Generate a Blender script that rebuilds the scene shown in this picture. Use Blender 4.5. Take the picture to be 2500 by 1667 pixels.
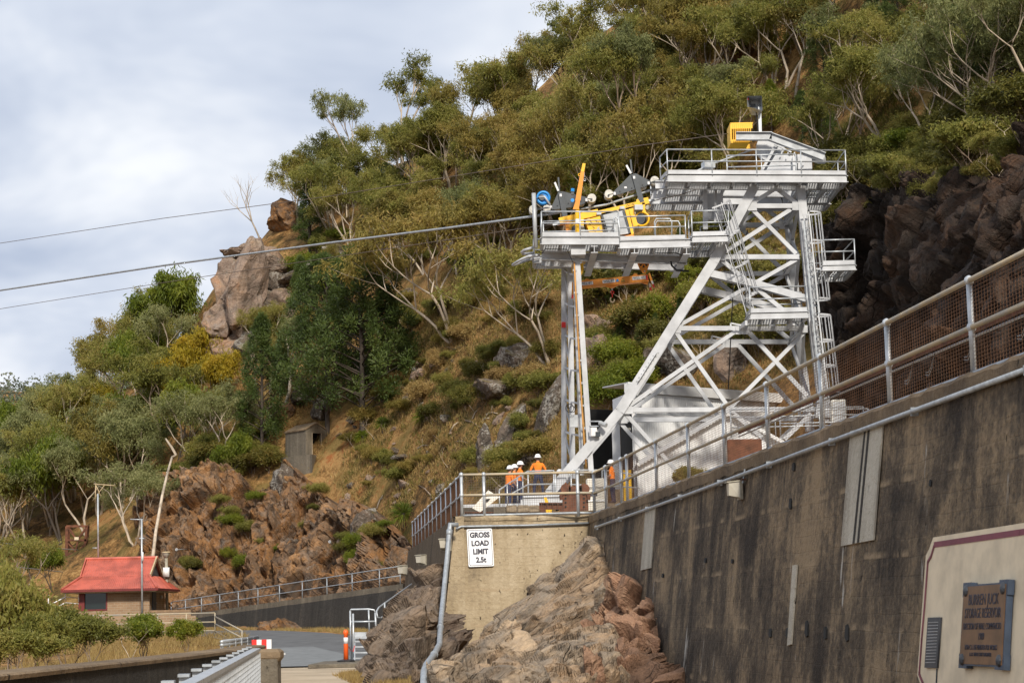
import bpy, bmesh, math, random
import numpy as np
from mathutils import Vector, Matrix

for _o in list(bpy.data.objects):
    bpy.data.objects.remove(_o)
SC = bpy.context.scene
COL = SC.collection
R = math.radians

# ------------------------------------------------------------------ camera
CAM = np.array([0.0, 0.0, 1.6])
PITCH, ROLL, LENS = 7.77, 1.33, 70.0
FPX = LENS / 36.0 * 2500
_rx = Matrix.Rotation(R(90 + PITCH), 3, 'X')
_rz = Matrix.Rotation(R(-ROLL), 3, 'Z')
CAMR = np.array(_rx @ _rz)
cam_data = bpy.data.cameras.new('camera')
cam_data.lens = LENS
cam_data.sensor_width = 36.0
cam_data.clip_start = 0.1
cam_data.clip_end = 5000
cam_data.dof.use_dof = True
cam_data.dof.focus_distance = 80
cam_data.dof.aperture_fstop = 5.6
cam = bpy.data.objects.new('camera', cam_data)
cam.location = CAM
cam.rotation_euler = (_rx @ _rz).to_euler()
COL.objects.link(cam)
SC.camera = cam

# ------------------------------------------------------------------ light
SUN = Vector((0.16, -0.81, 0.56)).normalized()
world = bpy.data.worlds.new('World')
SC.world = world
world.use_nodes = True
wn, wl = world.node_tree.nodes, world.node_tree.links
wn.clear()
w_out = wn.new('ShaderNodeOutputWorld')
w_bg = wn.new('ShaderNodeBackground')
w_sky = wn.new('ShaderNodeTexSky')
w_sky.sky_type = 'NISHITA'
w_sky.sun_disc = False
w_sky.sun_elevation = math.asin(SUN.z)
w_sky.sun_rotation = math.atan2(SUN.x, SUN.y)
w_sky.dust_density = 2.0
w_tc = wn.new('ShaderNodeTexCoord')
w_sep = wn.new('ShaderNodeSeparateXYZ')
wl.new(w_tc.outputs['Generated'], w_sep.inputs[0])
def wmath(op, a, b=None, clamp=False):
    n = wn.new('ShaderNodeMath'); n.operation = op; n.use_clamp = clamp
    for i, x in enumerate((a, b)):
        if x is None: continue
        if isinstance(x, (int, float)): n.inputs[i].default_value = x
        else: wl.new(x, n.inputs[i])
    return n.outputs[0]
_den = wmath('ADD', wmath('MAXIMUM', w_sep.outputs[2], 0.0), 0.34)
w_cmb = wn.new('ShaderNodeCombineXYZ')
wl.new(wmath('DIVIDE', w_sep.outputs[0], _den), w_cmb.inputs[0])
wl.new(wmath('DIVIDE', w_sep.outputs[1], _den), w_cmb.inputs[1])
def wnoise(scale, detail, rough, off, dist=0.0):
    m = wn.new('ShaderNodeMapping'); m.inputs['Location'].default_value = off
    wl.new(w_cmb.outputs[0], m.inputs[0])
    n = wn.new('ShaderNodeTexNoise'); n.inputs['Scale'].default_value = scale
    n.inputs['Detail'].default_value = detail; n.inputs['Roughness'].default_value = rough
    n.inputs['Distortion'].default_value = dist
    wl.new(m.outputs[0], n.inputs['Vector'])
    return n.outputs['Fac']
def wramp(fac, stops):
    r = wn.new('ShaderNodeValToRGB')
    el = r.color_ramp.elements
    while len(el) < len(stops): el.new(0.5)
    for e, (p, c) in zip(el, stops):
        e.position = p; e.color = (*c, 1)
    wl.new(fac, r.inputs[0])
    return r.outputs[0]
_n1 = wnoise(2.0, 4, 0.55, (3.2, 1.7, 0.4), 0.25)
_n2 = wnoise(1.1, 2, 0.5, (7.1, -2.3, 1.0), 0.1)
_n3 = wnoise(3.6, 4, 0.6, (1.1, 5.3, 2.0), 0.2)
_shade = wmath('ADD', wmath('MULTIPLY', _n2, 0.62), wmath('MULTIPLY', _n3, 0.38))
w_cloudcol = wramp(_shade, [(0.37, (2.8, 3.3, 4.3)), (0.47, (4.3, 4.7, 5.45)), (0.55, (5.9, 6.1, 6.45)), (0.66, (7.3, 7.35, 7.4))])
w_cover = wramp(_n1, [(0.30, (0.45,) * 3), (0.50, (1, 1, 1))])
w_mix = wn.new('ShaderNodeMix'); w_mix.data_type = 'RGBA'
wl.new(w_cover, w_mix.inputs['Factor'])
wl.new(w_sky.outputs[0], w_mix.inputs[6])
wl.new(w_cloudcol, w_mix.inputs[7])
wl.new(w_mix.outputs[2], w_bg.inputs['Color'])
w_bg.inputs['Strength'].default_value = 0.1
wl.new(w_bg.outputs[0], w_out.inputs[0])
world.cycles.sampling_method = 'MANUAL'
world.cycles.sample_map_resolution = 256

sun_data = bpy.data.lights.new('sun', 'SUN')
sun_data.energy = 2.6
sun_data.angle = R(7.0)
sun_data.color = (1.0, 0.92, 0.80)
sun = bpy.data.objects.new('sun', sun_data)
sun.rotation_euler = SUN.to_track_quat('Z', 'Y').to_euler()
sun.location = (60, -60, 120)
COL.objects.link(sun)

SC.view_settings.view_transform = 'Standard'
SC.view_settings.look = 'None'
SC.view_settings.exposure = 0.68
SC.view_settings.gamma = 1.0
SC.render.film_transparent = False
SC.cycles.max_bounces = 5
SC.cycles.diffuse_bounces = 4
SC.cycles.glossy_bounces = 2
SC.cycles.caustics_reflective = False
SC.cycles.caustics_refractive = False
SC.cycles.transparent_max_bounces = 8

# ------------------------------------------------------------------ pixel + distance -> world point
def P(u, v, D):
    d = CAMR @ np.array([u - 1250.0, 833.5 - v, -FPX])
    return Vector(CAM + d * (D / d[1]))
def ray(u, v):
    d = CAMR @ np.array([u - 1250.0, 833.5 - v, -FPX])
    return d / d[1]

# ------------------------------------------------------------------ materials
MATS = {}
def hexlin(r, g, b):
    f = lambda c: ((c / 255 + 0.055) / 1.055) ** 2.4 if c > 10 else c / 255 / 12.92
    return (f(r), f(g), f(b))
class NT:
    def __init__(s, name):
        s.m = bpy.data.materials.new(name); s.m.use_nodes = True
        s.n, s.l = s.m.node_tree.nodes, s.m.node_tree.links
        s.b = s.n['Principled BSDF']; s.out = s.n['Material Output']
        s._pos = None
        MATS[name] = s.m
    def pos(s, kind='world'):
        if kind == 'world':
            g = s.n.new('ShaderNodeNewGeometry'); return g.outputs['Position']
        return s.n.new('ShaderNodeTexCoord').outputs['Object']
    def mapping(s, vec, scale=(1, 1, 1), loc=(0, 0, 0), rot=(0, 0, 0)):
        m = s.n.new('ShaderNodeMapping'); m.inputs['Scale'].default_value = scale
        m.inputs['Location'].default_value = loc; m.inputs['Rotation'].default_value = rot
        s.l.new(vec, m.inputs[0]); return m.outputs[0]
    def noise(s, vec, scale, detail=6, rough=0.55, dist=0.0):
        n = s.n.new('ShaderNodeTexNoise'); n.inputs['Scale'].default_value = scale
        n.inputs['Detail'].default_value = min(detail, 4); n.inputs['Roughness'].default_value = rough
        n.inputs['Distortion'].default_value = dist
        s.l.new(vec, n.inputs['Vector']); return n.outputs['Fac']
    def voronoi(s, vec, scale, feature='F1', out='Distance'):
        n = s.n.new('ShaderNodeTexVoronoi'); n.feature = feature; n.inputs['Scale'].default_value = scale
        s.l.new(vec, n.inputs['Vector']); return n.outputs[out]
    def ramp(s, fac, stops):
        r = s.n.new('ShaderNodeValToRGB'); el = r.color_ramp.elements
        while len(el) < len(stops): el.new(0.5)
        for e, (p, c) in zip(el, stops):
            e.position = p
            e.color = (*c, 1) if not isinstance(c, (int, float)) else (c, c, c, 1)
        s.l.new(fac, r.inputs[0]); return r.outputs[0]
    def mix(s, fac, a, b, blend='MIX'):
        m = s.n.new('ShaderNodeMix'); m.data_type = 'RGBA'; m.blend_type = blend
        for idx, x in ((0, fac), (6, a), (7, b)):
            if isinstance(x, (int, float)): m.inputs[idx].default_value = x
            elif isinstance(x, tuple): m.inputs[idx].default_value = (*x, 1)
            else: s.l.new(x, m.inputs[idx])
        return m.outputs[2]
    def math(s, op, a, b=None, clamp=False):
        n = s.n.new('ShaderNodeMath'); n.operation = op; n.use_clamp = clamp
        for i, x in enumerate((a, b)):
            if x is None: continue
            if isinstance(x, (int, float)): n.inputs[i].default_value = x
            else: s.l.new(x, n.inputs[i])
        return n.outputs[0]
    def attr(s, name, out='Fac'):
        a = s.n.new('ShaderNodeAttribute'); a.attribute_name = name; return a.outputs[out]
    def color(s, c):
        if isinstance(c, tuple): s.b.inputs['Base Color'].default_value = (*c, 1)
        else: s.l.new(c, s.b.inputs['Base Color'])
    def rough(s, r):
        if isinstance(r, (int, float)): s.b.inputs['Roughness'].default_value = r
        else: s.l.new(r, s.b.inputs['Roughness'])
    def bump(s, h, strength=0.4, dist=0.05):
        b = s.n.new('ShaderNodeBump'); b.inputs['Strength'].default_value = strength
        b.inputs['Distance'].default_value = dist
        s.l.new(h, b.inputs['Height']); s.l.new(b.outputs[0], s.b.inputs['Normal'])
def simple(name, c, rough=0.5, metal=0.0, var=0.25, scale=3.0, bump=0.0, kind='world', stretch=(1, 1, 1), c2=None, spec=0.5):
    t = NT(name)
    v = t.mapping(t.pos(kind), stretch)
    f = t.noise(v, scale, 7, 0.6)
    lo = c2 if c2 else tuple(x * (1 - var) for x in c)
    hi = tuple(min(1, x * (1 + var * 0.3)) for x in c)
    t.color(t.ramp(f, [(0.35, lo), (0.6, hi)]))
    t.b.inputs['Metallic'].default_value = metal
    t.b.inputs['Specular IOR Level'].default_value = spec
    t.rough(rough)
    if bump: t.bump(t.noise(v, scale * 6, 6, 0.6), bump, 0.02)
    return t.m

simple('white_steel', (0.53, 0.545, 0.57), 0.42, 0.0, 0.22, 1.1)
simple('grey_steel', (0.42, 0.44, 0.46), 0.45, 0.15, 0.25, 2.0)
simple('galvanised', (0.52, 0.55, 0.58), 0.42, 0.45, 0.22, 4.0)
simple('galvanised_dull', (0.36, 0.39, 0.42), 0.5, 0.35, 0.25, 6.0)
simple('beige_rail', (0.42, 0.34, 0.22), 0.55, 0.0, 0.3, 2.5, 0, 'world', (1, 1, 1), (0.33, 0.31, 0.27))
simple('rusty_wire', (0.19, 0.09, 0.042), 0.8, 0.0, 0.35, 2.0)
simple('dark_wire', (0.13, 0.10, 0.08), 0.7, 0.0, 0.3, 2.0)
simple('rust', (0.155, 0.058, 0.03), 0.85, 0.0, 0.5, 3.0, 0.3)
simple('yellow_paint', (0.90, 0.52, 0.02), 0.4, 0.0, 0.12, 2.0)
simple('orange_paint', (0.82, 0.30, 0.02), 0.42, 0.0, 0.15, 2.0)
simple('charcoal_paint', (0.055, 0.065, 0.075), 0.45, 0.0, 0.25, 2.0)
simple('black_rubber', (0.02, 0.02, 0.022), 0.6)
simple('blue_paint', (0.02, 0.28, 0.72), 0.4)
simple('navy_cloth', (0.022, 0.03, 0.07), 0.9, 0, 0.4, 8)
simple('orange_cloth', (0.92, 0.23, 0.02), 0.85, 0, 0.2, 5)
simple('skin', (0.55, 0.30, 0.20), 0.55, 0, 0.1)
simple('hair', (0.06, 0.04, 0.03), 0.8)
simple('helmet_white', (0.86, 0.86, 0.86), 0.35, 0, 0.05)
simple('red_plastic', (0.75, 0.03, 0.025), 0.45, 0, 0.15)
simple('orange_plastic', (0.90, 0.13, 0.02), 0.45, 0, 0.15)
simple('white_plastic', (0.80, 0.80, 0.80), 0.45, 0, 0.1)
simple('sign_white', (0.84, 0.85, 0.87), 0.5, 0, 0.04, 1.0)
simple('sign_black', (0.03, 0.03, 0.05), 0.6, 0, 0.1)
simple('glass_dark', (0.012, 0.02, 0.02), 0.08, 0, 0.1, 1.0)
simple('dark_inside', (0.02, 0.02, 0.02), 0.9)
simple('cream_paint', (0.74, 0.62, 0.44), 0.7, 0, 0.18, 1.6, 0.12)
simple('maroon_paint', (0.21, 0.055, 0.075), 0.7, 0, 0.2, 3)
simple('bronze', (0.20, 0.105, 0.045), 0.45, 0.35, 0.35, 2.0)
simple('blue_grey_metal', (0.05, 0.075, 0.12), 0.5, 0.1, 0.3, 3)
simple('dark_plaque', (0.045, 0.05, 0.06), 0.5, 0.1, 0.25, 3)
simple('timber_grey', (0.30, 0.235, 0.16), 0.85, 0, 0.5, 3, 0.4, 'world', (1, 6, 6))
simple('lamp_glass', (0.46, 0.43, 0.36), 0.25, 0, 0.1)
simple('lamp_body', (0.34, 0.31, 0.24), 0.6, 0, 0.3, 6)
simple('white_dirty', (0.66, 0.64, 0.58), 0.7, 0, 0.35, 4)
simple('cream_box', (0.72, 0.68, 0.60), 0.5, 0, 0.15, 2)
simple('red_trim', (0.16, 0.02, 0.018), 0.5, 0, 0.2)
simple('tan_trim', (0.52, 0.40, 0.24), 0.6, 0, 0.2)
simple('asphalt', (0.115, 0.118, 0.122), 0.9, 0, 0.3, 1.2, 0.25)
simple('asphalt_patch', (0.185, 0.195, 0.20), 0.9, 0, 0.2, 2.0, 0.25)
simple('rope_orange', (0.55, 0.28, 0.08), 0.8)

def concrete(name, dark, mid, light, streak=0.55, rough=0.9, lines=True, pits=True, thr=(0.34, 0.55, 0.72), white=0.0, zs=0.07, pour=False):
    t = NT(name)
    p = t.pos()
    st = t.noise(t.mapping(p, (1, 1, zs)), 2.6, 8, 0.62)
    big = t.noise(p, 0.45, 5, 0.65, 0.5)
    fine = t.noise(p, 9.0, 8, 0.7)
    st2 = t.noise(t.mapping(p, (1, 1, zs * 2.2), (3, 8, 2)), 0.8, 4, 0.6, 0.6)
    st = t.math('ADD', t.math('MULTIPLY', st, 0.5), t.math('MULTIPLY', st2, 0.5))
    f = t.math('ADD', t.math('MULTIPLY', st, streak), t.math('ADD', t.math('MULTIPLY', big, 0.8 - streak), t.math('MULTIPLY', fine, 0.2)))
    c = t.ramp(f, [(thr[0], dark), (thr[1], mid), (thr[2], light)])
    sp = t.ramp(t.noise(p, 26, 4, 0.7), [(0.60, 0.0), (0.72, 1.0)])
    c = t.mix(t.math('MULTIPLY', sp, 0.35), c, light)
    if white:
        w = t.ramp(t.noise(t.mapping(p, (1, 1, 0.16), (5, 3, 1)), 1.5, 8, 0.7), [(0.655, 0.0), (0.70, 1.0)])
        c = t.mix(t.math('MULTIPLY', w, white), c, (0.50, 0.47, 0.42))
    h = fine
    if pits:
        pit = t.ramp(t.noise(t.mapping(p, (1, 1, 0.45)), 7.0, 3, 0.6), [(0.26, 0.0), (0.33, 1.0)])
        c = t.mix(t.math('SUBTRACT', 1.0, pit), c, (0.02, 0.017, 0.014))
        h = t.math('ADD', h, t.math('MULTIPLY', pit, 1.2))
    if pour:
        zz = t.n.new('ShaderNodeSeparateXYZ'); t.l.new(p, zz.inputs[0])
        wz = t.math('ADD', zz.outputs[2], t.math('MULTIPLY', t.noise(p, 0.6, 4), 0.16))
        pf = t.ramp(t.math('FRACT', t.math('DIVIDE', wz, 1.22)), [(0.0, 0.0), (0.02, 1.0), (0.05, 1.0), (0.12, 0.0)])
        pm = t.ramp(t.noise(t.mapping(p, (1, 1, .3), (2, 5, 1)), 0.9, 4, .65), [(0.5, 0.0), (0.6, 1.0)])
        c = t.mix(t.math('MULTIPLY', t.math('MULTIPLY', pf, pm), .7), c, (0.36, 0.27, 0.17))
    if lines:
        z = t.n.new('ShaderNodeSeparateXYZ'); t.l.new(p, z.inputs[0])
        wob = t.math('ADD', z.outputs[2], t.math('MULTIPLY', t.noise(p, 0.8, 3), 0.10))
        fr = t.math('FRACT', t.math('DIVIDE', wob, 0.30))
        ln = t.ramp(fr, [(0.0, 0.0), (0.05, 1.0), (0.95, 1.0), (1.0, 0.0)])
        brk = t.ramp(t.noise(p, 0.9, 4), [(0.50, 0.0), (0.68, 0.4)])
        c = t.mix(t.math('MULTIPLY', t.math('SUBTRACT', 1.0, ln), brk), c, dark)
        h = t.math('ADD', h, t.math('MULTIPLY', ln, 0.12))
    t.color(c); t.rough(rough)
    t.b.inputs['Specular IOR Level'].default_value = 0.25
    t.bump(t.math('ADD', h, t.math('MULTIPLY', t.noise(p, 2.5, 4, .6), 1.2)), 0.8, 0.05)
    return t.m
concrete('concrete_dark', (0.038, 0.030, 0.024), (0.115, 0.088, 0.061), (0.30, 0.22, 0.135), 0.36, white=0.8, thr=(0.43, 0.505, 0.585), pour=True)
concrete('concrete_tan', (0.16, 0.125, 0.085), (0.35, 0.275, 0.175), (0.48, 0.395, 0.275), 0.42, thr=(0.40, 0.52, 0.64), pour=True)
concrete('concrete_coping', (0.075, 0.055, 0.04), (0.22, 0.16, 0.10), (0.38, 0.28, 0.18), 0.2, lines=False)
concrete('concrete_grey', (0.05, 0.045, 0.04), (0.17, 0.145, 0.11), (0.30, 0.26, 0.20), 0.6, lines=False)
concrete('concrete_black', (0.022, 0.021, 0.02), (0.05, 0.046, 0.042), (0.12, 0.105, 0.085), 0.7, lines=False)
concrete('concrete_boards', (0.045, 0.035, 0.026), (0.15, 0.11, 0.07), (0.30, 0.225, 0.14), 0.7, lines=False, zs=0.03)
concrete('concrete_road', (0.30, 0.24, 0.17), (0.48, 0.39, 0.28), (0.58, 0.48, 0.36), 0.2, lines=False, pits=False)

def rock_mat(name, cols, lichen=0.0, lich_col=(0.42, 0.41, 0.38), moss=0.0, stain=0.3, strat=(1, 1, 1), rot=(0, 0, 0), scale=0.9, crk=0.75, crot=(.1, .7, 0)):
    t = NT(name)
    p = t.pos()
    q = t.mapping(t.mapping(p, (1, 1, 1), (0, 0, 0), rot), strat)
    cell = t.attr('cell')
    n = t.noise(q, scale, 8, 0.62, 0.4)
    f = t.math('ADD', t.math('MULTIPLY', cell, 0.42), t.math('MULTIPLY', n, 0.62))
    k = len(cols)
    c = t.ramp(f, [(0.24 + 0.52 * i / (k - 1), col) for i, col in enumerate(cols)])
    fine = t.noise(q, scale * 9, 8, 0.7)
    c = t.mix(0.5, c, t.ramp(fine, [(0.25, (0.25,) * 3), (0.5, (0.8,) * 3), (0.75, (1.25,) * 3)]), 'MULTIPLY')
    if stain:
        s = t.ramp(t.noise(t.mapping(p, (1, 1, 0.25)), 0.55, 6, 0.65), [(0.50, 0.0), (0.62, 1.0)])
        c = t.mix(t.math('MULTIPLY', s, stain), c, (0.035, 0.028, 0.024))
    if lichen:
        l = t.ramp(t.math('ADD', t.math('MULTIPLY', t.noise(p, 1.0, 4), 0.5), t.math('MULTIPLY', t.noise(p, 6.5, 6, 0.7), 0.5)), [(0.52, 0.0), (0.57, 1.0)])
        c = t.mix(t.math('MULTIPLY', l, lichen), c, lich_col)
    if moss:
        g = t.n.new('ShaderNodeNewGeometry'); zz = t.n.new('ShaderNodeSeparateXYZ'); t.l.new(g.outputs['Normal'], zz.inputs[0])
        mm = t.math('MULTIPLY', t.ramp(zz.outputs[2], [(0.35, 0.0), (0.8, 1.0)]), t.ramp(t.noise(p, 1.2, 5), [(0.45, 0.0), (0.6, 1.0)]))
        c = t.mix(t.math('MULTIPLY', mm, moss), c, (0.16, 0.12, 0.04))
    wq = t.n.new('ShaderNodeVectorMath'); wq.operation = 'ADD'; t.l.new(t.mapping(t.mapping(p, (1, 1, 1), (0, 0, 0), crot), (.5, .8, 1.5)), wq.inputs[0])
    nz = t.n.new('ShaderNodeTexNoise'); nz.inputs['Scale'].default_value = 0.7; nz.inputs['Detail'].default_value = 4; t.l.new(q, nz.inputs['Vector']); t.l.new(nz.outputs['Color'], wq.inputs[1])
    e1 = t.ramp(t.voronoi(wq.outputs[0], crk, 'DISTANCE_TO_EDGE'), [(0.0, 0.0), (0.03, 1.0)])
    e2 = t.ramp(t.voronoi(wq.outputs[0], crk * 2.7, 'DISTANCE_TO_EDGE'), [(0.0, 0.5), (0.05, 1.0)])
    ck = t.math('MULTIPLY', e1, e2)
    ckm = t.ramp(t.noise(t.mapping(p, (1, 1, 1), (4, 1, 6)), 0.8, 4, .6), [(0.46, 0.0), (0.58, 1.0)])
    ck = t.math('SUBTRACT', 1.0, t.math('MULTIPLY', t.math('SUBTRACT', 1.0, ck), ckm))
    c = t.mix(t.math('MULTIPLY', t.math('SUBTRACT', 1.0, ck), 0.5), c, (0.03, 0.024, 0.018))
    t.color(c); t.rough(0.9)
    t.b.inputs['Specular IOR Level'].default_value = 0.2
    t.bump(t.math('ADD', t.math('MULTIPLY', ck, 0.9), t.math('ADD', fine, t.math('MULTIPLY', t.noise(q, scale * 3, 6, 0.6), 1.6))), 0.9, 0.10)
    return t.m
rock_mat('rock_orange', [(0.045, 0.032, 0.024), (0.13, 0.075, 0.042), (0.31, 0.155, 0.06), (0.19, 0.125, 0.08), (0.42, 0.225, 0.095)], 0.14, stain=0.7, crk=.45)
rock_mat('rock_grey', [(0.04, 0.035, 0.03), (0.10, 0.082, 0.066), (0.16, 0.125, 0.10), (0.23, 0.175, 0.135)], 0.6, (0.42, 0.40, 0.36), 0.7, 0.55)
rock_mat('rock_buff', [(0.075, 0.058, 0.044), (0.22, 0.16, 0.108), (0.43, 0.30, 0.19), (0.29, 0.235, 0.18), (0.54, 0.40, 0.265)], 0.10, stain=0.4, strat=(.6, 1, 2.2), rot=(0, 0.67, 0), scale=0.9, crk=.6)
rock_mat('rock_pink', [(0.08, 0.05, 0.036), (0.22, 0.13, 0.085), (0.38, 0.22, 0.14), (0.45, 0.29, 0.19)], 0.0, stain=0.25, scale=1.2)
rock_mat('rock_brown', [(0.06, 0.046, 0.038), (0.15, 0.11, 0.085), (0.23, 0.175, 0.13), (0.32, 0.225, 0.15)], 0.08, stain=0.3, strat=(.6, 1, 2.2), rot=(0, 0.85, 0), crk=.6)
rock_mat('rock_black', [(0.010, 0.008, 0.008), (0.022, 0.017, 0.014), (0.040, 0.028, 0.022), (0.09, 0.05, 0.03)], 0.12, (0.20, 0.17, 0.14), stain=0.4)
rock_mat('rock_cliff', [(0.09, 0.07, 0.06), (0.20, 0.15, 0.12), (0.29, 0.215, 0.17), (0.37, 0.26, 0.19), (0.42, 0.23, 0.13)], 0.22, (0.40, 0.38, 0.34), 0.4, 0.3)

def ground_mat():
    t = NT('hill_ground')
    p = t.pos()
    a = t.noise(p, 0.12, 6, 0.6)
    b = t.noise(p, 0.9, 7, 0.65)
    c3 = t.noise(p, 5.0, 7, 0.7)
    f = t.math('ADD', t.math('MULTIPLY', a, 0.3), t.math('ADD', t.math('MULTIPLY', b, 0.4), t.math('MULTIPLY', c3, 0.3)))
    c = t.ramp(f, [(0.38, (0.045, 0.030, 0.016)), (0.45, (0.13, 0.078, 0.032)), (0.50, (0.25, 0.135, 0.05)), (0.55, (0.38, 0.235, 0.095)), (0.62, (0.30, 0.115, 0.042))])
    g = t.ramp(t.noise(t.mapping(p, (1, 1, 1), (9, 4, 2)), 0.35, 6, 0.6), [(0.48, 0.0), (0.62, 1.0)])
    c = t.mix(t.math('MULTIPLY', g, 0.55), c, (0.075, 0.08, 0.022))
    t.color(c); t.rough(0.95); t.b.inputs['Specular IOR Level'].default_value = 0.1
    t.bump(t.math('ADD', c3, b), 0.8, 0.15)
ground_mat()
simple('terrace_gravel', (0.36, 0.31, 0.24), 0.95, 0, 0.35, 2.0, 0.3)
simple('dry_grass', (0.50, 0.33, 0.095), 0.9, 0, 0.45, 1.5, 0, 'world', (1, 1, 1), (0.30, 0.20, 0.06))

def leaf_mat(name, cols, trans=0.25, rnd=0.30):
    t = NT(name)
    lv = t.attr('leaf')
    oi = t.n.new('ShaderNodeObjectInfo')
    f = t.math('ADD', t.math('MULTIPLY', lv, 1 - rnd), t.math('MULTIPLY', oi.outputs['Random'], rnd))
    k = len(cols)
    c = t.ramp(f, [(0.12 + 0.76 * i / (k - 1), col) for i, col in enumerate(cols)])
    t.color(c); t.rough(0.55); t.b.inputs['Specular IOR Level'].default_value = 0.35
    tr = t.n.new('ShaderNodeBsdfTranslucent'); t.l.new(c, tr.inputs[0])
    ms = t.n.new('ShaderNodeMixShader'); ms.inputs[0].default_value = trans
    t.l.new(t.b.outputs[0], ms.inputs[1]); t.l.new(tr.outputs[0], ms.inputs[2])
    t.l.new(ms.outputs[0], t.out.inputs[0])
leaf_mat('leaf_gum', [(0.107, 0.115, 0.025), (0.186, 0.194, 0.041), (0.264, 0.258, 0.057), (0.343, 0.305, 0.080), (0.372, 0.293, 0.093)], .5)
leaf_mat('leaf_gum_grey', [(0.126, 0.147, 0.054), (0.205, 0.223, 0.083), (0.282, 0.293, 0.116), (0.348, 0.340, 0.148)], .5)
leaf_mat('leaf_gum_brown', [(0.144, 0.124, 0.030), (0.240, 0.205, 0.048), (0.343, 0.270, 0.069), (0.420, 0.305, 0.097)], .5)
leaf_mat('leaf_pine', [(0.032, 0.052, 0.012), (0.058, 0.09, 0.018), (0.088, 0.125, 0.026), (0.125, 0.155, 0.036)], .28)
leaf_mat('leaf_bright', [(0.085, 0.12, 0.012), (0.15, 0.19, 0.018), (0.215, 0.235, 0.024), (0.29, 0.265, 0.03)], .42)
leaf_mat('leaf_yellow', [(0.18, 0.16, 0.012), (0.28, 0.225, 0.014), (0.37, 0.275, 0.018), (0.45, 0.30, 0.025)], .42)
leaf_mat('leaf_heath', [(0.061, 0.064, 0.012), (0.110, 0.111, 0.020), (0.160, 0.144, 0.027), (0.204, 0.139, 0.032)], .32)
leaf_mat('leaf_far', [(0.075, 0.10, 0.072), (0.115, 0.14, 0.095), (0.15, 0.17, 0.11), (0.175, 0.175, 0.125)], .3)  # haze of distance put into the leaf colour as a blue-grey tint
leaf_mat('leaf_dead', [(0.12, 0.09, 0.06), (0.20, 0.15, 0.10), (0.28, 0.21, 0.13)], .1)
leaf_mat('leaf_straw', [(0.16, 0.10, 0.035), (0.28, 0.185, 0.065), (0.42, 0.29, 0.11), (0.32, 0.25, 0.09)], .3)
simple('bark_pale', (0.48, 0.40, 0.31), 0.85, 0, 0.55, 1.6, 0.3, 'object', (1, 1, 0.35))
simple('bark_brown', (0.24, 0.18, 0.13), 0.9, 0, 0.5, 2.0, 0.4, 'object', (1, 1, 0.35))
simple('bark_dark', (0.065, 0.05, 0.038), 0.9, 0, 0.5, 2.0, 0.4, 'object', (1, 1, 0.35))
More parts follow.
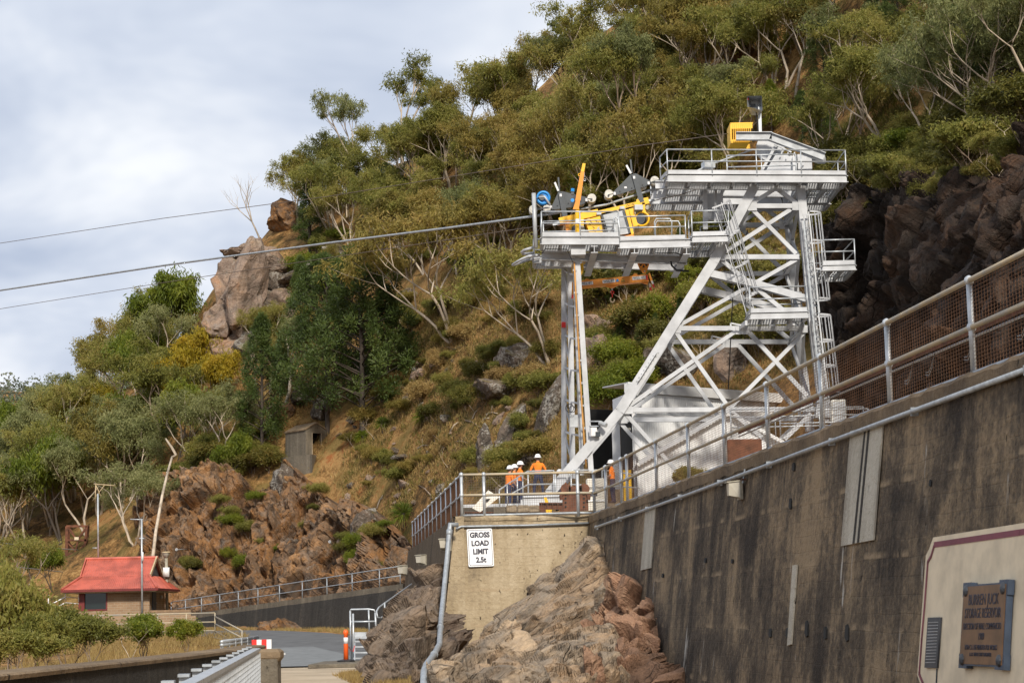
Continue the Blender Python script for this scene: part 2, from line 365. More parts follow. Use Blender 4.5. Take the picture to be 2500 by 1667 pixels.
# ------------------------------------------------------------------ mesh builder and object helpers
V = Vector
OFF = {}
def tag(o, label=None, cat=None, group=None, kind=None):
    if label: o['label'] = label
    if cat: o['category'] = cat
    if group: o['group'] = group
    if kind: o['kind'] = kind
    return o
def thing(name, loc, label, cat, group=None):
    o = bpy.data.objects.new(name, None)
    o.empty_display_size = 0.3
    COL.objects.link(o); o.location = loc
    OFF[o.name] = V(loc)
    return tag(o, label, cat, group)
def linkmesh(name, me, parent=None, off=None):
    o = bpy.data.objects.new(name, me)
    COL.objects.link(o)
    if parent is not None:
        o.parent = parent; OFF[o.name] = OFF[parent.name]
    else:
        OFF[o.name] = V((0, 0, 0))
    return o
class MB:
    def __init__(s): s.v = []; s.f = []; s.mi = []
    def add(s, vs, fs, mi=0):
        n = len(s.v); s.v += [tuple(x) for x in vs]
        s.f += [tuple(i + n for i in f) for f in fs]; s.mi += [mi] * len(fs)
        return s
    def hexa(s, p, mi=0):   # p: 8 points, bottom ring then top ring
        return s.add(p, [(0, 3, 2, 1), (4, 5, 6, 7), (0, 1, 5, 4), (1, 2, 6, 5), (2, 3, 7, 6), (3, 0, 4, 7)], mi)
    def box(s, c, size, rz=0.0, mi=0):
        x, y, z = (k / 2 for k in size); c = V(c)
        M = Matrix.Rotation(rz, 3, 'Z')
        q = [c + M @ V(k) for k in ((-x, -y, -z), (x, -y, -z), (x, y, -z), (-x, y, -z), (-x, -y, z), (x, -y, z), (x, y, z), (-x, y, z))]
        return s.hexa(q, mi)
    def frame(s, a, b, up=(0, 0, 1)):
        a, b = V(a), V(b); d = (b - a)
        if d.length < 1e-6: d = V((0, 0, 1))
        d.normalize(); up = V(up)
        if abs(d.dot(up)) > 0.97: up = V((0, 1, 0)) if abs(d.y) < 0.9 else V((1, 0, 0))
        sd = d.cross(up).normalized(); u2 = sd.cross(d).normalized()
        return a, b, d, sd, u2
    def bar(s, a, b, w, h, up=(0, 0, 1), mi=0):
        a, b, d, sd, u2 = s.frame(a, b, up)
        o = [sd * (i * w / 2) + u2 * (j * h / 2) for i, j in ((-1, -1), (1, -1), (1, 1), (-1, 1))]
        return s.add([a + k for k in o] + [b + k for k in o], [(0, 3, 2, 1)[::-1], (4, 5, 6, 7)[::-1], (0, 1, 5, 4)[::-1], (1, 2, 6, 5)[::-1], (2, 3, 7, 6)[::-1], (3, 0, 4, 7)[::-1]], mi)
    def ibeam(s, a, b, w, h, t=0.03, up=(0, 0, 1)):
        a0, b0, d, sd, u2 = s.frame(a, b, up)
        s.bar(a0 + u2 * (h / 2 - t / 2), b0 + u2 * (h / 2 - t / 2), w, t, up)
        s.bar(a0 - u2 * (h / 2 - t / 2), b0 - u2 * (h / 2 - t / 2), w, t, up)
        return s.bar(a0, b0, t, h - 2 * t, up)
    def tube(s, pts, r, n=6, cap=True, mi=0):
        pts = [V(p) for p in pts]; k0 = len(s.v); rings = []
        m = len(pts); rr = r if isinstance(r, (list, tuple)) else [r] * m
        sd = None
        for i, p in enumerate(pts):
            d = (pts[min(i + 1, m - 1)] - pts[max(i - 1, 0)])
            if d.length < 1e-9: d = V((0, 0, 1))
            d.normalize()
            if sd is None:
                up = V((0, 0, 1)) if abs(d.z) < 0.9 else V((1, 0, 0))
                sd = d.cross(up).normalized()
            else:
                sd = (sd - d * sd.dot(d))
                sd = sd.normalized() if sd.length > 1e-6 else d.orthogonal().normalized()
            u2 = d.cross(sd)
            rings.append([p + (sd * math.cos(2 * math.pi * j / n) + u2 * math.sin(2 * math.pi * j / n)) * rr[i] for j in range(n)])
        vs = [q for rg in rings for q in rg]; fs = []
        for i in range(m - 1):
            for j in range(n):
                fs.append((i * n + j, i * n + (j + 1) % n, (i + 1) * n + (j + 1) % n, (i + 1) * n + j))
        if cap:
            fs.append(tuple(range(n))[::-1]); fs.append(tuple((m - 1) * n + j for j in range(n)))
        return s.add(vs, fs, mi)
    def prism(s, poly, vec, mi=0):
        poly = [V(p) for p in poly]; vec = V(vec); n = len(poly)
        return s.add(poly + [p + vec for p in poly], [tuple(range(n))[::-1], tuple(n + i for i in range(n))] + [(i, (i + 1) % n, n + (i + 1) % n, n + i) for i in range(n)], mi)
    def disc(s, c, axis, r, t, n=20, mi=0):
        a = V(axis).normalized(); c = V(c)
        return s.tube([c - a * t / 2, c + a * t / 2], r, n, True, mi)
    def ring(s, c, axis, R0, r, n=24, k=6):
        a = V(axis).normalized(); x = a.orthogonal().normalized(); y = a.cross(x); c = V(c)
        vs, fs = [], []
        for i in range(n):
            t = 2 * math.pi * i / n; e = x * math.cos(t) + y * math.sin(t)
            for j in range(k):
                q = 2 * math.pi * j / k
                vs.append(c + e * (R0 + r * math.cos(q)) + a * r * math.sin(q))
        for i in range(n):
            for j in range(k):
                fs.append((i * k + j, ((i + 1) % n) * k + j, ((i + 1) % n) * k + (j + 1) % k, i * k + (j + 1) % k))
        return s.add(vs, fs)
    def build(s, name, mat, parent=None, smooth=False, off=None):
        o3 = OFF[parent.name] if parent is not None else (V(off) if off is not None else V((0, 0, 0)))
        me = bpy.data.meshes.new(name)
        me.from_pydata([(x - o3[0], y - o3[1], z - o3[2]) for x, y, z in s.v], [], s.f)
        mats = mat if isinstance(mat, (list, tuple)) else [mat]
        for m in mats: me.materials.append(MATS[m])
        if len(mats) > 1: me.polygons.foreach_set('material_index', s.mi)
        if smooth: me.polygons.foreach_set('use_smooth', [True] * len(me.polygons))
        bm = bmesh.new(); bm.from_mesh(me)
        bmesh.ops.recalc_face_normals(bm, faces=bm.faces); bm.to_mesh(me); bm.free()
        me.update()
        o = linkmesh(name, me, parent)
        if parent is None and off is not None:
            o.location = off; OFF[o.name] = V(off)
        return o
def bevel(o, w=0.01, seg=1):
    bm = bmesh.new(); bm.from_mesh(o.data)
    bmesh.ops.bevel(bm, geom=[e for e in bm.edges if len(e.link_faces) == 2 and e.calc_face_angle(0) > 0.5], offset=w, segments=seg, affect='EDGES', clamp_overlap=True)
    bm.to_mesh(o.data); bm.free(); return o
def text(body, size, mat, origin, xdir, ydir, parent, name='lettering', align='CENTER', extrude=0.004, sx=1.0, bold=0.0):
    cu = bpy.data.curves.new(name, 'FONT'); cu.body = body; cu.size = size; cu.align_x = align; cu.align_y = 'CENTER'; cu.extrude = extrude; cu.offset = bold
    cu.resolution_u = 3
    tmp = bpy.data.objects.new('tmp', cu); COL.objects.link(tmp)
    dg = bpy.context.evaluated_depsgraph_get()
    me = bpy.data.meshes.new_from_object(tmp.evaluated_get(dg))
    bpy.data.objects.remove(tmp)
    x, y = V(xdir).normalized(), V(ydir).normalized(); z = x.cross(y)
    o3 = OFF[parent.name] if parent is not None else V((0, 0, 0))
    M = Matrix(((x.x * sx, y.x, z.x, origin[0] - o3.x), (x.y * sx, y.y, z.y, origin[1] - o3.y), (x.z * sx, y.z, z.z, origin[2] - o3.z), (0, 0, 0, 1)))
    me.transform(M); me.materials.clear(); me.materials.append(MATS[mat])
    me.name = name
    return linkmesh(name, me, parent)

# ------------------------------------------------------------------ numpy noise for shapes
def _hash(i, j, k, s):
    i = i.astype(np.int64); j = j.astype(np.int64); k = k.astype(np.int64)
    h = (i * 374761393 + j * 668265263 + k * 2147483647 + s * 1274126177) & 0xFFFFFFFF
    h = ((h ^ (h >> 13)) * 1274126177) & 0xFFFFFFFF
    h = ((h ^ (h >> 16)) * 2246822519) & 0xFFFFFFFF
    h = h ^ (h >> 15)
    return (h & 0xFFFFFF) / float(0xFFFFFF)
def vnoise(p, s=0):
    i = np.floor(p); f = p - i; f = f * f * (3 - 2 * f)
    r = 0
    for a in (0, 1):
        for b in (0, 1):
            for c in (0, 1):
                w = (f[:, 0] if a else 1 - f[:, 0]) * (f[:, 1] if b else 1 - f[:, 1]) * (f[:, 2] if c else 1 - f[:, 2])
                r = r + w * _hash(i[:, 0] + a, i[:, 1] + b, i[:, 2] + c, s)
    return r
def fbm(p, oct=4, s=0):
    t = 0; a = 0.5
    for k in range(oct):
        t = t + a * (vnoise(p * (2 ** k), s + k * 7) - 0.5); a *= 0.5
    return t
def blocks(p, s=0):
    """nearest jittered seed: returns (random of cell, offset from seed, second random triple)"""
    i = np.floor(p); best = np.full(len(p), 1e9); bid = np.zeros((len(p), 3)); bo = np.zeros((len(p), 3))
    for a in (-1, 0, 1):
        for b in (-1, 0, 1):
            for c in (-1, 0, 1):
                ii = i + np.array([a, b, c])
                sd = ii + np.stack([_hash(ii[:, 0], ii[:, 1], ii[:, 2], s + q) for q in (1, 2, 3)], 1)
                d = p - sd; dd = (d * d).sum(1); m = dd < best
                best[m] = dd[m]; bid[m] = ii[m]; bo[m] = d[m]
    h = lambda q: _hash(bid[:, 0], bid[:, 1], bid[:, 2], s + q)
    return h(11), bo, np.stack([h(12), h(13), h(14)], 1) - 0.5
def rotm(ax, ay, az):
    return np.array(Matrix.Rotation(ax, 3, 'X') @ Matrix.Rotation(ay, 3, 'Y') @ Matrix.Rotation(az, 3, 'Z'))
def soft_blocks(p, s, beta=14.0, crack=0.0):
    """continuous block relief: neighbouring tilted blocks blended over a narrow joint"""
    i = np.floor(p); num = np.zeros(len(p)); den = np.zeros(len(p)); cel = np.zeros(len(p)); f1 = np.full(len(p), 1e9); f2 = np.full(len(p), 1e9)
    ds, hs, vs = [], [], []
    for a in (-1, 0, 1):
        for b in (-1, 0, 1):
            for c in (-1, 0, 1):
                ii = i + np.array([a, b, c])
                sd = ii + np.stack([_hash(ii[:, 0], ii[:, 1], ii[:, 2], s + q) for q in (1, 2, 3)], 1)
                o = p - sd; dd = (o * o).sum(1)
                h = _hash(ii[:, 0], ii[:, 1], ii[:, 2], s + 11)
                g = np.stack([_hash(ii[:, 0], ii[:, 1], ii[:, 2], s + q) for q in (12, 13, 14)], 1) - .5
                ds.append(dd); hs.append(h); vs.append((h - .5) + 1.6 * (o * g).sum(1))
                f2 = np.minimum(np.maximum(dd, f1), f2); f1 = np.minimum(f1, dd)
    for dd, h, v in zip(ds, hs, vs):
        w = np.exp(-(dd - f1) * beta); num += w * v; den += w; cel += w * h
    gap = np.sqrt(f2) - np.sqrt(f1)
    return num / den - crack * np.exp(-(gap / .12) ** 2), cel / den
def rock_disp(p, levels, M, s, beta=16.0):
    """sum of blended block relief; levels = [(size, amp)], M rotates/stretches to bedding space"""
    q = p @ M.T; d = np.zeros(len(p)); cell = None
    for n, (size, amp) in enumerate(levels):
        wv = np.stack([fbm(q / size * 1.2 + 7.7 * k, 2, s + 50 + n + 5 * k) for k in range(3)], 1)
        v, h = soft_blocks(q / size + .55 * wv, s + 31 * n, beta, .20 if n < 2 else 0.0)
        d += amp * v
        if n <= 1: cell = h if cell is None else .5 * cell + .5 * h
    return d, cell
def grid_faces(nr, nc):
    a = np.arange(nr * nc).reshape(nr, nc)
    return np.stack([a[:-1, :-1], a[:-1, 1:], a[1:, 1:], a[1:, :-1]], -1).reshape(-1, 4)
def np_mesh(name, verts, faces, mat, attr=None, smooth=False):
    me = bpy.data.meshes.new(name)
    nf = len(faces); k = faces.shape[1]
    me.vertices.add(len(verts)); me.vertices.foreach_set('co', np.ascontiguousarray(verts, dtype=np.float32).ravel())
    me.loops.add(nf * k); me.loops.foreach_set('vertex_index', np.ascontiguousarray(faces, dtype=np.int32).ravel())
    me.polygons.add(nf); me.polygons.foreach_set('loop_start', np.arange(0, nf * k, k, dtype=np.int32))
    me.polygons.foreach_set('use_smooth', np.full(nf, smooth))
    me.update(calc_edges=True)
    for an, av in (attr or {}).items():
        at = me.attributes.new(an, 'FLOAT', 'POINT'); at.data.foreach_set('value', np.ascontiguousarray(av, dtype=np.float32))
    if mat: me.materials.append(MATS[mat])
    return me
def polyline(pts, t):
    pts = np.array(pts, float); seg = np.linalg.norm(np.diff(pts[:, :2] if pts.shape[1] > 2 else pts, axis=0), axis=1)
    c = np.concatenate([[0], np.cumsum(seg)]); c /= c[-1]
    return np.stack([np.interp(t, c, pts[:, k]) for k in range(pts.shape[1])], 1)
def rock_patch(name, rows, nr, nc, mat, levels, M=None, seed=0, nrm=None, wob=0.0, rowpos=None, edge=True, beta=16.0, smooth=True):
    """rows: list of polylines [(u,v,D)...] from top to bottom -> displaced rock face; back edges tucked in"""
    tt = np.linspace(0, 1, nc)
    R3 = []
    for r in rows:
        q = polyline(r, tt); R3.append(np.array([P(*k) for k in q]))
    R3 = np.array(R3)
    rp = np.linspace(0, 1, len(rows)) if rowpos is None else np.array(rowpos)
    ss = np.linspace(0, 1, nr); V3 = np.zeros((nr, nc, 3))
    for c in range(nc):
        for k in range(3): V3[:, c, k] = np.interp(ss, rp, R3[:, c, k])
    du = np.gradient(V3, axis=1); dv = np.gradient(V3, axis=0)
    n = np.cross(du.reshape(-1, 3), dv.reshape(-1, 3)); n = n.mean(0); n /= np.linalg.norm(n)
    if n[1] > 0: n = -n
    if nrm is not None: n = np.array(nrm) / np.linalg.norm(nrm)
    ln = np.cross(du, dv); ln /= np.linalg.norm(ln, axis=2)[:, :, None] + 1e-9
    ln[(ln * n).sum(2) < 0] *= -1
    for _ in range(12):
        q = np.pad(ln, ((1, 1), (1, 1), (0, 0)), 'edge'); ln = (q[:-2, 1:-1] + q[2:, 1:-1] + q[1:-1, :-2] + q[1:-1, 2:] + ln) / 5
    n = (ln / np.linalg.norm(ln, axis=2)[:, :, None]).reshape(-1, 3) * .6 + n[None] * .4; n /= np.linalg.norm(n, axis=1)[:, None]
    p = V3.reshape(-1, 3)
    d, cell = rock_disp(p, levels, np.eye(3) if M is None else M, seed, beta)
    if edge:
        si, ci = np.meshgrid(np.linspace(0, 1, nr), np.linspace(0, 1, nc), indexing='ij')
        e = np.minimum(np.minimum(ci, 1 - ci) * 22, np.minimum(si * 22, 1)).clip(0, 1).ravel()
    else:
        e = np.ones(len(p))
    amp = sum(a for _, a in levels)
    p2 = p + n * (d * (0.3 + 0.7 * e) - (1 - e) * amp * 0.3)[:, None]
    jit = np.stack([fbm(p * 0.4, 2, seed + 90 + k) for k in range(3)], 1) * wob
    return np_mesh(name, p2 + jit, grid_faces(nr, nc), mat, {'cell': cell}, smooth=smooth)
def boulder_mesh(name, seed, mat, sub=4, planes=14, aniso=(1, 1, 1), rough=0.13):
    rng = np.random.default_rng(seed)
    bm = bmesh.new(); bmesh.ops.create_icosphere(bm, subdivisions=sub, radius=1.0)
    bm.verts.ensure_lookup_table()
    v = np.array([x.co[:] for x in bm.verts]); f = np.array([[q.index for q in x.verts] for x in bm.faces]); bm.free()
    for k in range(planes):
        n = rng.normal(size=3); n /= np.linalg.norm(n); h = rng.uniform(0.5, 0.85)
        d = v @ n; m = d > h
        v[m] -= np.outer(d[m] - h, n)
    v *= np.array(aniso)
    nn = v / np.linalg.norm(v, axis=1)[:, None]
    d, cell = rock_disp(v + seed * 3.1, [(0.55, rough), (0.2, rough * 0.5)], rotm(0.4, 0.5, seed), seed)
    v = v + nn * (d + 0.10 * fbm(v * 1.3 + seed, 3, seed))[:, None]
    return np_mesh(name, v, f, mat, {'cell': cell})

# ------------------------------------------------------------------ terrain
HILL = [  # ground control points (u, v, distance)
 (1500,1160,96),(1500,900,106),(1500,700,115),(1500,450,127),(1500,200,141),(1480,110,150),
 (1700,1150,97),(1750,700,113),(1750,450,123),(1750,150,137),(1750,0,144),
 (2000,880,95),(2000,640,101),(2000,450,107),(2050,250,116),(2050,0,127),(2050,-250,140),
 (2300,380,92),(2300,200,99),(2300,0,106),(2300,-300,120),
 (2550,280,66),(2550,150,76),(2550,0,84),(2550,-300,98),(2800,100,64),(2800,-300,80),
 (1280,1180,103),(1280,1000,112),(1280,800,122),(1280,500,138),(1280,280,152),
 (1100,1180,110),(1100,1000,120),(1100,800,131),(1100,560,146),(1120,400,158),
 (1000,1180,121),(1000,1000,131),(1000,800,142),(1000,600,154),(960,430,168),
 (880,1180,131),(860,980,141),(840,800,152),(820,620,165),(830,490,176),
 (700,1120,138),(700,980,147),(700,820,158),(680,640,168),(700,520,179),
 (560,1110,141),(560,980,152),(560,820,165),(560,640,175),
 (440,1150,146),(430,1000,164),(430,880,186),(470,780,192),
 (330,1180,165),(300,1050,192),(300,940,222),
 (200,1290,160),(180,1170,195),(160,1050,235),
 (60,1350,160),(60,1250,215),(40,1200,250),
 (-150,1380,165),(-150,1280,230),(-200,1250,270),
]
_hp = np.array([P(*k) for k in HILL])
_extra = []
for (u, v, D), q in zip(HILL, _hp):
    pass
_ridge = [(1480,110,150),(1280,280,152),(1120,400,158),(960,430,168),(830,490,176),(700,520,179),(560,640,175),(470,780,192),(300,940,222),(160,1050,235),(40,1200,250),(-200,1250,270)]
for (u, v, D) in _ridge:     # behind the skyline the spur levels out and falls away
    q = P(u, v, D); dx = q.x / D
    _extra.append((q.x + 45 * dx, D + 45, q.z - 2))
    _extra.append((q.x + 130 * dx, D + 130, q.z - 34))
_foot = [(300,1470,133,-1.5),(430,1460,131,-1.5),(600,1460,129,-1.5),(800,1440,124,-1.0),(950,1400,116,0.0),(1050,1300,104,2.0),(1200,1270,98,3.0),(1500,1250,93,3.2),(1900,1200,88,3.2),(2200,1000,76,3.2),(2500,800,58,3.2),(2800,600,45,3.2),(100,1480,138,-2),(-150,1480,140,-2)]
for (u, v, D, zz) in _foot:
    q = P(u, v, D); _extra.append((q.x, D, zz))
    _extra.append((q.x * 0.92, D * 0.86, zz - 9))
CP = np.array([tuple(k) for k in _hp] + _extra)
def _tps(r2): return 0.5 * r2 * np.log(r2 + 1e-6)
_n = len(CP); _s = 100.0
_xy = CP[:, :2] / _s
_K = _tps(((_xy[:, None] - _xy[None]) ** 2).sum(-1)) + np.eye(_n) * 0.004
_A = np.zeros((_n + 3, _n + 3)); _A[:_n, :_n] = _K; _A[:_n, _n] = 1; _A[:_n, _n + 1:] = _xy; _A[_n:, :_n] = _A[:_n, _n:].T
_w = np.linalg.solve(_A, np.concatenate([CP[:, 2], [0, 0, 0]]))
def hill_h(x, y):
    q = np.stack([x, y], -1).reshape(-1, 2) / _s
    out = np.empty(len(q))
    for a in range(0, len(q), 20000):
        b = q[a:a + 20000]
        out[a:a + 20000] = _tps(((b[:, None] - _xy[None]) ** 2).sum(-1)) @ _w[:_n] + _w[_n] + b @ _w[_n + 1:]
    return out.reshape(np.shape(x))
def sstep(t): t = np.clip(t, 0, 1); return t * t * (3 - 2 * t)
def flat_h(x, y):
    r = sstep((y - 64) / 48.0)
    lf = sstep((-16 - x) / 8.0)
    z = r * (1.0 - 0.45 * lf)
    z = z + 0.9 * sstep((y - 112) / 30)
    z = z - 1.7 * sstep((x + 1.5) / 2.5) * sstep((64 - y) / 6.0)
    drop = sstep((-9.5 - x) / 5.0) * sstep((62 - y) / 18.0)
    return z - 0.02 - 3.0 * drop - 0.03 * np.maximum(0, -60 - x) * 0
def height(x, y):
    x = np.asarray(x, float); y = np.asarray(y, float)
    f = flat_h(x, y)
    lim = (y > 70) & (y < 420) & (x > -190) & (x < 110) | (x > 12) & (y > 30) & (y < 420) & (x < 110)
    h = np.full(np.shape(x), -50.0)
    if np.any(lim):
        h[lim] = hill_h(x[lim], y[lim])
    out = ~lim
    p = np.stack([x.ravel(), y.ravel(), np.zeros(x.size)], 1)
    rough = (fbm(p * 0.11, 4, 3) * 3.2 + fbm(p * 0.55, 3, 9) * 0.8).reshape(np.shape(x))
    # away from the designed area the hill simply goes on
    xx = np.clip(x, -190, 110); yy = np.clip(y, 30, 420)
    if np.any(out):
        h[out] = np.where((y[out] > 70) | (x[out] > 12), hill_h(xx[out], yy[out]), -50)
    h = h + rough * sstep((h - f) / 3.0)
    k = 1.2
    m = np.maximum(f, h)
    return np.where(np.abs(f - h) < k, m + (k - np.abs(f - h)) ** 2 / (4 * k), m)
def zat(x, y): return float(height(np.array([x]), np.array([y]))[0])
def axis(a, b, fine, lo, hi, g=1.22):
    c = list(np.arange(a, b, fine)); s = fine; x = c[-1]
    while x < hi: s *= g; x += s; c.append(x)
    s = fine; x = c[0]; pre = []
    while x > lo: s *= g; x -= s; pre.append(x)
    return np.array(pre[::-1] + c)
gx = axis(-85, 62, 0.75, -2500, 2500); gy = axis(58, 215, 0.75, -300, 4000)
GX, GY = np.meshgrid(gx, gy)
GZ = height(GX, GY)
gm = np_mesh('ground', np.stack([GX.ravel(), GY.ravel(), GZ.ravel()], 1), grid_faces(len(gy), len(gx)), 'hill_ground', smooth=True)
ground = linkmesh('ground', gm); tag(ground, 'dry grassy ground and hillside behind the dam wall', kind='structure')

def hgrid(x, y):
    i = np.clip(np.searchsorted(gx, x) - 1, 0, len(gx) - 2); j = np.clip(np.searchsorted(gy, y) - 1, 0, len(gy) - 2)
    fx = (x - gx[i]) / (gx[i + 1] - gx[i]); fy = (y - gy[j]) / (gy[j + 1] - gy[j])
    return GZ[j, i] * (1 - fx) * (1 - fy) + GZ[j, i + 1] * fx * (1 - fy) + GZ[j + 1, i] * (1 - fx) * fy + GZ[j + 1, i + 1] * fx * fy
_ht = np.arange(60.0, 420.0, 0.3)
def hit(u, v):
    d = ray(u, v); x = d[0] * _ht; y = d[1] * _ht; z = CAM[2] + d[2] * _ht
    h = hgrid(x, y); k = np.nonzero(h > z)[0]
    if len(k) == 0: return None
    i = k[0]; return V((x[i], y[i], float(h[i])))
# ------------------------------------------------------------------ dam abutment walls
ZT = 4.95
_J = P(1440, 1272, 70.6); _Nn = P(2345, 937, 30.0)
def flatv(p, z=ZT): return V((p.x, p.y, z))
cornerC = flatv(P(1112, 1284, 69.4)); cornerJ = flatv(_J)
_dir = (flatv(_Nn) - cornerJ).normalized()
nearN = cornerJ + _dir * 56.0
farE = flatv(P(996, 1380, 105.0))
BAT = 0.12
def outward(a, b):   # outward = towards the road (camera side / left)
    d = (b - a).normalized(); n = V((-d.y, d.x, 0))
    return n
def wall_mesh(name, pts, mat, parent, zb, thick=0.55, batter=BAT, cell=0.35, amp=0.03, seed=1, outs=None):
    pts = [V(p) for p in pts]
    seg = [0]; 
    for a, b in zip(pts, pts[1:]): seg.append(seg[-1] + (b - a).length)
    n = max(2, int(seg[-1] / cell)); m = max(2, int((pts[0].z - zb) / cell))
    ts = np.linspace(0, seg[-1], n)
    rows = []
    for t in ts:
        i = min(max(0, int(np.searchsorted(seg, t, 'right') - 1)), len(pts) - 2)
        a, b = pts[i], pts[i + 1]; p = a + (b - a) * ((t - seg[i]) / (seg[i + 1] - seg[i]))
        o = outward(a, b) if outs is None else V(outs)
        zb2 = zb
        col = [p - o * thick + V((0, 0, -0.6)), p - o * thick, p - o * 0.05 ]
        for k in range(m + 1):
            z = p.z + (zb2 - p.z) * k / m
            col.append(V((p.x, p.y, 0)) + o * (batter * (p.z - z)) + V((0, 0, z)))
        rows.append(col)
    A = np.array([[tuple(q) for q in c] for c in rows]); nr, nc = A.shape[:2]
    p = A.reshape(-1, 3)
    d = fbm(p * 0.8, 3, seed) * amp * 2 + fbm(p * 3.1, 3, seed + 5) * amp * 0.8
    p = p + np.outer(d, np.array([-0.7, -0.6, 0.3]))
    me = np_mesh(name, p - np.array(OFF[parent.name]) if parent else p, grid_faces(nr, nc), mat, smooth=False)
    return linkmesh(name, me, parent)
dam_wall = thing('abutment_wall', (cornerJ.x, cornerJ.y, 0), 'long dark stained concrete wall receding from the cream painted panel to the tan end wall', 'wall')
wall_mesh('wall_face', [nearN, cornerJ], 'concrete_dark', dam_wall, -2.6, seed=3)
tan_wall = thing('end_wall', (cornerC.x, cornerC.y, 0), 'tan weathered concrete end wall carrying the white load limit sign above the rocks', 'wall')
wall_mesh('wall_face', [cornerJ + V((-0.02, 0, 0)), cornerC], 'concrete_tan', tan_wall, -0.4, seed=5, outs=(0, -1, 0))
side_wall = thing('return_wall', (farE.x, farE.y, 0), 'board marked grey concrete wall running back from the tan end wall beside the drainpipe', 'wall')
wall_mesh('wall_face', [cornerC + V((-0.01, 0.0, 0)), farE, farE + V((1.5, 20, 0))], 'concrete_boards', side_wall, -0.4, seed=7, cell=0.5)
_h = ZT + .4; _sn = outward(cornerC, farE); _T = cornerC; _a = V((cornerC.x, cornerC.y, -.4)) + _sn * BAT * _h; _b = V((cornerC.x, cornerC.y, -.4)) + V((0, -1, 0)) * BAT * _h; _c = V((cornerC.x, cornerC.y, -.4)) + (_sn + V((0, -1, 0))) * BAT * _h
mb = MB(); mb.add([_T, _a + V((-.0, .2, 0)), _c, _T + V((.05, .3, 0))], [(0, 1, 2), (0, 3, 1)]); mb.build('corner_face', 'concrete_boards', side_wall)
mb = MB(); mb.add([_T, _c, _b + V((.3, 0, 0)), _T + V((.3, -.01, 0))], [(0, 1, 2, 3)]); mb.build('corner_face', 'concrete_tan', tan_wall)
# rough coping course on the dark wall
def coping(parent, a, b, mat, w=0.62, h=0.26, seed=0):
    o = outward(a, b); n = int((b - a).length / 0.22); A = []
    for k in range(n + 1):
        p = a + (b - a) * (k / n)
        A.append([p + o * 0.05 + V((0, 0, -h)), p + o * 0.06 + V((0, 0, -0.03)), p + o * 0.0 + V((0, 0, 0.035)), p - o * w + V((0, 0, 0.03)), p - o * w + V((0, 0, -h))])
    A = np.array([[tuple(q) for q in c] for c in A]); p = A.reshape(-1, 3)
    p = p + np.stack([fbm(p * 2.2, 4, seed + k) for k in range(3)], 1) * np.array([0.08, 0.08, 0.14])
    me = np_mesh('coping', p - np.array(OFF[parent.name]), grid_faces(A.shape[0], A.shape[1]), mat)
    return linkmesh('coping', me, parent)
coping(dam_wall, nearN, cornerJ, 'concrete_coping', seed=4)
coping(tan_wall, cornerJ, cornerC, 'concrete_tan', 0.6, 0.12, seed=8)
# terrace behind the walls
mb = MB()
tp = [nearN, cornerJ, cornerC, farE, farE + V((30, 30, 0)), V((70, 130, ZT)), V((70, 10, ZT)), V((nearN.x + 1, nearN.y - 4, ZT))]
mb.prism([V((p.x + (0.4 if i in (0, 1, 7) else 0.2), p.y + (0.25 if i in (1, 2) else 0), ZT - 0.06)) for i, p in enumerate(tp)], (0, 0, -6))
terrace = mb.build('terrace', 'terrace_gravel'); tag(terrace, 'earth terrace behind the concrete wall', kind='structure')

# picking points on the battered dark wall
_wn = outward(nearN, cornerJ); _wn3 = V((_wn.x, _wn.y, BAT)).normalized()
def onwall(u, v, off=0.0):
    d = V(ray(u, v)); c = V(CAM)
    t = (cornerJ - c).dot(_wn3) / d.dot(_wn3)
    return c + d * t + _wn3 * off
WX = (nearN - cornerJ).normalized()           # along the wall towards the camera (to the right in view)
WY = (_wn3.cross(WX)).normalized()
if WY.z < 0: WY = -WY
def patch(name, px, mat, parent, off=0.02, th=0.03):
    mb = MB(); mb.prism([onwall(u, v, off) for u, v in px], -_wn3 * th)
    return mb.build(name, mat, parent)
concrete('concrete_white', (0.22, 0.19, 0.15), (0.50, 0.46, 0.38), (0.62, 0.58, 0.50), 0.6, lines=False)
patch('repair_patch', [(2081, 1052), (2160, 1036), (2137, 1318), (2058, 1333)], 'concrete_white', dam_wall, 0.04)
patch('groove', [(2116, 1046), (2120, 1045), (2092, 1326), (2087, 1327)], 'concrete_black', dam_wall, 0.046)
patch('groove', [(2125, 1044), (2130, 1043), (2103, 1324), (2098, 1325)], 'concrete_black', dam_wall, 0.046)
patch('repair_patch', [(1579, 1240), (1603, 1232), (1592, 1386), (1567, 1392)], 'concrete_white', dam_wall, 0.04)
patch('repair_patch', [(1939, 1380), (1950, 1378), (1936, 1572), (1926, 1576)], 'concrete_white', dam_wall, 0.04)
for (u, v, w, h) in [(1883, 1545, 6, 22), (1925, 1545, 6, 24), (1972, 1535, 7, 40), (2018, 1545, 6, 30), (2071, 1545, 8, 42), (1940, 1140, 5, 20), (1932, 1230, 5, 26), (2072, 1225, 6, 26), (2082, 1100, 6, 22), (1724, 1368, 4, 12), (1790, 1370, 4, 10), (1620, 1405, 4, 10), (2275, 1180, 5, 16)]:
    w *= .55; patch('weep_hole', [(u - w * .6, v - h * .42), (u + w * .3, v - h / 2 - 1), (u + w, v - h * .3), (u + w * .8, v + h * .4), (u - w * .1, v + h / 2), (u - w, v + h * .25)], 'dark_inside', dam_wall, 0.036, 0.05)
simple('lime_stain', (0.34, 0.31, 0.27), 0.8, 0, 0.3, 8)
simple('rust_stain', (0.30, 0.19, 0.09), 0.8, 0, 0.4, 8)
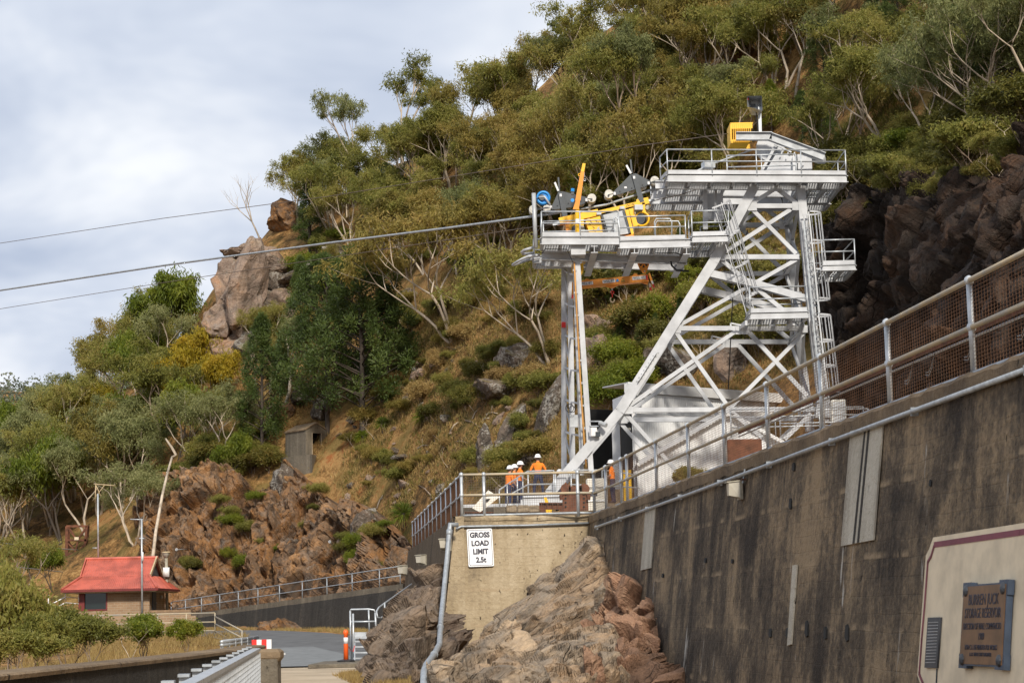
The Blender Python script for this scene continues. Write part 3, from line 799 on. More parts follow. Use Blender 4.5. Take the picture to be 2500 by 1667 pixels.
def streaks(n, region, mat, seed, ln):
    rr = random.Random(seed); mb = MB()
    for _ in range(n):
        u = rr.uniform(region[0], region[2]); v = rr.uniform(region[1], region[3]); w = rr.uniform(0.3, 1.1); l = rr.uniform(*ln)
        k = -0.06
        mb.prism([onwall(u, v, 0.033), onwall(u + w, v - 0.3 * w, 0.033), onwall(u + w * 0.6 + k * l, v + l, 0.033), onwall(u + k * l, v + l * 0.9, 0.033)], -_wn3 * 0.02)
    o = mb.build('lime_streaks', mat, dam_wall); o['kind'] = 'stuff'; return o

# service pipe below the coping
conduit = thing('conduit', (cornerJ.x, cornerJ.y, ZT - 0.4), 'thin grey conduit pipe clipped below the coping of the dark wall', 'pipe')
mb = MB(); q0 = [onwall(2520, 905, 0.10), onwall(2060, 1072, 0.10), onwall(1690, 1208, 0.10), onwall(1462, 1288, 0.12)]
mb.tube(q0, 0.045, 8); mb.build('pipe', 'galvanised_dull', conduit, True)
for k in range(9):
    t = k / 8; a, b = q0[0], q0[-1]; p = a + (b - a) * t
    mb = MB(); mb.box(p - _wn3 * 0.04, (0.12, 0.06, 0.14)); mb.build('clip', 'galvanised_dull', conduit)
conduit2 = thing('conduit', (cornerC.x, cornerC.y, ZT - 0.2), 'thin grey conduit pipe along the top of the tan end wall', 'pipe')


# wall lights
def wall_light(c, xd, nd, s, label, group='bulkhead lights on the walls'):
    xd = V(xd).normalized(); nd = V(nd).normalized(); up = V((0, 0, 1)); c = V(c)
    t = thing('wall_light', c, label, 'lamp', group)
    mb = MB(); w, h, d = 0.30 * s, 0.34 * s, 0.20 * s
    mb.hexa([c - xd * w - up * h, c + xd * w - up * h, c + xd * w - up * h + nd * d * .5, c - xd * w - up * h + nd * d * .5,
             c - xd * w + up * h, c + xd * w + up * h, c + xd * w + up * h + nd * d * .5, c - xd * w + up * h + nd * d * .5]); mb.build('housing', 'lamp_body', t)
    mb = MB(); a = c + nd * d * .5
    mb.hexa([a - xd * w * .9 - up * h * .8, a + xd * w * .9 - up * h * .8, a + xd * w * .5 - up * h * .55 + nd * d * 2, a - xd * w * .5 - up * h * .55 + nd * d * 2,
             a - xd * w * .9 + up * h * .9, a + xd * w * .9 + up * h * .9, a + xd * w * .7 + up * h * .75 + nd * d * 2, a - xd * w * .7 + up * h * .75 + nd * d * 2]); mb.build('lens', 'lamp_glass', t)
    mb = MB(); mb.hexa([a - xd * w * 1.05 + up * h * .92, a + xd * w * 1.05 + up * h * .92, a + xd * w * .8 + up * h * .8 + nd * d * 2.3, a - xd * w * .8 + up * h * .8 + nd * d * 2.3,
             a - xd * w * 1.05 + up * h * 1.05, a + xd * w * 1.05 + up * h * 1.05, a + xd * w * .8 + up * h * .93 + nd * d * 2.3, a - xd * w * .8 + up * h * .93 + nd * d * 2.3]); mb.build('hood', 'lamp_body', t)
    return t
wl1 = wall_light(onwall(1815, 1197, 0.05), WX, _wn, 0.62, 'boxy pale floodlight on the dark wall under the conduit')
mb = MB(); mb.tube([onwall(1826, 1146, 0.07), onwall(1824, 1180, 0.1)], 0.02, 6); mb.build('feed_pipe', 'galvanised_dull', wl1)
mb = MB(); mb.box(onwall(1824, 1171, 0.08), (0.1, 0.2, 0.03)); mb.build('bracket', 'rust', wl1)
_so = outward(cornerC, farE)
def onside(u, v, off=0.0):
    d = V(ray(u, v)); c = V(CAM); n = V((_so.x, _so.y, BAT)).normalized()
    t = (cornerC - c).dot(n) / d.dot(n); return c + d * t + n * off
_sd = (farE - cornerC).normalized()
wall_light(P(1090, 1329, 69.0), (1, 0.15, 0), (-0.35, -0.9, 0), 0.62, 'pale boxy floodlight beside the drainpipe near the load limit sign')
wall_light(P(1033, 1366, 82.0), (0.8, -0.5, 0), (-0.6, -0.75, 0), 0.62, 'dark boxy floodlight below the fence between the drainpipe and the lower rail')
wall_light(P(991, 1392, 103.0), (0.8, -0.5, 0), (-0.7, -0.7, 0), 0.8, 'pale boxy floodlight at the far end of the board marked wall')

# drainpipe
dp = thing('drainpipe', P(1035, 1667, 62.0), 'grey steel drainpipe running down past the load limit sign into the rocks', 'pipe')
mb = MB(); pts = [P(1118, 1281, 68.7), P(1099, 1280, 68.6), P(1097, 1300, 68.5), P(1092, 1360, 68.0), P(1083, 1450, 67.0), P(1075, 1530, 62.5), P(1073, 1572, 58.5), P(1060, 1597, 53.5), P(1042, 1620, 49.5), P(1035, 1640, 47), P(1034, 1700, 43)]
mb.tube(pts, 0.085, 10); mb.build('pipe', 'galvanised_dull', dp, True)
for k in (2, 5, 7):
    mb = MB(); d = (pts[k] - pts[k - 1]).normalized() * 0.1; mb.tube([pts[k] - d, pts[k] + d], 0.11, 10); mb.build('joint', 'galvanised_dull', dp, True)
pad = P(1100, 1300, 68.9)

# load limit sign
_tn = V((0, -1, BAT)).normalized(); _tx = (cornerJ - cornerC).normalized(); _tn = (_tn - _tx * _tn.dot(_tx)).normalized()
def ontan(u, v, off=0.0):
    d = V(ray(u, v)); c = V(CAM); t = (cornerC - c).dot(_tn) / d.dot(_tn); return c + d * t + _tn * off
mb = MB(); mb.tube([ontan(1444, 1277, .09), ontan(1290, 1283, .09), ontan(1124, 1286, .09), ontan(1112, 1292, .12)], 0.04, 8); mb.build('pipe', 'galvanised_dull', conduit2, True)
c4 = [ontan(1138, 1292, .06), ontan(1200, 1290, .06), ontan(1205, 1382, .06), ontan(1143, 1384, .06)]
sgx = (c4[1] - c4[0]).normalized(); sgy = (c4[0] - c4[3]).normalized(); sgn = sgx.cross(sgy).normalized()
if sgn.y > 0: sgn = -sgn
sgc = sum(c4, V((0, 0, 0))) / 4
sign = thing('sign', sgc - sgy * 0.6, 'white rectangular sign reading gross load limit 2.5t on the tan wall', 'sign')
SW, SH = (c4[1] - c4[0]).length / 2, (c4[0] - c4[3]).length / 2
def sgp(x, y, o=0.0): return sgc + sgx * x + sgy * y + sgn * o
def rrect(w, h, r, n=4):
    out = []
    for cx, cy, a0 in ((w - r, h - r, 0), (-w + r, h - r, 90), (-w + r, -h + r, 180), (w - r, -h + r, 270)):
        for k in range(n + 1):
            a = R(a0 + 90 * k / n); out.append((cx + r * math.cos(a), cy + r * math.sin(a)))
    return out
mb = MB(); mb.prism([sgp(x, y, 0.0) for x, y in rrect(SW, SH, 0.05)], sgn * 0.015); mb.build('panel', 'sign_white', sign)
mb = MB(); a = rrect(SW - 0.035, SH - 0.035, 0.05); b = rrect(SW - 0.052, SH - 0.052, 0.045); n = len(a)
mb.add([sgp(x, y, 0.0185) for x, y in a + b], [(i, (i + 1) % n, n + (i + 1) % n, n + i) for i in range(n)]); mb.build('border', 'sign_black', sign)
for body, yy, sz in (('GROSS', 0.66, 0.25), ('LOAD', 0.22, 0.25), ('LIMIT', -0.22, 0.25), ('2.5t', -0.66, 0.25)):
    text(body, sz, 'sign_black', sgp(0, yy * SH, 0.02), sgx, sgy, sign, sx=0.92, bold=.012)

# cream painted panel with plaques
panel = thing('painted_panel', onwall(2380, 1660), 'cream painted panel with maroon border line on the dark wall', 'panel')
po = [(2286, 1312), (2500, 1278), (2640, 1256), (2690, 1290), (2685, 1700), (2650, 1790), (2290, 1760), (2262, 1690), (2247, 1648), (2268, 1356), (2276, 1340)]
mb = MB(); mb.prism([onwall(u, v, 0.05) for u, v in po], -_wn3 * 0.06); mb.build('paint_field', 'cream_paint', panel)
ln = [(2290, 1330), (2500, 1300), (2630, 1281)]
def strip(pts, w, off, th=0.008):
    mb = MB(); q = [onwall(u, v, off) for u, v in pts]
    for a, b in zip(q, q[1:]):
        d = (b - a).normalized(); s = d.cross(_wn3).normalized() * w / 2
        mb.prism([a - s - d * w * .3, b - s + d * w * .3, b + s + d * w * .3, a + s - d * w * .3], _wn3 * th)
    return mb
strip(ln, 0.085, 0.052).build('border_line', 'maroon_paint', panel)
strip([(2289, 1334), (2282, 1358), (2274, 1372), (2266, 1480), (2259, 1560), (2253, 1645), (2262, 1667), (2275, 1700)], 0.05, 0.056).build('border_line', 'maroon_paint', panel)
pl = thing('plaque', onwall(2425, 1640), 'brown bronze plaque with raised lettering and corner studs on the cream panel', 'plaque')
pq = [onwall(2378, 1424, 0.06), onwall(2490, 1415, 0.06), onwall(2474, 1639, 0.06), onwall(2364, 1631, 0.06)]
plc = sum(pq, V((0, 0, 0))) / 4; pw = (pq[1] - pq[0]).length / 2; ph = (pq[0] - pq[3]).length / 2
pxd = (pq[1] - pq[0]).normalized(); pyd = (pq[0] - pq[3] + pq[1] - pq[2]).normalized(); pyd = (pyd - pxd * pyd.dot(pxd)).normalized()
def plp(x, y, o=0): return plc + pxd * x * pw + pyd * y * ph + _wn3 * o
mb = MB(); mb.prism([plp(x, y) for x, y in ((-1, -1), (-.62, -1), (-.62, -.94), (.62, -.94), (.62, -1), (1, -1), (1, -.66), (.97, -.66), (.97, .66), (1, .66), (1, 1), (.62, 1), (.62, .94), (-.62, .94), (-.62, 1), (-1, 1), (-1, .66), (-.97, .66), (-.97, -.66), (-1, -.66))], _wn3 * 0.09); mb.build('plate', 'blue_grey_metal', pl)
mb = MB(); mb.prism([plp(x, y, 0.085) for x, y in ((-.93, -.9), (.93, -.9), (.93, .9), (-.93, .9))], _wn3 * 0.015); mb.build('face', 'bronze', pl)
for sx in (-.82, .82):
    for sy in (-.8, .8):
        mb = MB(); mb.tube([plp(sx, sy, 0.09), plp(sx, sy, 0.12), plp(sx, sy, 0.14)], [0.09, 0.075, 0.02], 10); mb.build('stud', 'dark_plaque', pl)
for body, yy, sz, s in (('BURREN JUCK', .57, .22, .9), ('STORAGE RESERVOIR', .26, .2, .78), ('ERECTION OF WALL COMMENCED', -.04, .13, .76), ('1909', -.27, .14, 0.9), ('HON C.A. LEE MINISTER FOR WORKS', -.52, .10, .8), ('L.A.B. WADE CHIEF ENGINEER', -.68, .075, .9)):
    text(body, sz, 'sign_black', plp(0.0, yy, 0.102), pxd, pyd, pl, sx=s)
pl2 = thing('plaque', onwall(2290, 1628), 'narrow dark grey plaque with fine lines of text on the cream panel', 'plaque')
pp = [(2278, 1508), (2309, 1507), (2300, 1631), (2270, 1630)]
mb = MB(); mb.prism([onwall(u, v, 0.055) for u, v in pp], _wn3 * 0.03); mb.build('plate', 'dark_plaque', pl2)
for k in range(14):
    t = 0.1 + 0.8 * k / 13; a = onwall(2280 - 8 * t, 1508 + 122 * t, 0.088); b = onwall(2306 - 8 * t, 1507 + 122 * t, 0.088)
    mb = MB(); mb.bar(a + (b - a) * .05, b - (b - a) * .05, 0.012, 0.012); mb.build('text_line', 'grey_steel', pl2)
mb = MB(); mb.tube([onwall(2297, 1632, 0.06), onwall(2294, 1700, 0.06)], 0.012, 6); mb.build('drip_tube', 'dark_plaque', pl2)

# ------------------------------------------------------------------ fences
def wire_panel(a, b, h, dv, dh, r, z0=0.06):
    mb = MB(); L = (b - a).length; up = V((0, 0, 1))
    n = max(2, int(L / dv))
    for k in range(1, n):
        p = a + (b - a) * (k / n); mb.tube([p + up * z0, p + up * h], r, 3, False)
    m = int((h - z0) / dh)
    for k in range(m + 1):
        z = z0 + (h - z0) * k / m; mb.tube([a + up * z, b + up * z], r, 3, False)
    return mb
def ball(mb, c, r):
    c = V(c); mb.tube([c + V((0, 0, -r)), c + V((0, 0, -r * .6)), c, c + V((0, 0, r * .6)), c + V((0, 0, r))], [r * .2, r * .8, r, r * .8, r * .2], 8)
def fence(name, label, posts, h, pr, rr, pmat, rmat, wmat=None, dv=0.1, dh=0.06, wr=0.003, rails=(1.0, 0.52), bottom=True, balls=True, group=None, lean=(0, 0, 0)):
    t = thing(name, posts[0], label, 'fence', group)
    up = V((0, 0, h)) + V(lean)
    for p in posts:
        mb = MB(); mb.tube([p - V((0, 0, .05)), p + up], pr, 8)
        if balls:
            for f in rails: ball(mb, p + up * f, pr * 1.6)
        mb.build('post', pmat, t, True)
    for f in rails:
        mb = MB(); mb.tube([p + up * f for p in posts], rr, 8); mb.build('rail', rmat, t, True)
    if bottom:
        mb = MB(); mb.tube([p + up * 0.05 for p in posts], rr * .9, 8); mb.build('bottom_rail', 'galvanised_dull', t, True)
    if wmat:
        for a, b in zip(posts, posts[1:]):
            o = wire_panel(a, b, h * rails[0] - 0.02, dv, dh, wr).build('wire_mesh', wmat, t)
    return t
def offline(u, v, D): 
    p = P(u, v, D); return V((p.x, p.y, ZT))
fp = []
Dl = [26.2, 30.0, 34.4, 39.0, 43.7, 48.3, 53.0, 58.0, 63.4, 64.6, 68.0]
for D in Dl:
    t = (D - cornerJ.y) / (nearN.y - cornerJ.y); p = cornerJ + (nearN - cornerJ) * t
    fp.append(p - _wn * 0.22 + V((0, 0, .02)))
fence('wall_fence', 'long tubular fence with rusty wire mesh rising along the top of the dark wall', fp, 1.5, 0.05, 0.045, 'galvanised', 'beige_rail', 'rusty_wire', 0.13, 0.055, 0.0040)
fq = [fp[-1], P(1453, 1266, 70.2), P(1413, 1274, 69.9), P(1183, 1276, 69.9), P(1128, 1279, 69.8)]
fq = [V((p.x, p.y + (0.25 if i else 0), ZT + .02)) for i, p in enumerate(fq)]
fence('wall_fence', 'tubular fence with wire mesh above the tan end wall in front of the workers', fq, 1.5, 0.055, 0.045, 'galvanised', 'beige_rail', 'dark_wire', 0.08, 0.08, 0.0042)
fr = [fq[-1]]
for k in range(1, 13):
    p = cornerC + (farE - cornerC) * (k / 12.0) + V((0.28, 0.1, 0.02)); fr.append(p)
fence('wall_fence', 'tubular fence with dense rusty mesh receding above the board marked wall', fr, 1.5, 0.045, 0.04, 'galvanised', 'galvanised', 'rusty_wire', 0.10, 0.06, 0.006)
# pipe and hanging wires behind the big fence
cg = thing('cable_rail', fp[1] + V((0.5, 0, .7)), 'rusty angle iron with looped cables behind the mesh of the long wall fence', 'rail')
ca = fp[0] - _wn * 0.35 + V((0, 0, .85)); cb = fp[5] - _wn * 0.35 + V((0, 0, .85))
mb = MB(); mb.bar(ca, cb, 0.02, 0.06); mb.build('angle_iron', 'rust', cg)
mb = MB(); mb.tube([ca + V((0, 0, -.09)), cb + V((0, 0, -.09))], 0.018, 6); mb.build('conduit', 'galvanised', cg)
for k, D in enumerate((28.4, 30.8, 32.8, 34.0)):
    t = (D - fp[0].y) / (fp[5].y - fp[0].y); p = ca + (cb - ca) * t + V((0, 0, -.09)) + _wn * 0.04
    for j in range(4):
        mb = MB(); dp_ = _dir * (-0.55 - .06 * j)
        mb.tube([p, p - _dir * .18 + V((0, 0, -.16 - .03 * j)), p - _dir * .38 + V((0, 0, -.28 - .03 * j)), p - _dir * .55 + V((0, 0, -.27 - .02 * j))], 0.006, 4); mb.build('loose_cable', ('galvanised', 'black_rubber')[j % 2], cg)

# ------------------------------------------------------------------ road and parapet
mb = MB(); mb.prism([(-5.9, -12, 0.004), (3.0, -12, 0.004), (2.0, 25, 0.004), (-2.6, 47, 0.004), (-2.6, 66.5, 0.004), (-9.0, 66.5, 0.004), (-8.0, 45, 0.004), (-5.6, 30, 0.004)], (0, 0, -0.3))
road = mb.build('road', 'concrete_road'); tag(road, 'pale concrete road across the dam', kind='structure')
def strip_on_ground(name, centre, width, mat, lift, nw=6, ns=40):
    q = polyline(centre, np.linspace(0, 1, ns)); tx = np.gradient(q, axis=0); tx /= np.linalg.norm(tx, axis=1)[:, None]
    nn = np.stack([-tx[:, 1], tx[:, 0]], 1); wv = np.linspace(-.5, .5, nw)
    w = np.interp(np.linspace(0, 1, ns), np.linspace(0, 1, len(width)), width)
    x = q[:, 0, None] + nn[:, 0, None] * wv[None] * w[:, None]; y = q[:, 1, None] + nn[:, 1, None] * wv[None] * w[:, None]
    z = height(x, y) + lift
    return linkmesh(name, np_mesh(name, np.stack([x.ravel(), y.ravel(), z.ravel()], 1), grid_faces(ns, nw), mat, smooth=True))
a = strip_on_ground('asphalt_road', [(-6.3, 66.2), (-6.8, 75), (-8.4, 86), (-12.0, 98), (-17.5, 110), (-26, 122)], [5.2, 5.6, 6.0, 5.5, 5.0], 'asphalt', 0.05)
tag(a, 'grey asphalt road curving up to the house', kind='structure')
a = strip_on_ground('road_patch', [(-7.0, 66.3), (-8.0, 76), (-9.6, 84)], [3.4, 3.2, 2.0], 'asphalt_patch', 0.065, 4, 14)
tag(a, 'paler patch on the asphalt road', kind='structure')
# curved dam parapet on the left
def parapet_mesh(name, pts, mats, parent, w=0.5, h=1.0):
    q = polyline(pts, np.linspace(0, 1, 40)); tx = np.gradient(q, axis=0); tx /= np.linalg.norm(tx, axis=1)[:, None]; nn = np.stack([tx[:, 1], -tx[:, 0]], 1)
    prof = [(0.30, -1.2), (0.28, -0.10), (0.33, -0.09), (0.34, -0.03), (0.30, 0.0), (-0.26, 0.015), (-0.31, -0.03), (-0.31, -0.10), (-0.26, -.11), (-0.26, -1.2)]
    A = np.array([[(q[i, 0] + nn[i, 0] * a, q[i, 1] + nn[i, 1] * a, 0.93 + b) for a, b in prof] for i in range(len(q))])
    o3 = np.array(OFF[parent.name])
    for nm, sl, m in (('wall_face', slice(0, 3), mats[0]), ('coping', slice(2, 8), mats[1]), ('back_face', slice(7, 10), mats[0])):
        B = A[:, sl]; p = B.reshape(-1, 3)
        p = p + np.stack([fbm(p * 1.5, 3, 5 + k) for k in range(3)], 1) * 0.025
        linkmesh(nm, np_mesh(nm, p - o3, grid_faces(B.shape[0], B.shape[1]), m, smooth=False), parent)
par = thing('parapet', (-7.2, 30, 0), 'low curving concrete parapet with dark streaked face at the bottom of the view', 'parapet')
parapet_mesh('parapet', [(-8.6, 14), (-7.75, 25), (-7.35, 32), (-6.95, 40), (-6.8, 47), (-7.0, 53)], ('concrete_black', 'concrete_coping'), par)  # shadow below the lip put into the darker face colour; streaks are its own
pil = thing('gate_pillar', P(660, 1667, 42.0), 'squat concrete pillar with chamfered cap beside the galvanised rail', 'pillar')
pc = P(652, 1600, 42.5)
mb = MB(); mb.box((pc.x, pc.y, 0.40), (0.52, 0.6, 0.84)); bevel(mb.build('shaft', 'concrete_grey', pil), 0.02)
mb = MB(); s = 0.31
mb.tube([(pc.x, pc.y, .72), (pc.x, pc.y, .80), (pc.x, pc.y, .92), (pc.x, pc.y, .98)], [0.37, 0.45, 0.45, 0.34], 4)
capo = mb.build('cap', 'concrete_coping', pil)
for v_ in capo.data.vertices:
    x, y = v_.co.x - (pc.x - OFF[pil.name].x), v_.co.y - (pc.y - OFF[pil.name].y); c_, s_ = math.cos(R(45)), math.sin(R(45))
    v_.co.x = pc.x - OFF[pil.name].x + c_ * x - s_ * y; v_.co.y = pc.y - OFF[pil.name].y + s_ * x + c_ * y
# galvanised barrier with mesh close to the camera
gb = thing('mesh_barrier', (-4.0, 28, 0), 'galvanised barrier with stepped top rail and wire mesh leading to the squat pillar', 'barrier')
ga, gz = V((-5.42, 41.6, 0)), V((-3.15, 19.0, 0)); gd = (gz - ga).normalized()
mb = MB(); mb.bar(ga + V((0, 0, .985)), gz + V((0, 0, .985)), 0.16, 0.06); mb.build('top_rail', 'galvanised', gb)
mb = MB(); mb.bar(ga + V((0.02, 0, .90)), gz + V((0.02, 0, .90)), 0.05, 0.12); mb.build('flat_rail', 'galvanised', gb)
for k in range(11):
    p = ga + (gz - ga) * (k / 10) + V((-0.16, 0, 0))
    mb = MB(); mb.box(p + V((0, 0, .52)), (0.10, 0.10, 1.02), 0.1); mb.box(p + V((0, 0, 1.035)), (0.12, 0.22, 0.03), 0.1); mb.build('post', 'galvanised_dull', gb)
wire_panel(ga + V((.08, 0, 0)), gz + V((.08, 0, 0)), 0.92, 0.16, 0.075, 0.005).build('wire_mesh', 'galvanised', gb)
# bollard on a pad, barrier boards, platform steps
bp = P(845, 1621, 67.0)
padt = thing('kerb_pad', (bp.x + .3, bp.y, 0), 'small raised concrete pad under the orange bollard', 'pad')
mb = MB(); mb.prism([(bp.x - 1.0, bp.y - 2.6, 0), (bp.x + 2.8, bp.y - 2.0, 0), (bp.x + 3.2, bp.y + 2.2, 0), (bp.x - .9, bp.y + 1.8, 0)], (0, 0, 0.14)); bevel(mb.build('slab', 'concrete_grey', padt), .02)
bo = thing('bollard', (bp.x, bp.y, .14), 'orange plastic bollard with white reflective band by the steel steps', 'bollard')
z0 = .14
mb = MB(); mb.tube([(bp.x, bp.y, z0), (bp.x, bp.y, z0 + .05), (bp.x, bp.y, z0 + .08)], [.30, .30, .12], 12); mb.build('base', 'black_rubber', bo)
mb = MB(); mb.tube([(bp.x, bp.y, z0 + .08), (bp.x, bp.y, z0 + .62), (bp.x, bp.y, z0 + .66)], [.085, .075, .07], 14); mb.build('lower_tube', 'orange_plastic', bo, True)
mb = MB(); mb.tube([(bp.x, bp.y, z0 + .6), (bp.x, bp.y, z0 + .80)], [.079, .076], 14); mb.build('reflective_band', 'white_plastic', bo, True)
mb = MB(); mb.tube([(bp.x, bp.y, z0 + .78), (bp.x, bp.y, z0 + .90), (bp.x, bp.y, z0 + .93), (bp.x, bp.y, z0 + 1.0), (bp.x, bp.y, z0 + 1.06)], [.07, .068, .09, .085, .04], 14); mb.build('top_cap', 'orange_plastic', bo, True)
br = thing('barrier_board', P(640, 1592, 56), 'red and white barrier panel at the end of the parapet', 'barrier')
c = P(638, 1576, 57)
for k in range(4):
    mb = MB(); mb.box((c.x - .2 + .14 * k, c.y, c.z), (.135, .05, .36), 0.0); mb.build('stripe_panel', ('red_plastic', 'white_plastic')[k % 2], br)
mb = MB(); mb.bar((c.x + .2, c.y - .3, c.z - .22), (c.x + .6, c.y + .3, c.z - .24), .12, .05); mb.build('foot', 'white_plastic', br)
mb = MB(); mb.bar((c.x - .25, c.y - .03, c.z - .16), (c.x + .3, c.y - .03, c.z - .16), .03, .04); mb.build('rail', 'white_plastic', br)
st = thing('steel_steps', P(880, 1616, 69.5), 'galvanised steel step platform with handrails behind the orange bollard', 'steps')
def S(u, v, D=70.0): return P(u, v, D)
def st_tube(name, pts, r=.03): 
    mb = MB(); mb.tube(pts, r, 7); return mb.build(name, 'galvanised', st, True)
st_tube('post', [S(858, 1611), S(855, 1490)], .035); st_tube('post', [S(864, 1616, 69.4), S(862, 1497, 69.4)], .035)
st_tube('post', [S(902, 1545, 70.6), S(900, 1487, 70.6)]); st_tube('post', [S(919, 1549), S(916, 1495)], .035)
st_tube('top_rail', [S(855, 1490), S(857, 1487), S(900, 1486), S(913, 1488), S(917, 1496)]); st_tube('mid_rail', [S(857, 1517), S(917, 1516)])
st_tube('handrail', [S(1005, 1425, 76), S(925, 1482, 71), S(919, 1492, 70.5), S(922, 1506, 70.3), S(930, 1508, 70.5), S(1005, 1448, 76)])
st_tube('post', [S(939, 1470, 71.2), S(940, 1520, 71.2)])
for k, v in enumerate((1548, 1556, 1565, 1578, 1592, 1606)):
    mb = MB(); a, b = S(863, v, 70.2 - k * .2), S(919, v, 70.2 - k * .2); mb.bar(a, b, .28, .05 if k else .16); mb.build('tread', 'galvanised', st)
mb = MB(); mb.bar(S(866, 1560, 70), S(866, 1618, 68.8), .04, .2); mb.build('stringer', 'galvanised', st)
mb = MB(); mb.tube([S(849, 1575, 67.5), S(856, 1585, 68), S(862, 1590, 69), S(866, 1575, 69)], .012, 5); mb.build('cord', 'red_plastic', st)

# ------------------------------------------------------------------ far retaining wall with fence, left of the return wall
ra, rb_ = P(985, 1424, 106.0), P(465, 1498, 128.0)
rw = thing('retaining_wall', (rb_.x, rb_.y, 0), 'low dark concrete retaining wall beside the asphalt road', 'wall')
n = 40; A = []
for k in range(n + 1):
    p = ra + (rb_ - ra) * (k / n); o = outward(ra, rb_); o = -o if o.y > 0 else o
    A.append([tuple(p - o * .5 + V((0, 0, -.1))), tuple(p - o * .5), tuple(p), tuple(p + o * .02 + V((0, 0, -.3))), tuple(p + o * .12 + V((0, 0, -1.2))), tuple(V((p.x, p.y, 0)) + o * .3)])
A = np.array(A); p = A.reshape(-1, 3) + np.stack([fbm(A.reshape(-1, 3) * 1.1, 3, k) for k in range(3)], 1) * .06
B = p.reshape(A.shape); o3 = np.array(OFF[rw.name])
linkmesh('coping', np_mesh('coping', B[:, :4].reshape(-1, 3) - o3, grid_faces(n + 1, 4), 'concrete_grey'), rw)
linkmesh('wall_face', np_mesh('wall_face', B[:, 3:].reshape(-1, 3) - o3, grid_faces(n + 1, 3), 'concrete_black'), rw)
rq = []
for u in (978, 935, 876, 819, 761, 705, 650, 598, 547, 495, 448, 405):
    t = (985 - u) / (985 - 465); p = ra + (rb_ - ra) * t; rq.append(p + V((0, .3, -.05)))
fence('roadside_fence', 'thin grey pipe fence climbing along the low dark retaining wall', rq, 1.0, .032, .03, 'galvanised_dull', 'galvanised_dull', 'dark_wire', .14, .14, .004, (1.0, .5), False, False)
# ------------------------------------------------------------------ cableway tower
DF, DB = 84.0, 88.2
def F(u, v, D=DF): 
    return P(u, v, D)
def Bk(u, v, y=DB):          # same place on the rear frame
    p = P(u, v, DF); return V((p.x, y, p.z))
tower = thing('cableway_tower', F(1430, 1200), 'tall white steel cableway tower with raised platforms, ladders and diagonal bracing', 'tower')
W = 'white_steel'
def part(name, fn, mat=W, parent=None, smooth=False):
    mb = MB(); fn(mb); return mb.build(name, mat, parent or tower, smooth)
def both(name, pa, pb, w, h, kind='i', t=0.03, up=(0, 1, 0)):
    for g in (F, Bk):
        part(name, lambda m: (m.ibeam if kind == 'i' else m.bar)(g(*pa), g(*pb), *((w, h, t) if kind == 'i' else (w, h)), up=up))
# inclined main legs (front and rear), with flanges and bolted splice plates
for g in (F, Bk):
    for a, b in (((1340, 1206), (1512, 1005)), ((1512, 1005), (1741, 640)), ((1741, 640), (1842, 455))):
        part('inclined_leg', lambda m: m.ibeam(g(*a), g(*b), 0.42, 0.50, 0.035, (0, 1, 0)))
    part('splice_plate', lambda m: m.bar(g(1557, 933) + V((0, -.24, 0)), g(1602, 862) + V((0, -.24, 0)), 0.03, 0.40, (0, 1, 0)) if g is F else m.bar(g(1557, 933), g(1602, 862), .52, .4, (0, 1, 0)))
for k in range(8):
    for s_ in (-1, 1):
        t = k / 7; c = F(1560 + 40 * t, 928 - 62 * t) + V((.11 * s_, -.27, .06 * s_))
        part('bolt', lambda m: m.disc(c, (0, 1, 0), .025, .03, 6), 'grey_steel')
# right columns
for g in (F, Bk):
    for a, b in (((1954, 455), (1981, 765)), ((1981, 765), (2013, 1030))):
        part('column', lambda m: m.ibeam(g(*a), g(*b), 0.36, 0.36, 0.035, (0, 1, 0)))
part('column_foot', lambda m: m.hexa([F(1988, 1020) + V((0, -.3, 0)), F(2032, 1020) + V((0, -.3, 0)), F(2032, 1020) + V((0, .5, 0)), F(1988, 1020) + V((0, .5, 0)),
      F(1998, 960) + V((0, -.22, 0)), F(2014, 960) + V((0, -.22, 0)), F(2014, 960) + V((0, .3, 0)), F(1998, 960) + V((0, .3, 0))]))
# horizontal beams
for a, b, w, h in (((1826, 504), (1952, 504), .2, .26), ((1750, 628), (1950, 628), .2, .24), ((1648, 802), (1965, 802), .2, .22), ((1520, 1001), (1985, 999), .2, .2)):
    both('beam', a, b, w, h)
# cross ties between the frames
for (u, v) in ((1831, 504), (1948, 504), (1758, 628), (1948, 628), (1655, 802), (1962, 802), (1524, 1001), (1985, 999), (1842, 455), (1954, 458)):
    part('cross_tie', lambda m: m.ibeam(F(u, v), Bk(u, v), .16, .18, .02))
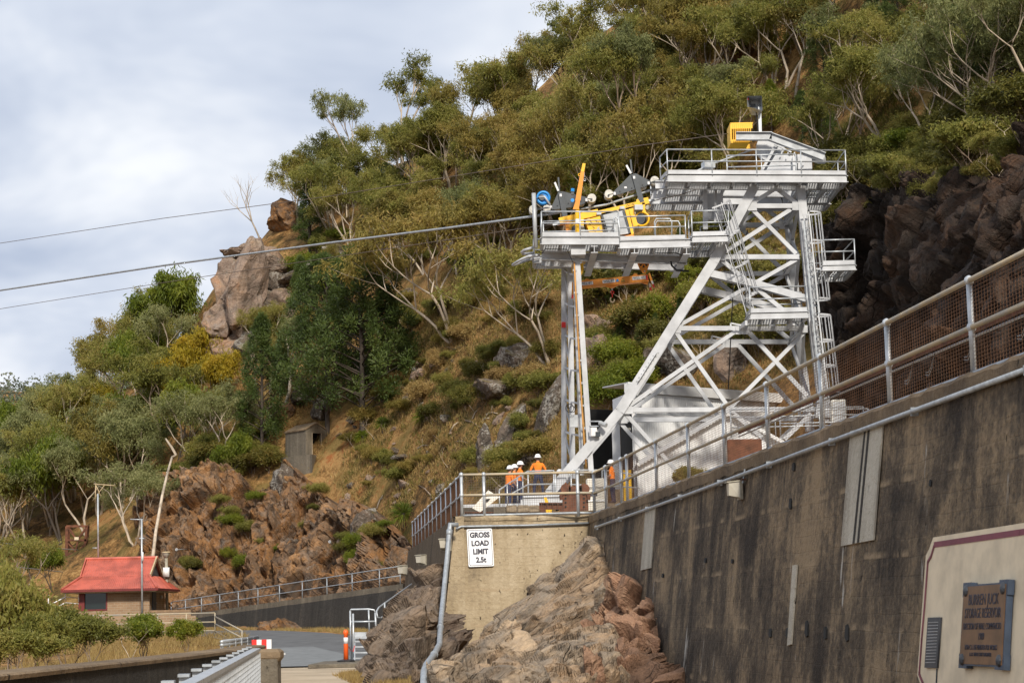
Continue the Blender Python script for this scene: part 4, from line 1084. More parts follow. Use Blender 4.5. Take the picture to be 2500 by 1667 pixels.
# bracing
BR = [((1895, 460), (1835, 498)), ((1895, 460), (1945, 498)),
      ((1836, 512), (1943, 620)), ((1930, 512), (1762, 620)),
      ((1760, 634), (1958, 794)), ((1944, 634), (1655, 796)),
      ((1650, 812), (1778, 994)), ((1800, 806), (1590, 952)), ((1590, 952), (1536, 990)), ((1824, 806), (1970, 966)), ((1965, 810), (1784, 994)),
      ((1526, 1008), (1676, 1176)), ((1776, 1004), (1560, 1130)), ((1784, 1004), (1860, 1068)), ((1980, 1010), (1915, 1072))]
for _k, (a, b) in enumerate(BR):
    _o = V((0, -.05 + .019 * (_k % 6) + .006 * (_k // 6), 0))
    for g in (F, Bk): part('brace', lambda m: m.ibeam(g(*a) + _o, g(*b) + _o, .16 + .004 * (_k % 5), .16 + .003 * (_k % 4), .025, (0, 1, 0)))
for (u, v, w, h) in ((1836, 505, 22, 22), (1942, 505, 18, 20), (1756, 628, 30, 18), (1812, 808, 34, 18), (1650, 804, 24, 20), (1962, 804, 18, 18), (1530, 1002, 30, 18), (1780, 1003, 26, 14), (1895, 462, 26, 14)):
    for g in (F, Bk):
        part('gusset_plate', lambda m: m.prism([g(u - w / 2, v - h / 2) + V((0, -.155, 0)), g(u + w / 2, v - h / 2) + V((0, -.155, 0)), g(u + w / 2, v + h / 2) + V((0, -.155, 0)), g(u - w / 2, v + h / 2) + V((0, -.155, 0))], (0, .02, 0)))
# deep girders from leg to column
for g in (F, Bk):
    part('girder', lambda m: m.ibeam(g(1722, 666), g(1852, 696), .3, .42, .03, (0, 1, 0)))
    part('girder', lambda m: m.ibeam(g(1852, 696), g(1968, 730), .3, .36, .03, (0, 1, 0)))
# rear diagonals in plan
for v1, v2 in ((504, 628), (628, 802), (802, 999)):
    u1 = {504: 1950, 628: 1950, 802: 1963}[v1]; u2 = {628: 1950, 802: 1963, 999: 1985}[v2]
    part('brace', lambda m: m.ibeam(F(u1, v1), Bk(u2, v2), .12, .12, .02))
    part('brace', lambda m: m.ibeam(Bk(u1, v1), F(u2, v2), .12, .12, .02))
# front mast: two pairs of slender posts with ties
MP = [((1409, 626), (1443, 1150), DF, .22), ((1402, 640), (1421, 1160), DF + .5, .16), ((1377, 640), (1377, 1150), DB, .24), ((1391, 640), (1398, 1168), DB - .6, .24)]
for a, b, D, w in MP:
    part('mast_post', lambda m: m.ibeam(P(*a, D), P(*b, D), w, w, .025, (0, 1, 0)))
for k in range(7):
    t = k / 6; 
    a = P(1377, 660 + 470 * t, DB); b = P(1390 + 7 * t, 668 + 470 * t, DB - .6); c = P(1404 + 16 * t, 660 + 470 * t, DF + .5); d = P(1411 + 30 * t, 650 + 470 * t, DF)
    part('mast_tie', lambda m: m.bar(a, b, .08, .08)); part('mast_tie', lambda m: m.bar(c, d, .08, .08)); part('mast_tie', lambda m: m.bar(b, c + V((0, 0, -.2)), .07, .07))
    if k < 6:
        part('mast_lacing', lambda m: m.bar(a, P(1391 + 7 * (t + .16), 668 + 470 * (t + .16), DB - .6), .06, .06))
part('hose', lambda m: m.tube([P(1402, 640, DF - .15), P(1406, 720, DF - .15), P(1411, 820, DF - .15), P(1417, 930, DF - .15), P(1423, 1030, DF - .15), P(1431, 1140, DF - .15)], .04, 6), 'rope_orange', None, True)
for k in range(9): part('hose_clip', lambda m: m.box(P(1403 + 24 * k / 8, 660 + 55 * k, DF - .12), (.16, .1, .08)), 'grey_steel')
part('alarm_beacon', lambda m: m.tube([P(1371, 793, DB - .3), P(1381, 793, DB - .3)], .13, 10), 'red_plastic')
part('junction_box', lambda m: m.box(P(1401, 1028, DF + .2), (.34, .24, .52)), 'grey_steel')
part('camera_arm', lambda m: m.bar(P(1432, 1028, DF), P(1468, 1028, DF - .4), .05, .05), 'galvanised')
part('camera_arm', lambda m: m.bar(P(1432, 1040, DF), P(1462, 1040, DF - .4), .05, .05), 'galvanised')
part('camera', lambda m: m.tube([P(1464, 1032, DF - .5), P(1480, 1038, DF - .7)], .10, 10), 'grey_steel')
part('floodlight', lambda m: m.box(P(1448, 1054, DF - .4), (.26, .2, .36), .4), 'white_plastic')
part('floodlight', lambda m: m.box(P(1458, 1060, DF - .4), (.2, .2, .2), .4), 'charcoal_paint')
part('cable_coil', lambda m: (m.ring(P(1391, 996, DF - .2), (0, 1, .1), .17, .015, 20, 4), m.ring(P(1397, 999, DF - .2), (0, 1, .1), .13, .015, 20, 4)), 'black_rubber')

# platforms ----------------------------------------------------------------
def railing(pts, h=1.05, posts=None, r=.03, rails=(1.0, .52), kick=.16, name='railing', mat='galvanised'):
    """pts: deck-level corners; rails follow them, posts every ~1.9 m"""
    pts = [V(p) for p in pts]; up = V((0, 0, 1))
    mb = MB()
    for f in rails: mb.tube([p + up * h * f for p in pts], r, 7)
    o = mb.build(name, mat, tower, True)
    if kick:
        mb = MB()
        for a, b in zip(pts, pts[1:]): mb.bar(a + up * kick / 2, b + up * kick / 2, .012, kick)
        mb.build('kick_plate', W, o)
    done = []
    for a, b in zip(pts, pts[1:]):
        n = max(1, round((b - a).length / 1.9))
        for k in range(n + 1):
            p = a + (b - a) * (k / n)
            if any((p - q).length < .3 for q in done): continue
            done.append(p); mb = MB(); mb.tube([p - up * .12, p + up * h], r * .95, 7); mb.build('post', mat, o, True)
    return o
_dk = 0
def deck(name, corners, bh=.30, bw=.14, joists=5, pitch=.11):
    """corners: 4 deck-level points (front-left, front-right, back-right, back-left)"""
    fl, fr_, br_, bl = [V(c) for c in corners]; up = V((0, 0, 1))
    global _dk
    _dk = (_dk + 1) % 7
    dz = V((0, 0, -bh / 2 - .004 * _dk)); up_ = up
    mb = MB(); mb.ibeam(fl + dz, fr_ + dz, bw, bh, .03); o = mb.build(name, W, tower)
    for a, b in ((bl, br_), (fl, bl), (fr_, br_)):
        mb = MB(); mb.ibeam(a + dz + V((0, 0, -.007)), b + dz + V((0, 0, -.007)), bw * .97, bh * (.99 if a is bl and b is br_ else .8), .03); mb.build('edge_beam', W, o)
    for k in range(1, joists):
        t = k / joists; mb = MB(); mb.ibeam(fl + (fr_ - fl) * t + dz, bl + (br_ - bl) * t + dz + V((0, 0, -.03)), .1, bh * .7, .02); mb.build('joist', W, o)
    mb = MB(); n = max(2, int((fr_ - fl).length / pitch))
    for k in range(n + 1):
        t = k / n; mb.bar(fl + (fr_ - fl) * t - up * (.02 + .0013 * _dk), bl + (br_ - bl) * t - up * (.02 + .0013 * _dk), .055, .035)
    for k in range(4):
        t = k / 3; mb.bar(fl + (bl - fl) * t - up * .055, fr_ + (br_ - fr_) * t - up * .055, .03, .03)
    g = mb.build('grating', W, o); g['kind'] = 'stuff'
    return o
def yy(p, y): return V((p.x, y, p.z))
# top platform
a, b = F(1630, 424, 83.0), F(2066, 426, 83.0)
deck('top_platform', (a, b, yy(b, 84.4), yy(a, 84.4)), .36, .16, 8)
a2 = V((a.x - .3, 87.6, a.z)); b2 = V((b.x, 87.6, b.z))
deck('top_platform', (a2, b2, yy(b2, 89.0), yy(a2, 89.0)), .36, .16, 8)
deck('top_platform', (V((b.x - 1.85, 84.6, b.z)), V((b.x - .05, 84.6, b.z)), V((b.x - .05, 87.4, b.z)), V((b.x - 1.85, 87.4, b.z))), .30, .14, 3)
deck('top_platform', (V((a.x + .13, 84.6, a.z)), V((a.x + 2.6, 84.6, a.z)), V((a.x + 2.6, 87.4, a.z)), V((a.x + .13, 87.4, a.z))), .30, .14, 3)
railing([V((a.x - .2, 84.4, a.z)), yy(a, 83.0), yy(b, 83.0), yy(b, 89.0), V((a2.x, 89.0, a.z))])
railing([V((a.x + 2.7, 84.45, a.z)), V((b.x - 1.9, 84.45, a.z))], kick=0)
# trolley beams under it and crown girder
part('head_girder', lambda m: m.ibeam(F(1590, 462, 86), F(1740, 466, 86), .3, .5, .04))
part('head_girder', lambda m: m.ibeam(F(1740, 466, 86), F(1972, 470, 86), .3, .5, .04))
part('head_girder', lambda m: m.ibeam(F(1600, 452, 84.2), F(1972, 456, 84.2), .22, .34, .03))
part('hanger_panel', lambda m: m.box(P(1742, 500, 85.5), (.8, .5, 1.35)))
part('hanger_post', lambda m: m.bar(P(1722, 455, 85.2), P(1722, 560, 85.2), .2, .2))
part('hanger_post', lambda m: m.bar(P(1748, 450, 84.8), P(1746, 545, 84.8), .10, .10))
for k, (u, v) in enumerate(((1596, 478), (1608, 478), (1620, 474))):
    part('rope_clamp', lambda m: m.hexa([P(u - 7, v + 8, 84.6), P(u + 5, v + 8, 84.6), P(u + 5, v + 8, 85.2), P(u - 7, v + 8, 85.2), P(u, v - 12, 84.6), P(u + 8, v - 12, 84.6), P(u + 8, v - 12, 85.2), P(u, v - 12, 85.2)]), 'white_steel')
# saddle machine on the top platform: cranked beam, sheave frame, guard box, horn lamp
for dy in (85.2, 86.9):
    part('saddle_beam', lambda m: (m.ibeam(P(1797, 333, dy), P(1884, 333, dy), .26, .36, .03), m.ibeam(P(1880, 334, dy), P(2012, 383, dy), .26, .36, .03)), 'grey_steel')
part('saddle_nose', lambda m: m.tube([P(1985, 378, 86), P(2005, 388, 86), P(2016, 398, 86)], [.3, .26, .05], 10), 'white_steel', None, True)
part('sheave', lambda m: m.disc(P(1880, 362, 86.05), (0, 1, 0), .62, .3, 28), 'white_steel')
part('sheave_frame', lambda m: (m.bar(P(1900, 345, 85.4), P(1858, 420, 85.4), .12, .4, (0, 1, 0)), m.bar(P(1906, 352, 86.7), P(1866, 420, 86.7), .12, .4, (0, 1, 0))))
for k in range(6):
    part('frame_rung', lambda m: m.bar(P(1897 - 7 * k, 356 + 11 * k, 85.4), P(1897 - 7 * k, 356 + 11 * k, 86.7), .08, .08))
part('sheave_housing', lambda m: m.hexa([P(1868, 420, 85.2), P(1940, 420, 85.2), P(1940, 420, 87), P(1868, 420, 87), P(1895, 375, 85.2), P(1944, 382, 85.2), P(1944, 382, 87), P(1895, 375, 87)]))
part('sheave_housing', lambda m: m.box(P(1960, 402, 85.8), (.62, 1.2, .66)))
for k in range(5): part('stiffener', lambda m: m.bar(P(1912 + 14 * k, 362 + 5 * k, 85.1), P(1905 + 14 * k, 384 + 5 * k, 85.1), .05, .05))
part('strut', lambda m: m.bar(P(1890, 352, 85.05), P(1932, 372, 85.05), .06, .06))
part('strut', lambda m: m.bar(P(1938, 384, 85.0), P(1938, 420, 85.0), .12, .12))
gc = P(1807, 333, 86.4)
part('guard_box', lambda m: (m.box(gc + V((0, 0, .43)), (1.0, 1.3, .06)), m.box(gc + V((-.1, 0, -.43)), (.8, 1.3, .06)), m.box(gc + V((-.48, 0, 0)), (.05, 1.3, .86)), m.box(gc + V((.1, .62, 0)), (.8, .05, .86)), m.box(gc + V((0, -.62, .30)), (.96, .05, .22)), m.box(gc + V((-.05, -.62, -.36)), (.8, .05, .12))), 'yellow_paint')
part('guard_mesh', lambda m: [m.bar(gc + V((-.46 + .085 * k, -.66, -.42)), gc + V((-.46 + .085 * k, -.66, .42)), .03, .03) for k in range(11)], 'yellow_paint')
part('guard_sheave', lambda m: m.disc(gc + V((0.05, 0, 0)), (0, 1, 0), .36, .2, 22), 'orange_paint')
part('lamp_pole', lambda m: m.bar(P(1856, 325, 86), P(1854, 262, 86), .13, .13), 'galvanised')
part('lamp_conduit', lambda m: m.tube([P(1850, 330, 85.9), P(1849, 300, 85.9), P(1846, 275, 85.9)], .025, 6), 'black_rubber')
hc = P(1841, 262, 86)
part('horn_hood', lambda m: m.add([hc + V(q) for q in ((-.36, -.5, .38), (.3, -.5, .38), (.3, .35, .38), (-.1, .35, .38), (-.36, -.5, -.1), (.3, -.5, -.28), (.3, .35, -.28), (-.1, .35, -.28))], [(0, 1, 2, 3), (4, 7, 6, 5), (1, 5, 6, 2), (3, 2, 6, 7), (0, 3, 7, 4)]), 'galvanised')
part('horn_mouth', lambda m: m.box(hc + V((-.02, .1, .02)), (.2, .05, .3)), 'charcoal_paint')
part('red_lens', lambda m: m.disc(hc + V((-.30, -.3, .3)), (0, 1, 0), .05, .05, 8), 'red_plastic')
part('motor_box', lambda m: m.box(P(1729, 404, 85.4), (.5, .4, .25), .3), 'galvanised')
part('rope', lambda m: m.tube([P(1700, 418, 85.3), P(1740, 400, 85.6), P(1840, 365, 86.05)], .04, 6), 'grey_steel')

# main carriage platform (left)
zl = F(1323, 577, 83.2)
a, b = F(1323, 576, 83.2), F(1511, 576, 83.2)
deck('carriage_platform', (a, b, yy(b, 84.8), yy(a, 84.8)), .36, .16, 4)
c, d = F(1513, 586, 83.2), F(1686, 584, 83.2); d = V((d.x, d.y, c.z))
deck('carriage_platform', (c, d, yy(d, 84.8), yy(c, 84.8)), .36, .16, 4)
e, f_ = V((a.x - .3, 87.2, a.z - .12)), V((d.x, 87.2, c.z))
deck('carriage_platform', (e, f_, V((f_.x, 88.6, f_.z)), V((e.x, 88.6, e.z))), .34, .16, 8)
deck('carriage_platform', (V((a.x + .17, 85.0, a.z - .1)), V((a.x + 1.0, 85.0, a.z - .1)), V((a.x + 1.0, 87.0, a.z - .1)), V((a.x + .17, 87.0, a.z - .1))), .3, .14, 2)
for t in (.35, .62, .97):
    part('cross_bearer', lambda m: m.ibeam(a + (d - a) * t + V((0, -.05, -.55)), a + (d - a) * t + V((-.1, 5.6, -.6)), .3, .3, .03))
part('rail_girder', lambda m: m.ibeam(V((a.x, 85.2, a.z - .5)), V((d.x, 85.2, c.z - .6)), .2, .36, .03))
part('rail_girder', lambda m: m.ibeam(V((a.x, 86.8, a.z - .5)), V((d.x, 86.8, c.z - .6)), .2, .36, .03))
part('mast_head', lambda m: m.box(F(1411, 612, 83.8), (.62, .9, .5)))
part('mast_head', lambda m: m.box(P(1384, 636, 87.8), (.66, 1.0, .3)))
railing([yy(a, 84.8), yy(a, 83.2), yy(b, 83.2)])
railing([V((c.x, 83.2, c.z)), V((d.x - .2, 83.2, c.z))], h=1.0)
railing([V((e.x, 84.9, e.z)), V((e.x, 88.6, e.z)), V((f_.x, 88.6, f_.z))], h=1.0)
railing([V((a.x + .1, 84.85, a.z)), V((a.x + 3.2, 84.85, a.z))], h=.95, kick=0)
for (u0, u1, v0, v1) in ((1497, 1510, 531, 560), (1598, 1640, 534, 572), (1600, 1660, 540, 583)):
    part('hoop_rail', lambda m: m.tube([P(u0, v1, 84.6), P(u0, v0 + 8, 84.6), P(u0 + 4, v0, 84.6), P(u1 - 4, v0, 84.6), P(u1, v0 + 8, 84.6), P(u1, v1 + 10, 84.6)], .03, 7), 'galvanised', None, True)
part('buffer_rail', lambda m: m.tube([P(1302, 604, 84), P(1280, 611, 84.4), P(1274, 616, 85), P(1278, 620, 86), P(1302, 618, 87)], .06, 8), W, None, True)
part('buffer_rail', lambda m: m.tube([P(1318, 622, 84), P(1290, 626, 84), P(1270, 635, 84.5), P(1252, 646, 85)], .06, 8), W, None, True)
part('buffer_rail', lambda m: m.tube([P(1318, 630, 87), P(1290, 634, 87), P(1268, 642, 86.4), P(1252, 647, 85)], .06, 8), W, None, True)
part('end_post', lambda m: m.tube([P(1308, 605, 83.5), P(1303, 472, 83.5)], .09, 8), 'grey_steel', None, True)
part('cable_loop', lambda m: m.tube([P(1600, 618, 84), P(1650, 617, 84), P(1675, 628, 84), P(1712, 632, 84)], .02, 6), 'black_rubber', None, True)
part('cable_loop', lambda m: m.tube([P(1638, 638, 84.5), P(1640, 648, 84.5), P(1652, 660, 84.5), P(1682, 662, 84.5)], .045, 7), 'black_rubber', None, True)
part('cable_loop', lambda m: m.tube([P(1312, 612, 83.8), P(1324, 619, 83.8), P(1330, 608, 83.6), P(1384, 609, 83.6), P(1394, 630, 83.6), P(1398, 640, 83.6)], .02, 6), 'black_rubber', None, True)
# connecting landing
a, b = F(1690, 575, 83.0), F(1780, 572, 83.0); b.z = a.z
deck('landing', (a, b, yy(b, 86.5), yy(a, 86.5)), .30, .14, 3)
railing([V((a.x, 84.5, a.z)), yy(a, 83.0), yy(b, 83.0)], h=1.05)
railing([V((a.x + .7, 86.5, a.z)), yy(b, 86.5)], h=1.05)
# mid landing by the column
a, b = F(1832, 762, 82.6), F(1972, 763, 82.6); b.z = a.z
deck('mid_landing', (a, b, yy(b, 84.2), yy(a, 84.2)), .30, .14, 4)
railing([yy(a, 84.2), yy(a, 82.6), yy(b, 82.6)]); railing([yy(a, 84.2), yy(b, 84.2)])
for u in (1822, 1938): part('bracket', lambda m: m.bar(P(u, 788, 82.8), P(u - 18, 802, 84.2), .1, .2))
part('drop_arm', lambda m: (m.bar(P(1784, 797, 83.5), P(1784, 789, 83.5), .06, .06), m.bar(P(1784, 789, 83.5), P(1810, 794, 83.5), .06, .06)))
part('drop_arm', lambda m: (m.bar(P(1738, 832, 87.5), P(1738, 820, 87.5), .06, .06), m.bar(P(1738, 820, 87.5), P(1764, 827, 87.5), .06, .06)))
# small side platform at right
a, b = F(2008, 646, 82.8), F(2088, 645, 82.8); b.z = a.z
deck('side_platform', (a, b, yy(b, 85.6), yy(a, 85.6)), .26, .12, 3)
railing([yy(a, 82.8), yy(b, 82.8), yy(b, 85.6), yy(a, 85.6)])
part('platform_arm', lambda m: m.ibeam(P(1990, 690, 85.6), P(2060, 668, 85.6), .14, .2, .02))

# caged ladders
def ladder(p0, p1, wdir, out, w=.45, cage=True, hoops=5, name='caged_ladder'):
    p0, p1, wd, ou = V(p0), V(p1), V(wdir).normalized(), V(out).normalized()
    mb = MB()
    for s_ in (-1, 1): mb.bar(p0 + wd * s_ * w / 2, p1 + wd * s_ * w / 2, .06, .03)
    o = mb.build(name, W, tower)
    n = int((p1 - p0).length / .3); mb = MB()
    for k in range(1, n): q = p0 + (p1 - p0) * (k / n); mb.tube([q - wd * w / 2, q + wd * w / 2], .014, 5)
    mb.build('rungs', 'galvanised', o)['kind'] = 'stuff'
    if cage:
        RAD = .38
        for k in range(hoops):
            q = p0 + (p1 - p0) * (0.14 + .86 * k / (hoops - 1)); mb = MB(); pts = []
            for j in range(11):
                t = math.pi * j / 10; pts.append(q + wd * RAD * math.cos(t) + ou * (RAD * 1.7 * math.sin(t)))
            for x, y in zip(pts, pts[1:]): mb.bar(x, y, .015, .07, (p1 - p0))
            mb.build('hoop', W, o)
        for j in range(1, 10, 1):
            if j % 2 == 0 and j not in (2, 8, 4, 6): continue
            t = math.pi * j / 10; d = wd * RAD * math.cos(t) + ou * (RAD * 1.7 * math.sin(t))
            mb = MB(); mb.bar(p0 + (p1 - p0) * .14 + d, p1 + d, .04, .015, ou); mb.build('cage_strip', W, o)
    return o
ladder(F(1832, 762, 82.9), F(1752, 500, 82.9), (.5, -.75, .2), (.85, .5, .35), .5, True, 4)
ladder(F(1994, 765, 83.2), F(1968, 520, 83.2), (.3, -.95, 0), (.95, .25, 0), .5, True, 4)
ladder(F(2018, 985, 83.2), F(1992, 770, 83.2), (.3, -.95, 0), (.95, .25, 0), .5, True, 4)
for k in range(14): part('cable_tray_rung', lambda m: m.bar(P(1965 + 2.9 * k, 560 + 29 * k, 83.3), P(1980 + 2.9 * k, 562 + 29 * k, 83.3), .03, .03), 'galvanised_dull')
part('cable_tray', lambda m: m.bar(P(1962, 540, 83.25), P(2003, 960, 83.25), .06, .03), 'galvanised_dull')
part('cable_tray', lambda m: m.bar(P(1977, 540, 83.25), P(2018, 960, 83.25), .06, .03), 'galvanised_dull')
for a, b, c in (((1826, 560), (1790, 700), (1778, 950)), ((1905, 470), (1912, 500), (1925, 520))):
    part('hanging_cable', lambda m: m.tube([P(*a, 86), P(*b, 86.1), P(*c, 86)], .025, 5), 'black_rubber', None, True)

# ------------------------------------------------------------------ carriage, crane, reel, lifting beam
SP = .0188  # metres per photo pixel at the tower is about this
def Z8(x, y, D): return P(1280 + x * .14456, 380 + y * .14456, D)      # close-up coordinates
car = thing('cable_carriage', Z8(1200, 1330, 85.8), 'yellow carriage slung under dark sheave plates on the tower cable', 'carriage')
def cp(name, fn, mat, smooth=False): return part(name, fn, mat, car, smooth)
D1 = 85.5
def plate(name, poly, D, th, mat): return cp(name, lambda m: m.prism([Z8(x, y, D) for x, y in poly], (0, th, 0)), mat)
for dy in (0, .5):
    plate('sheave_plate', [(440, 905), (575, 610), (650, 605), (1100, 715), (1090, 775), (900, 855), (480, 915)], D1 + dy, .03, 'charcoal_paint')
    plate('sheave_plate', [(1475, 640), (1790, 325), (1880, 300), (2140, 435), (2130, 490), (1500, 685)], D1 + dy, .03, 'charcoal_paint')
    cp('hanger_strap', lambda m: m.bar(Z8(610, 620, D1 + dy - .05), Z8(705, 1110, D1 + dy - .05), .05, .20 if dy else .22, (1, 0, 0)), 'charcoal_paint')
    cp('hanger_strap', lambda m: m.bar(Z8(1855, 320, D1 + dy - .05), Z8(1985, 790, D1 + dy - .05), .05, .22, (1, 0, 0)), 'charcoal_paint')
    cp('link_arm', lambda m: m.bar(Z8(2130, 460, D1 + dy), Z8(2330, 400, D1 + dy), .04, .16, (0, 1, 0)), 'charcoal_paint')
    cp('link_arm', lambda m: m.bar(Z8(230, 905, D1 + dy), Z8(460, 870, D1 + dy), .04, .16, (0, 1, 0)), 'grey_steel')
    cp('link_arm', lambda m: m.bar(Z8(1060, 735, D1 + dy), Z8(1150, 735, D1 + dy), .04, .06, (0, 1, 0)), 'charcoal_paint')
    cp('link_arm', lambda m: m.bar(Z8(1420, 665, D1 + dy), Z8(1500, 650, D1 + dy), .04, .06, (0, 1, 0)), 'charcoal_paint')
for (x, y, r) in ((150, 930, 72), (1135, 740, 74), (1425, 670, 74), (2195, 445, 74), (380, 900, 66), (755, 850, 54), (560, 900, 54), (965, 810, 54), (1620, 650, 54), (1815, 590, 54), (2010, 535, 54)):
    cp('wheel', lambda m: m.disc(Z8(x, y, D1 + .28), (0, 1, 0), r * .14456 * .0177, .12 if r < 70 else .62, 20), 'white_dirty', False)
    if r > 70: cp('axle_cap', lambda m: m.disc(Z8(x, y, D1 - .06), (0, 1, 0), .045, .06, 8), 'charcoal_paint')
for a, b, w in (((575, 370), (592, 605), .07), ((515, 455), (575, 600), .08), ((1795, 70), (1818, 300), .07), ((1725, 165), (1800, 305), .08)):
    cp('guide_post', lambda m: m.bar(Z8(*a, D1 + .2), Z8(*b, D1 + .2), w, w), 'charcoal_paint' if a[0] in (575, 1795) else 'white_plastic')
for (x, y) in ((615, 670), (1855, 370), (1050, 750), (1525, 640), (2100, 465), (450, 870)):
    cp('bolt_plate', lambda m: m.box(Z8(x, y, D1 - .09), (.09, .03, .12)), 'white_plastic')
for (x, y) in ((745, 810), (560, 848), (955, 768), (1615, 608), (1815, 550), (1995, 497)):
    cp('plate_hole', lambda m: m.disc(Z8(x, y, D1 - .008), (0, 1, 0), .03, .02, 10), 'black_rubber')
cp('plate_label', lambda m: m.box(Z8(1710, 540, D1 - .01), (.11, .02, .08)), 'white_plastic')
cp('main_beam', lambda m: m.bar(Z8(590, 1110, D1), Z8(1250, 960, D1), .28, .17, (0, 1, 0)), 'yellow_paint')
cp('main_beam', lambda m: m.hexa([Z8(1150, 1010, D1 + .2), Z8(1950, 830, D1 + .2), Z8(1950, 830, D1 - .1), Z8(1150, 1010, D1 - .1), Z8(1150, 955, D1 + .2), Z8(1950, 765, D1 + .2), Z8(1950, 765, D1 - .1), Z8(1150, 955, D1 - .1)][::1]), 'yellow_paint')
cp('main_beam', lambda m: m.bar(Z8(1900, 800, D1), Z8(2100, 760, D1), .28, .14, (0, 1, 0)), 'yellow_paint')
cp('beam_tip', lambda m: m.bar(Z8(2080, 765, D1), Z8(2200, 750, D1), .1, .10, (0, 1, 0)), 'galvanised')
cp('beam_tip', lambda m: m.bar(Z8(480, 1160, D1), Z8(600, 1140, D1), .12, .10, (0, 1, 0)), 'galvanised')
plate('tail_bracket', [(560, 1160), (640, 1085), (760, 1080), (760, 1150)], D1 - .05, .3, 'orange_paint')
plate('engine_cover', [(780, 1060), (1000, 1010), (1010, 1340), (730, 1340)], D1 - .2, .9, 'yellow_paint')
plate('side_frame', [(690, 1120), (760, 1090), (770, 1340), (720, 1340)], D1 - .3, 1.0, 'orange_paint')
plate('radiator_grille', [(800, 1210), (860, 1160), (870, 1330), (800, 1330)], D1 - .24, .05, 'charcoal_paint')
for k in range(7): plate('grille_bar', [(955, 1180 + 22 * k), (1000 + 8 * k, 1180 + 22 * k), (1006 + 8 * k, 1190 + 22 * k), (955, 1190 + 22 * k)], D1 - .26, .04, 'grey_steel')
plate('cover_door', [(1030, 1085), (1280, 1020), (1330, 1345), (1110, 1345)], D1 - .42, .9, 'yellow_paint')
for (x, y) in ((1100, 1100), (1190, 1090), (1080, 1140), (1150, 1200), (1160, 1250), (1110, 1310), (1190, 1290), (1240, 1120)):
    plate('louvre', [(x, y), (x + 8, y - 4), (x + 44, y + 28), (x + 36, y + 32)], D1 - .435, .02, 'black_rubber')
plate('logo_mark', [(1220, 1255), (1245, 1205), (1275, 1200), (1262, 1225), (1240, 1235), (1270, 1232), (1280, 1250), (1245, 1265)], D1 - .435, .02, 'grey_steel')
plate('tool_tray', [(1300, 1010), (1690, 920), (1800, 1310), (1400, 1370)], D1 - .3, .8, 'grey_steel')
plate('tray_edge', [(1300, 1010), (1330, 1000), (1440, 1370), (1400, 1370)], D1 - .36, .1, 'charcoal_paint')
plate('tray_edge', [(1660, 930), (1690, 920), (1800, 1300), (1770, 1310)], D1 - .36, .1, 'charcoal_paint')
plate('end_frame', [(1700, 920), (1760, 905), (1850, 1320), (1810, 1330)], D1 - .38, .9, 'yellow_paint')
plate('base_skid', [(1600, 1380), (1830, 1325), (1860, 1350), (1620, 1415)], D1 - .38, .9, 'orange_paint')
for (x, y) in ((1260, 985), (1650, 890)): cp('latch', lambda m: m.box(Z8(x, y, D1 - .2), (.2, .3, .12)), 'grey_steel')
cp('winch_block', lambda m: m.box(Z8(1920, 890, D1 - .1), (.36, .5, .22), .1), 'grey_steel')
cp('winch_ring', lambda m: m.ring(Z8(1990, 1070, D1 - .1), (.25, 1, 0), .30, .05, 22, 6), 'yellow_paint', True)
cp('winch_drum', lambda m: m.disc(Z8(1960, 1080, D1 + .1), (.2, 1, 0), .25, .4, 18), 'charcoal_paint')
cp('winch_arm', lambda m: m.bar(Z8(1800, 900, D1), Z8(1880, 1200, D1), .2, .22, (0, 1, 0)), 'yellow_paint')
cp('winch_arm', lambda m: m.bar(Z8(2010, 800, D1), Z8(2030, 980, D1), .12, .14, (0, 1, 0)), 'yellow_paint')
cp('spotlight', lambda m: m.disc(Z8(2090, 880, D1 - .1), (.3, 1, 0), .1, .15, 12), 'lamp_glass')
text('CC102', .13, 'sign_black', Z8(1790, 835, D1 - .115), (P(1550, 500, 85) - P(1540, 502.3, 85)), (0.2, 0, 1), car, 'lettering')
jib = thing('jib_crane', Z8(890, 1330, 83.9), 'yellow jib crane post with raised arm on the carriage platform', 'crane')
def jp(name, fn, mat): return part(name, fn, mat, jib)
jp('post', lambda m: m.tube([Z8(895, 1325, 84.0), Z8(892, 890, 84.0)], .09 * 1.0, 12), 'yellow_paint')
jp('base_collar', lambda m: m.tube([Z8(898, 1160, 84.0), Z8(897, 1075, 84.0)], .10, 12), 'white_plastic')
jp('knuckle', lambda m: m.hexa([Z8(820, 905, 83.88), Z8(920, 910, 83.88), Z8(920, 910, 84.15), Z8(820, 905, 84.15), Z8(875, 740, 83.88), Z8(945, 740, 83.88), Z8(945, 740, 84.15), Z8(875, 740, 84.15)]), 'orange_paint')
jp('arm', lambda m: m.hexa([Z8(860, 760, 83.9), Z8(950, 760, 83.9), Z8(950, 760, 84.12), Z8(860, 760, 84.12), Z8(955, 260, 83.9), Z8(1015, 270, 83.9), Z8(1015, 270, 84.12), Z8(955, 260, 84.12)]), 'orange_paint')
jp('arm_tip', lambda m: m.hexa([Z8(955, 270, 83.92), Z8(1010, 280, 83.92), Z8(1010, 280, 84.1), Z8(955, 270, 84.1), Z8(985, 130, 83.92), Z8(1035, 135, 83.92), Z8(1035, 135, 84.1), Z8(985, 130, 84.1)]), 'yellow_paint')
jp('arm_eye', lambda m: m.ring(Z8(932, 325, 84), (0, 1, 0), .05, .018, 12, 5), 'yellow_paint')
jp('hook', lambda m: (m.tube([Z8(1010, 280, 84), Z8(1018, 370, 84)], .018, 5), m.ring(Z8(1020, 410, 84), (0, 1, 0), .05, .015, 12, 5)), 'galvanised')
jp('winch', lambda m: (m.tube([Z8(815, 610, 84), Z8(820, 560, 84)], .085, 10),), 'blue_paint')
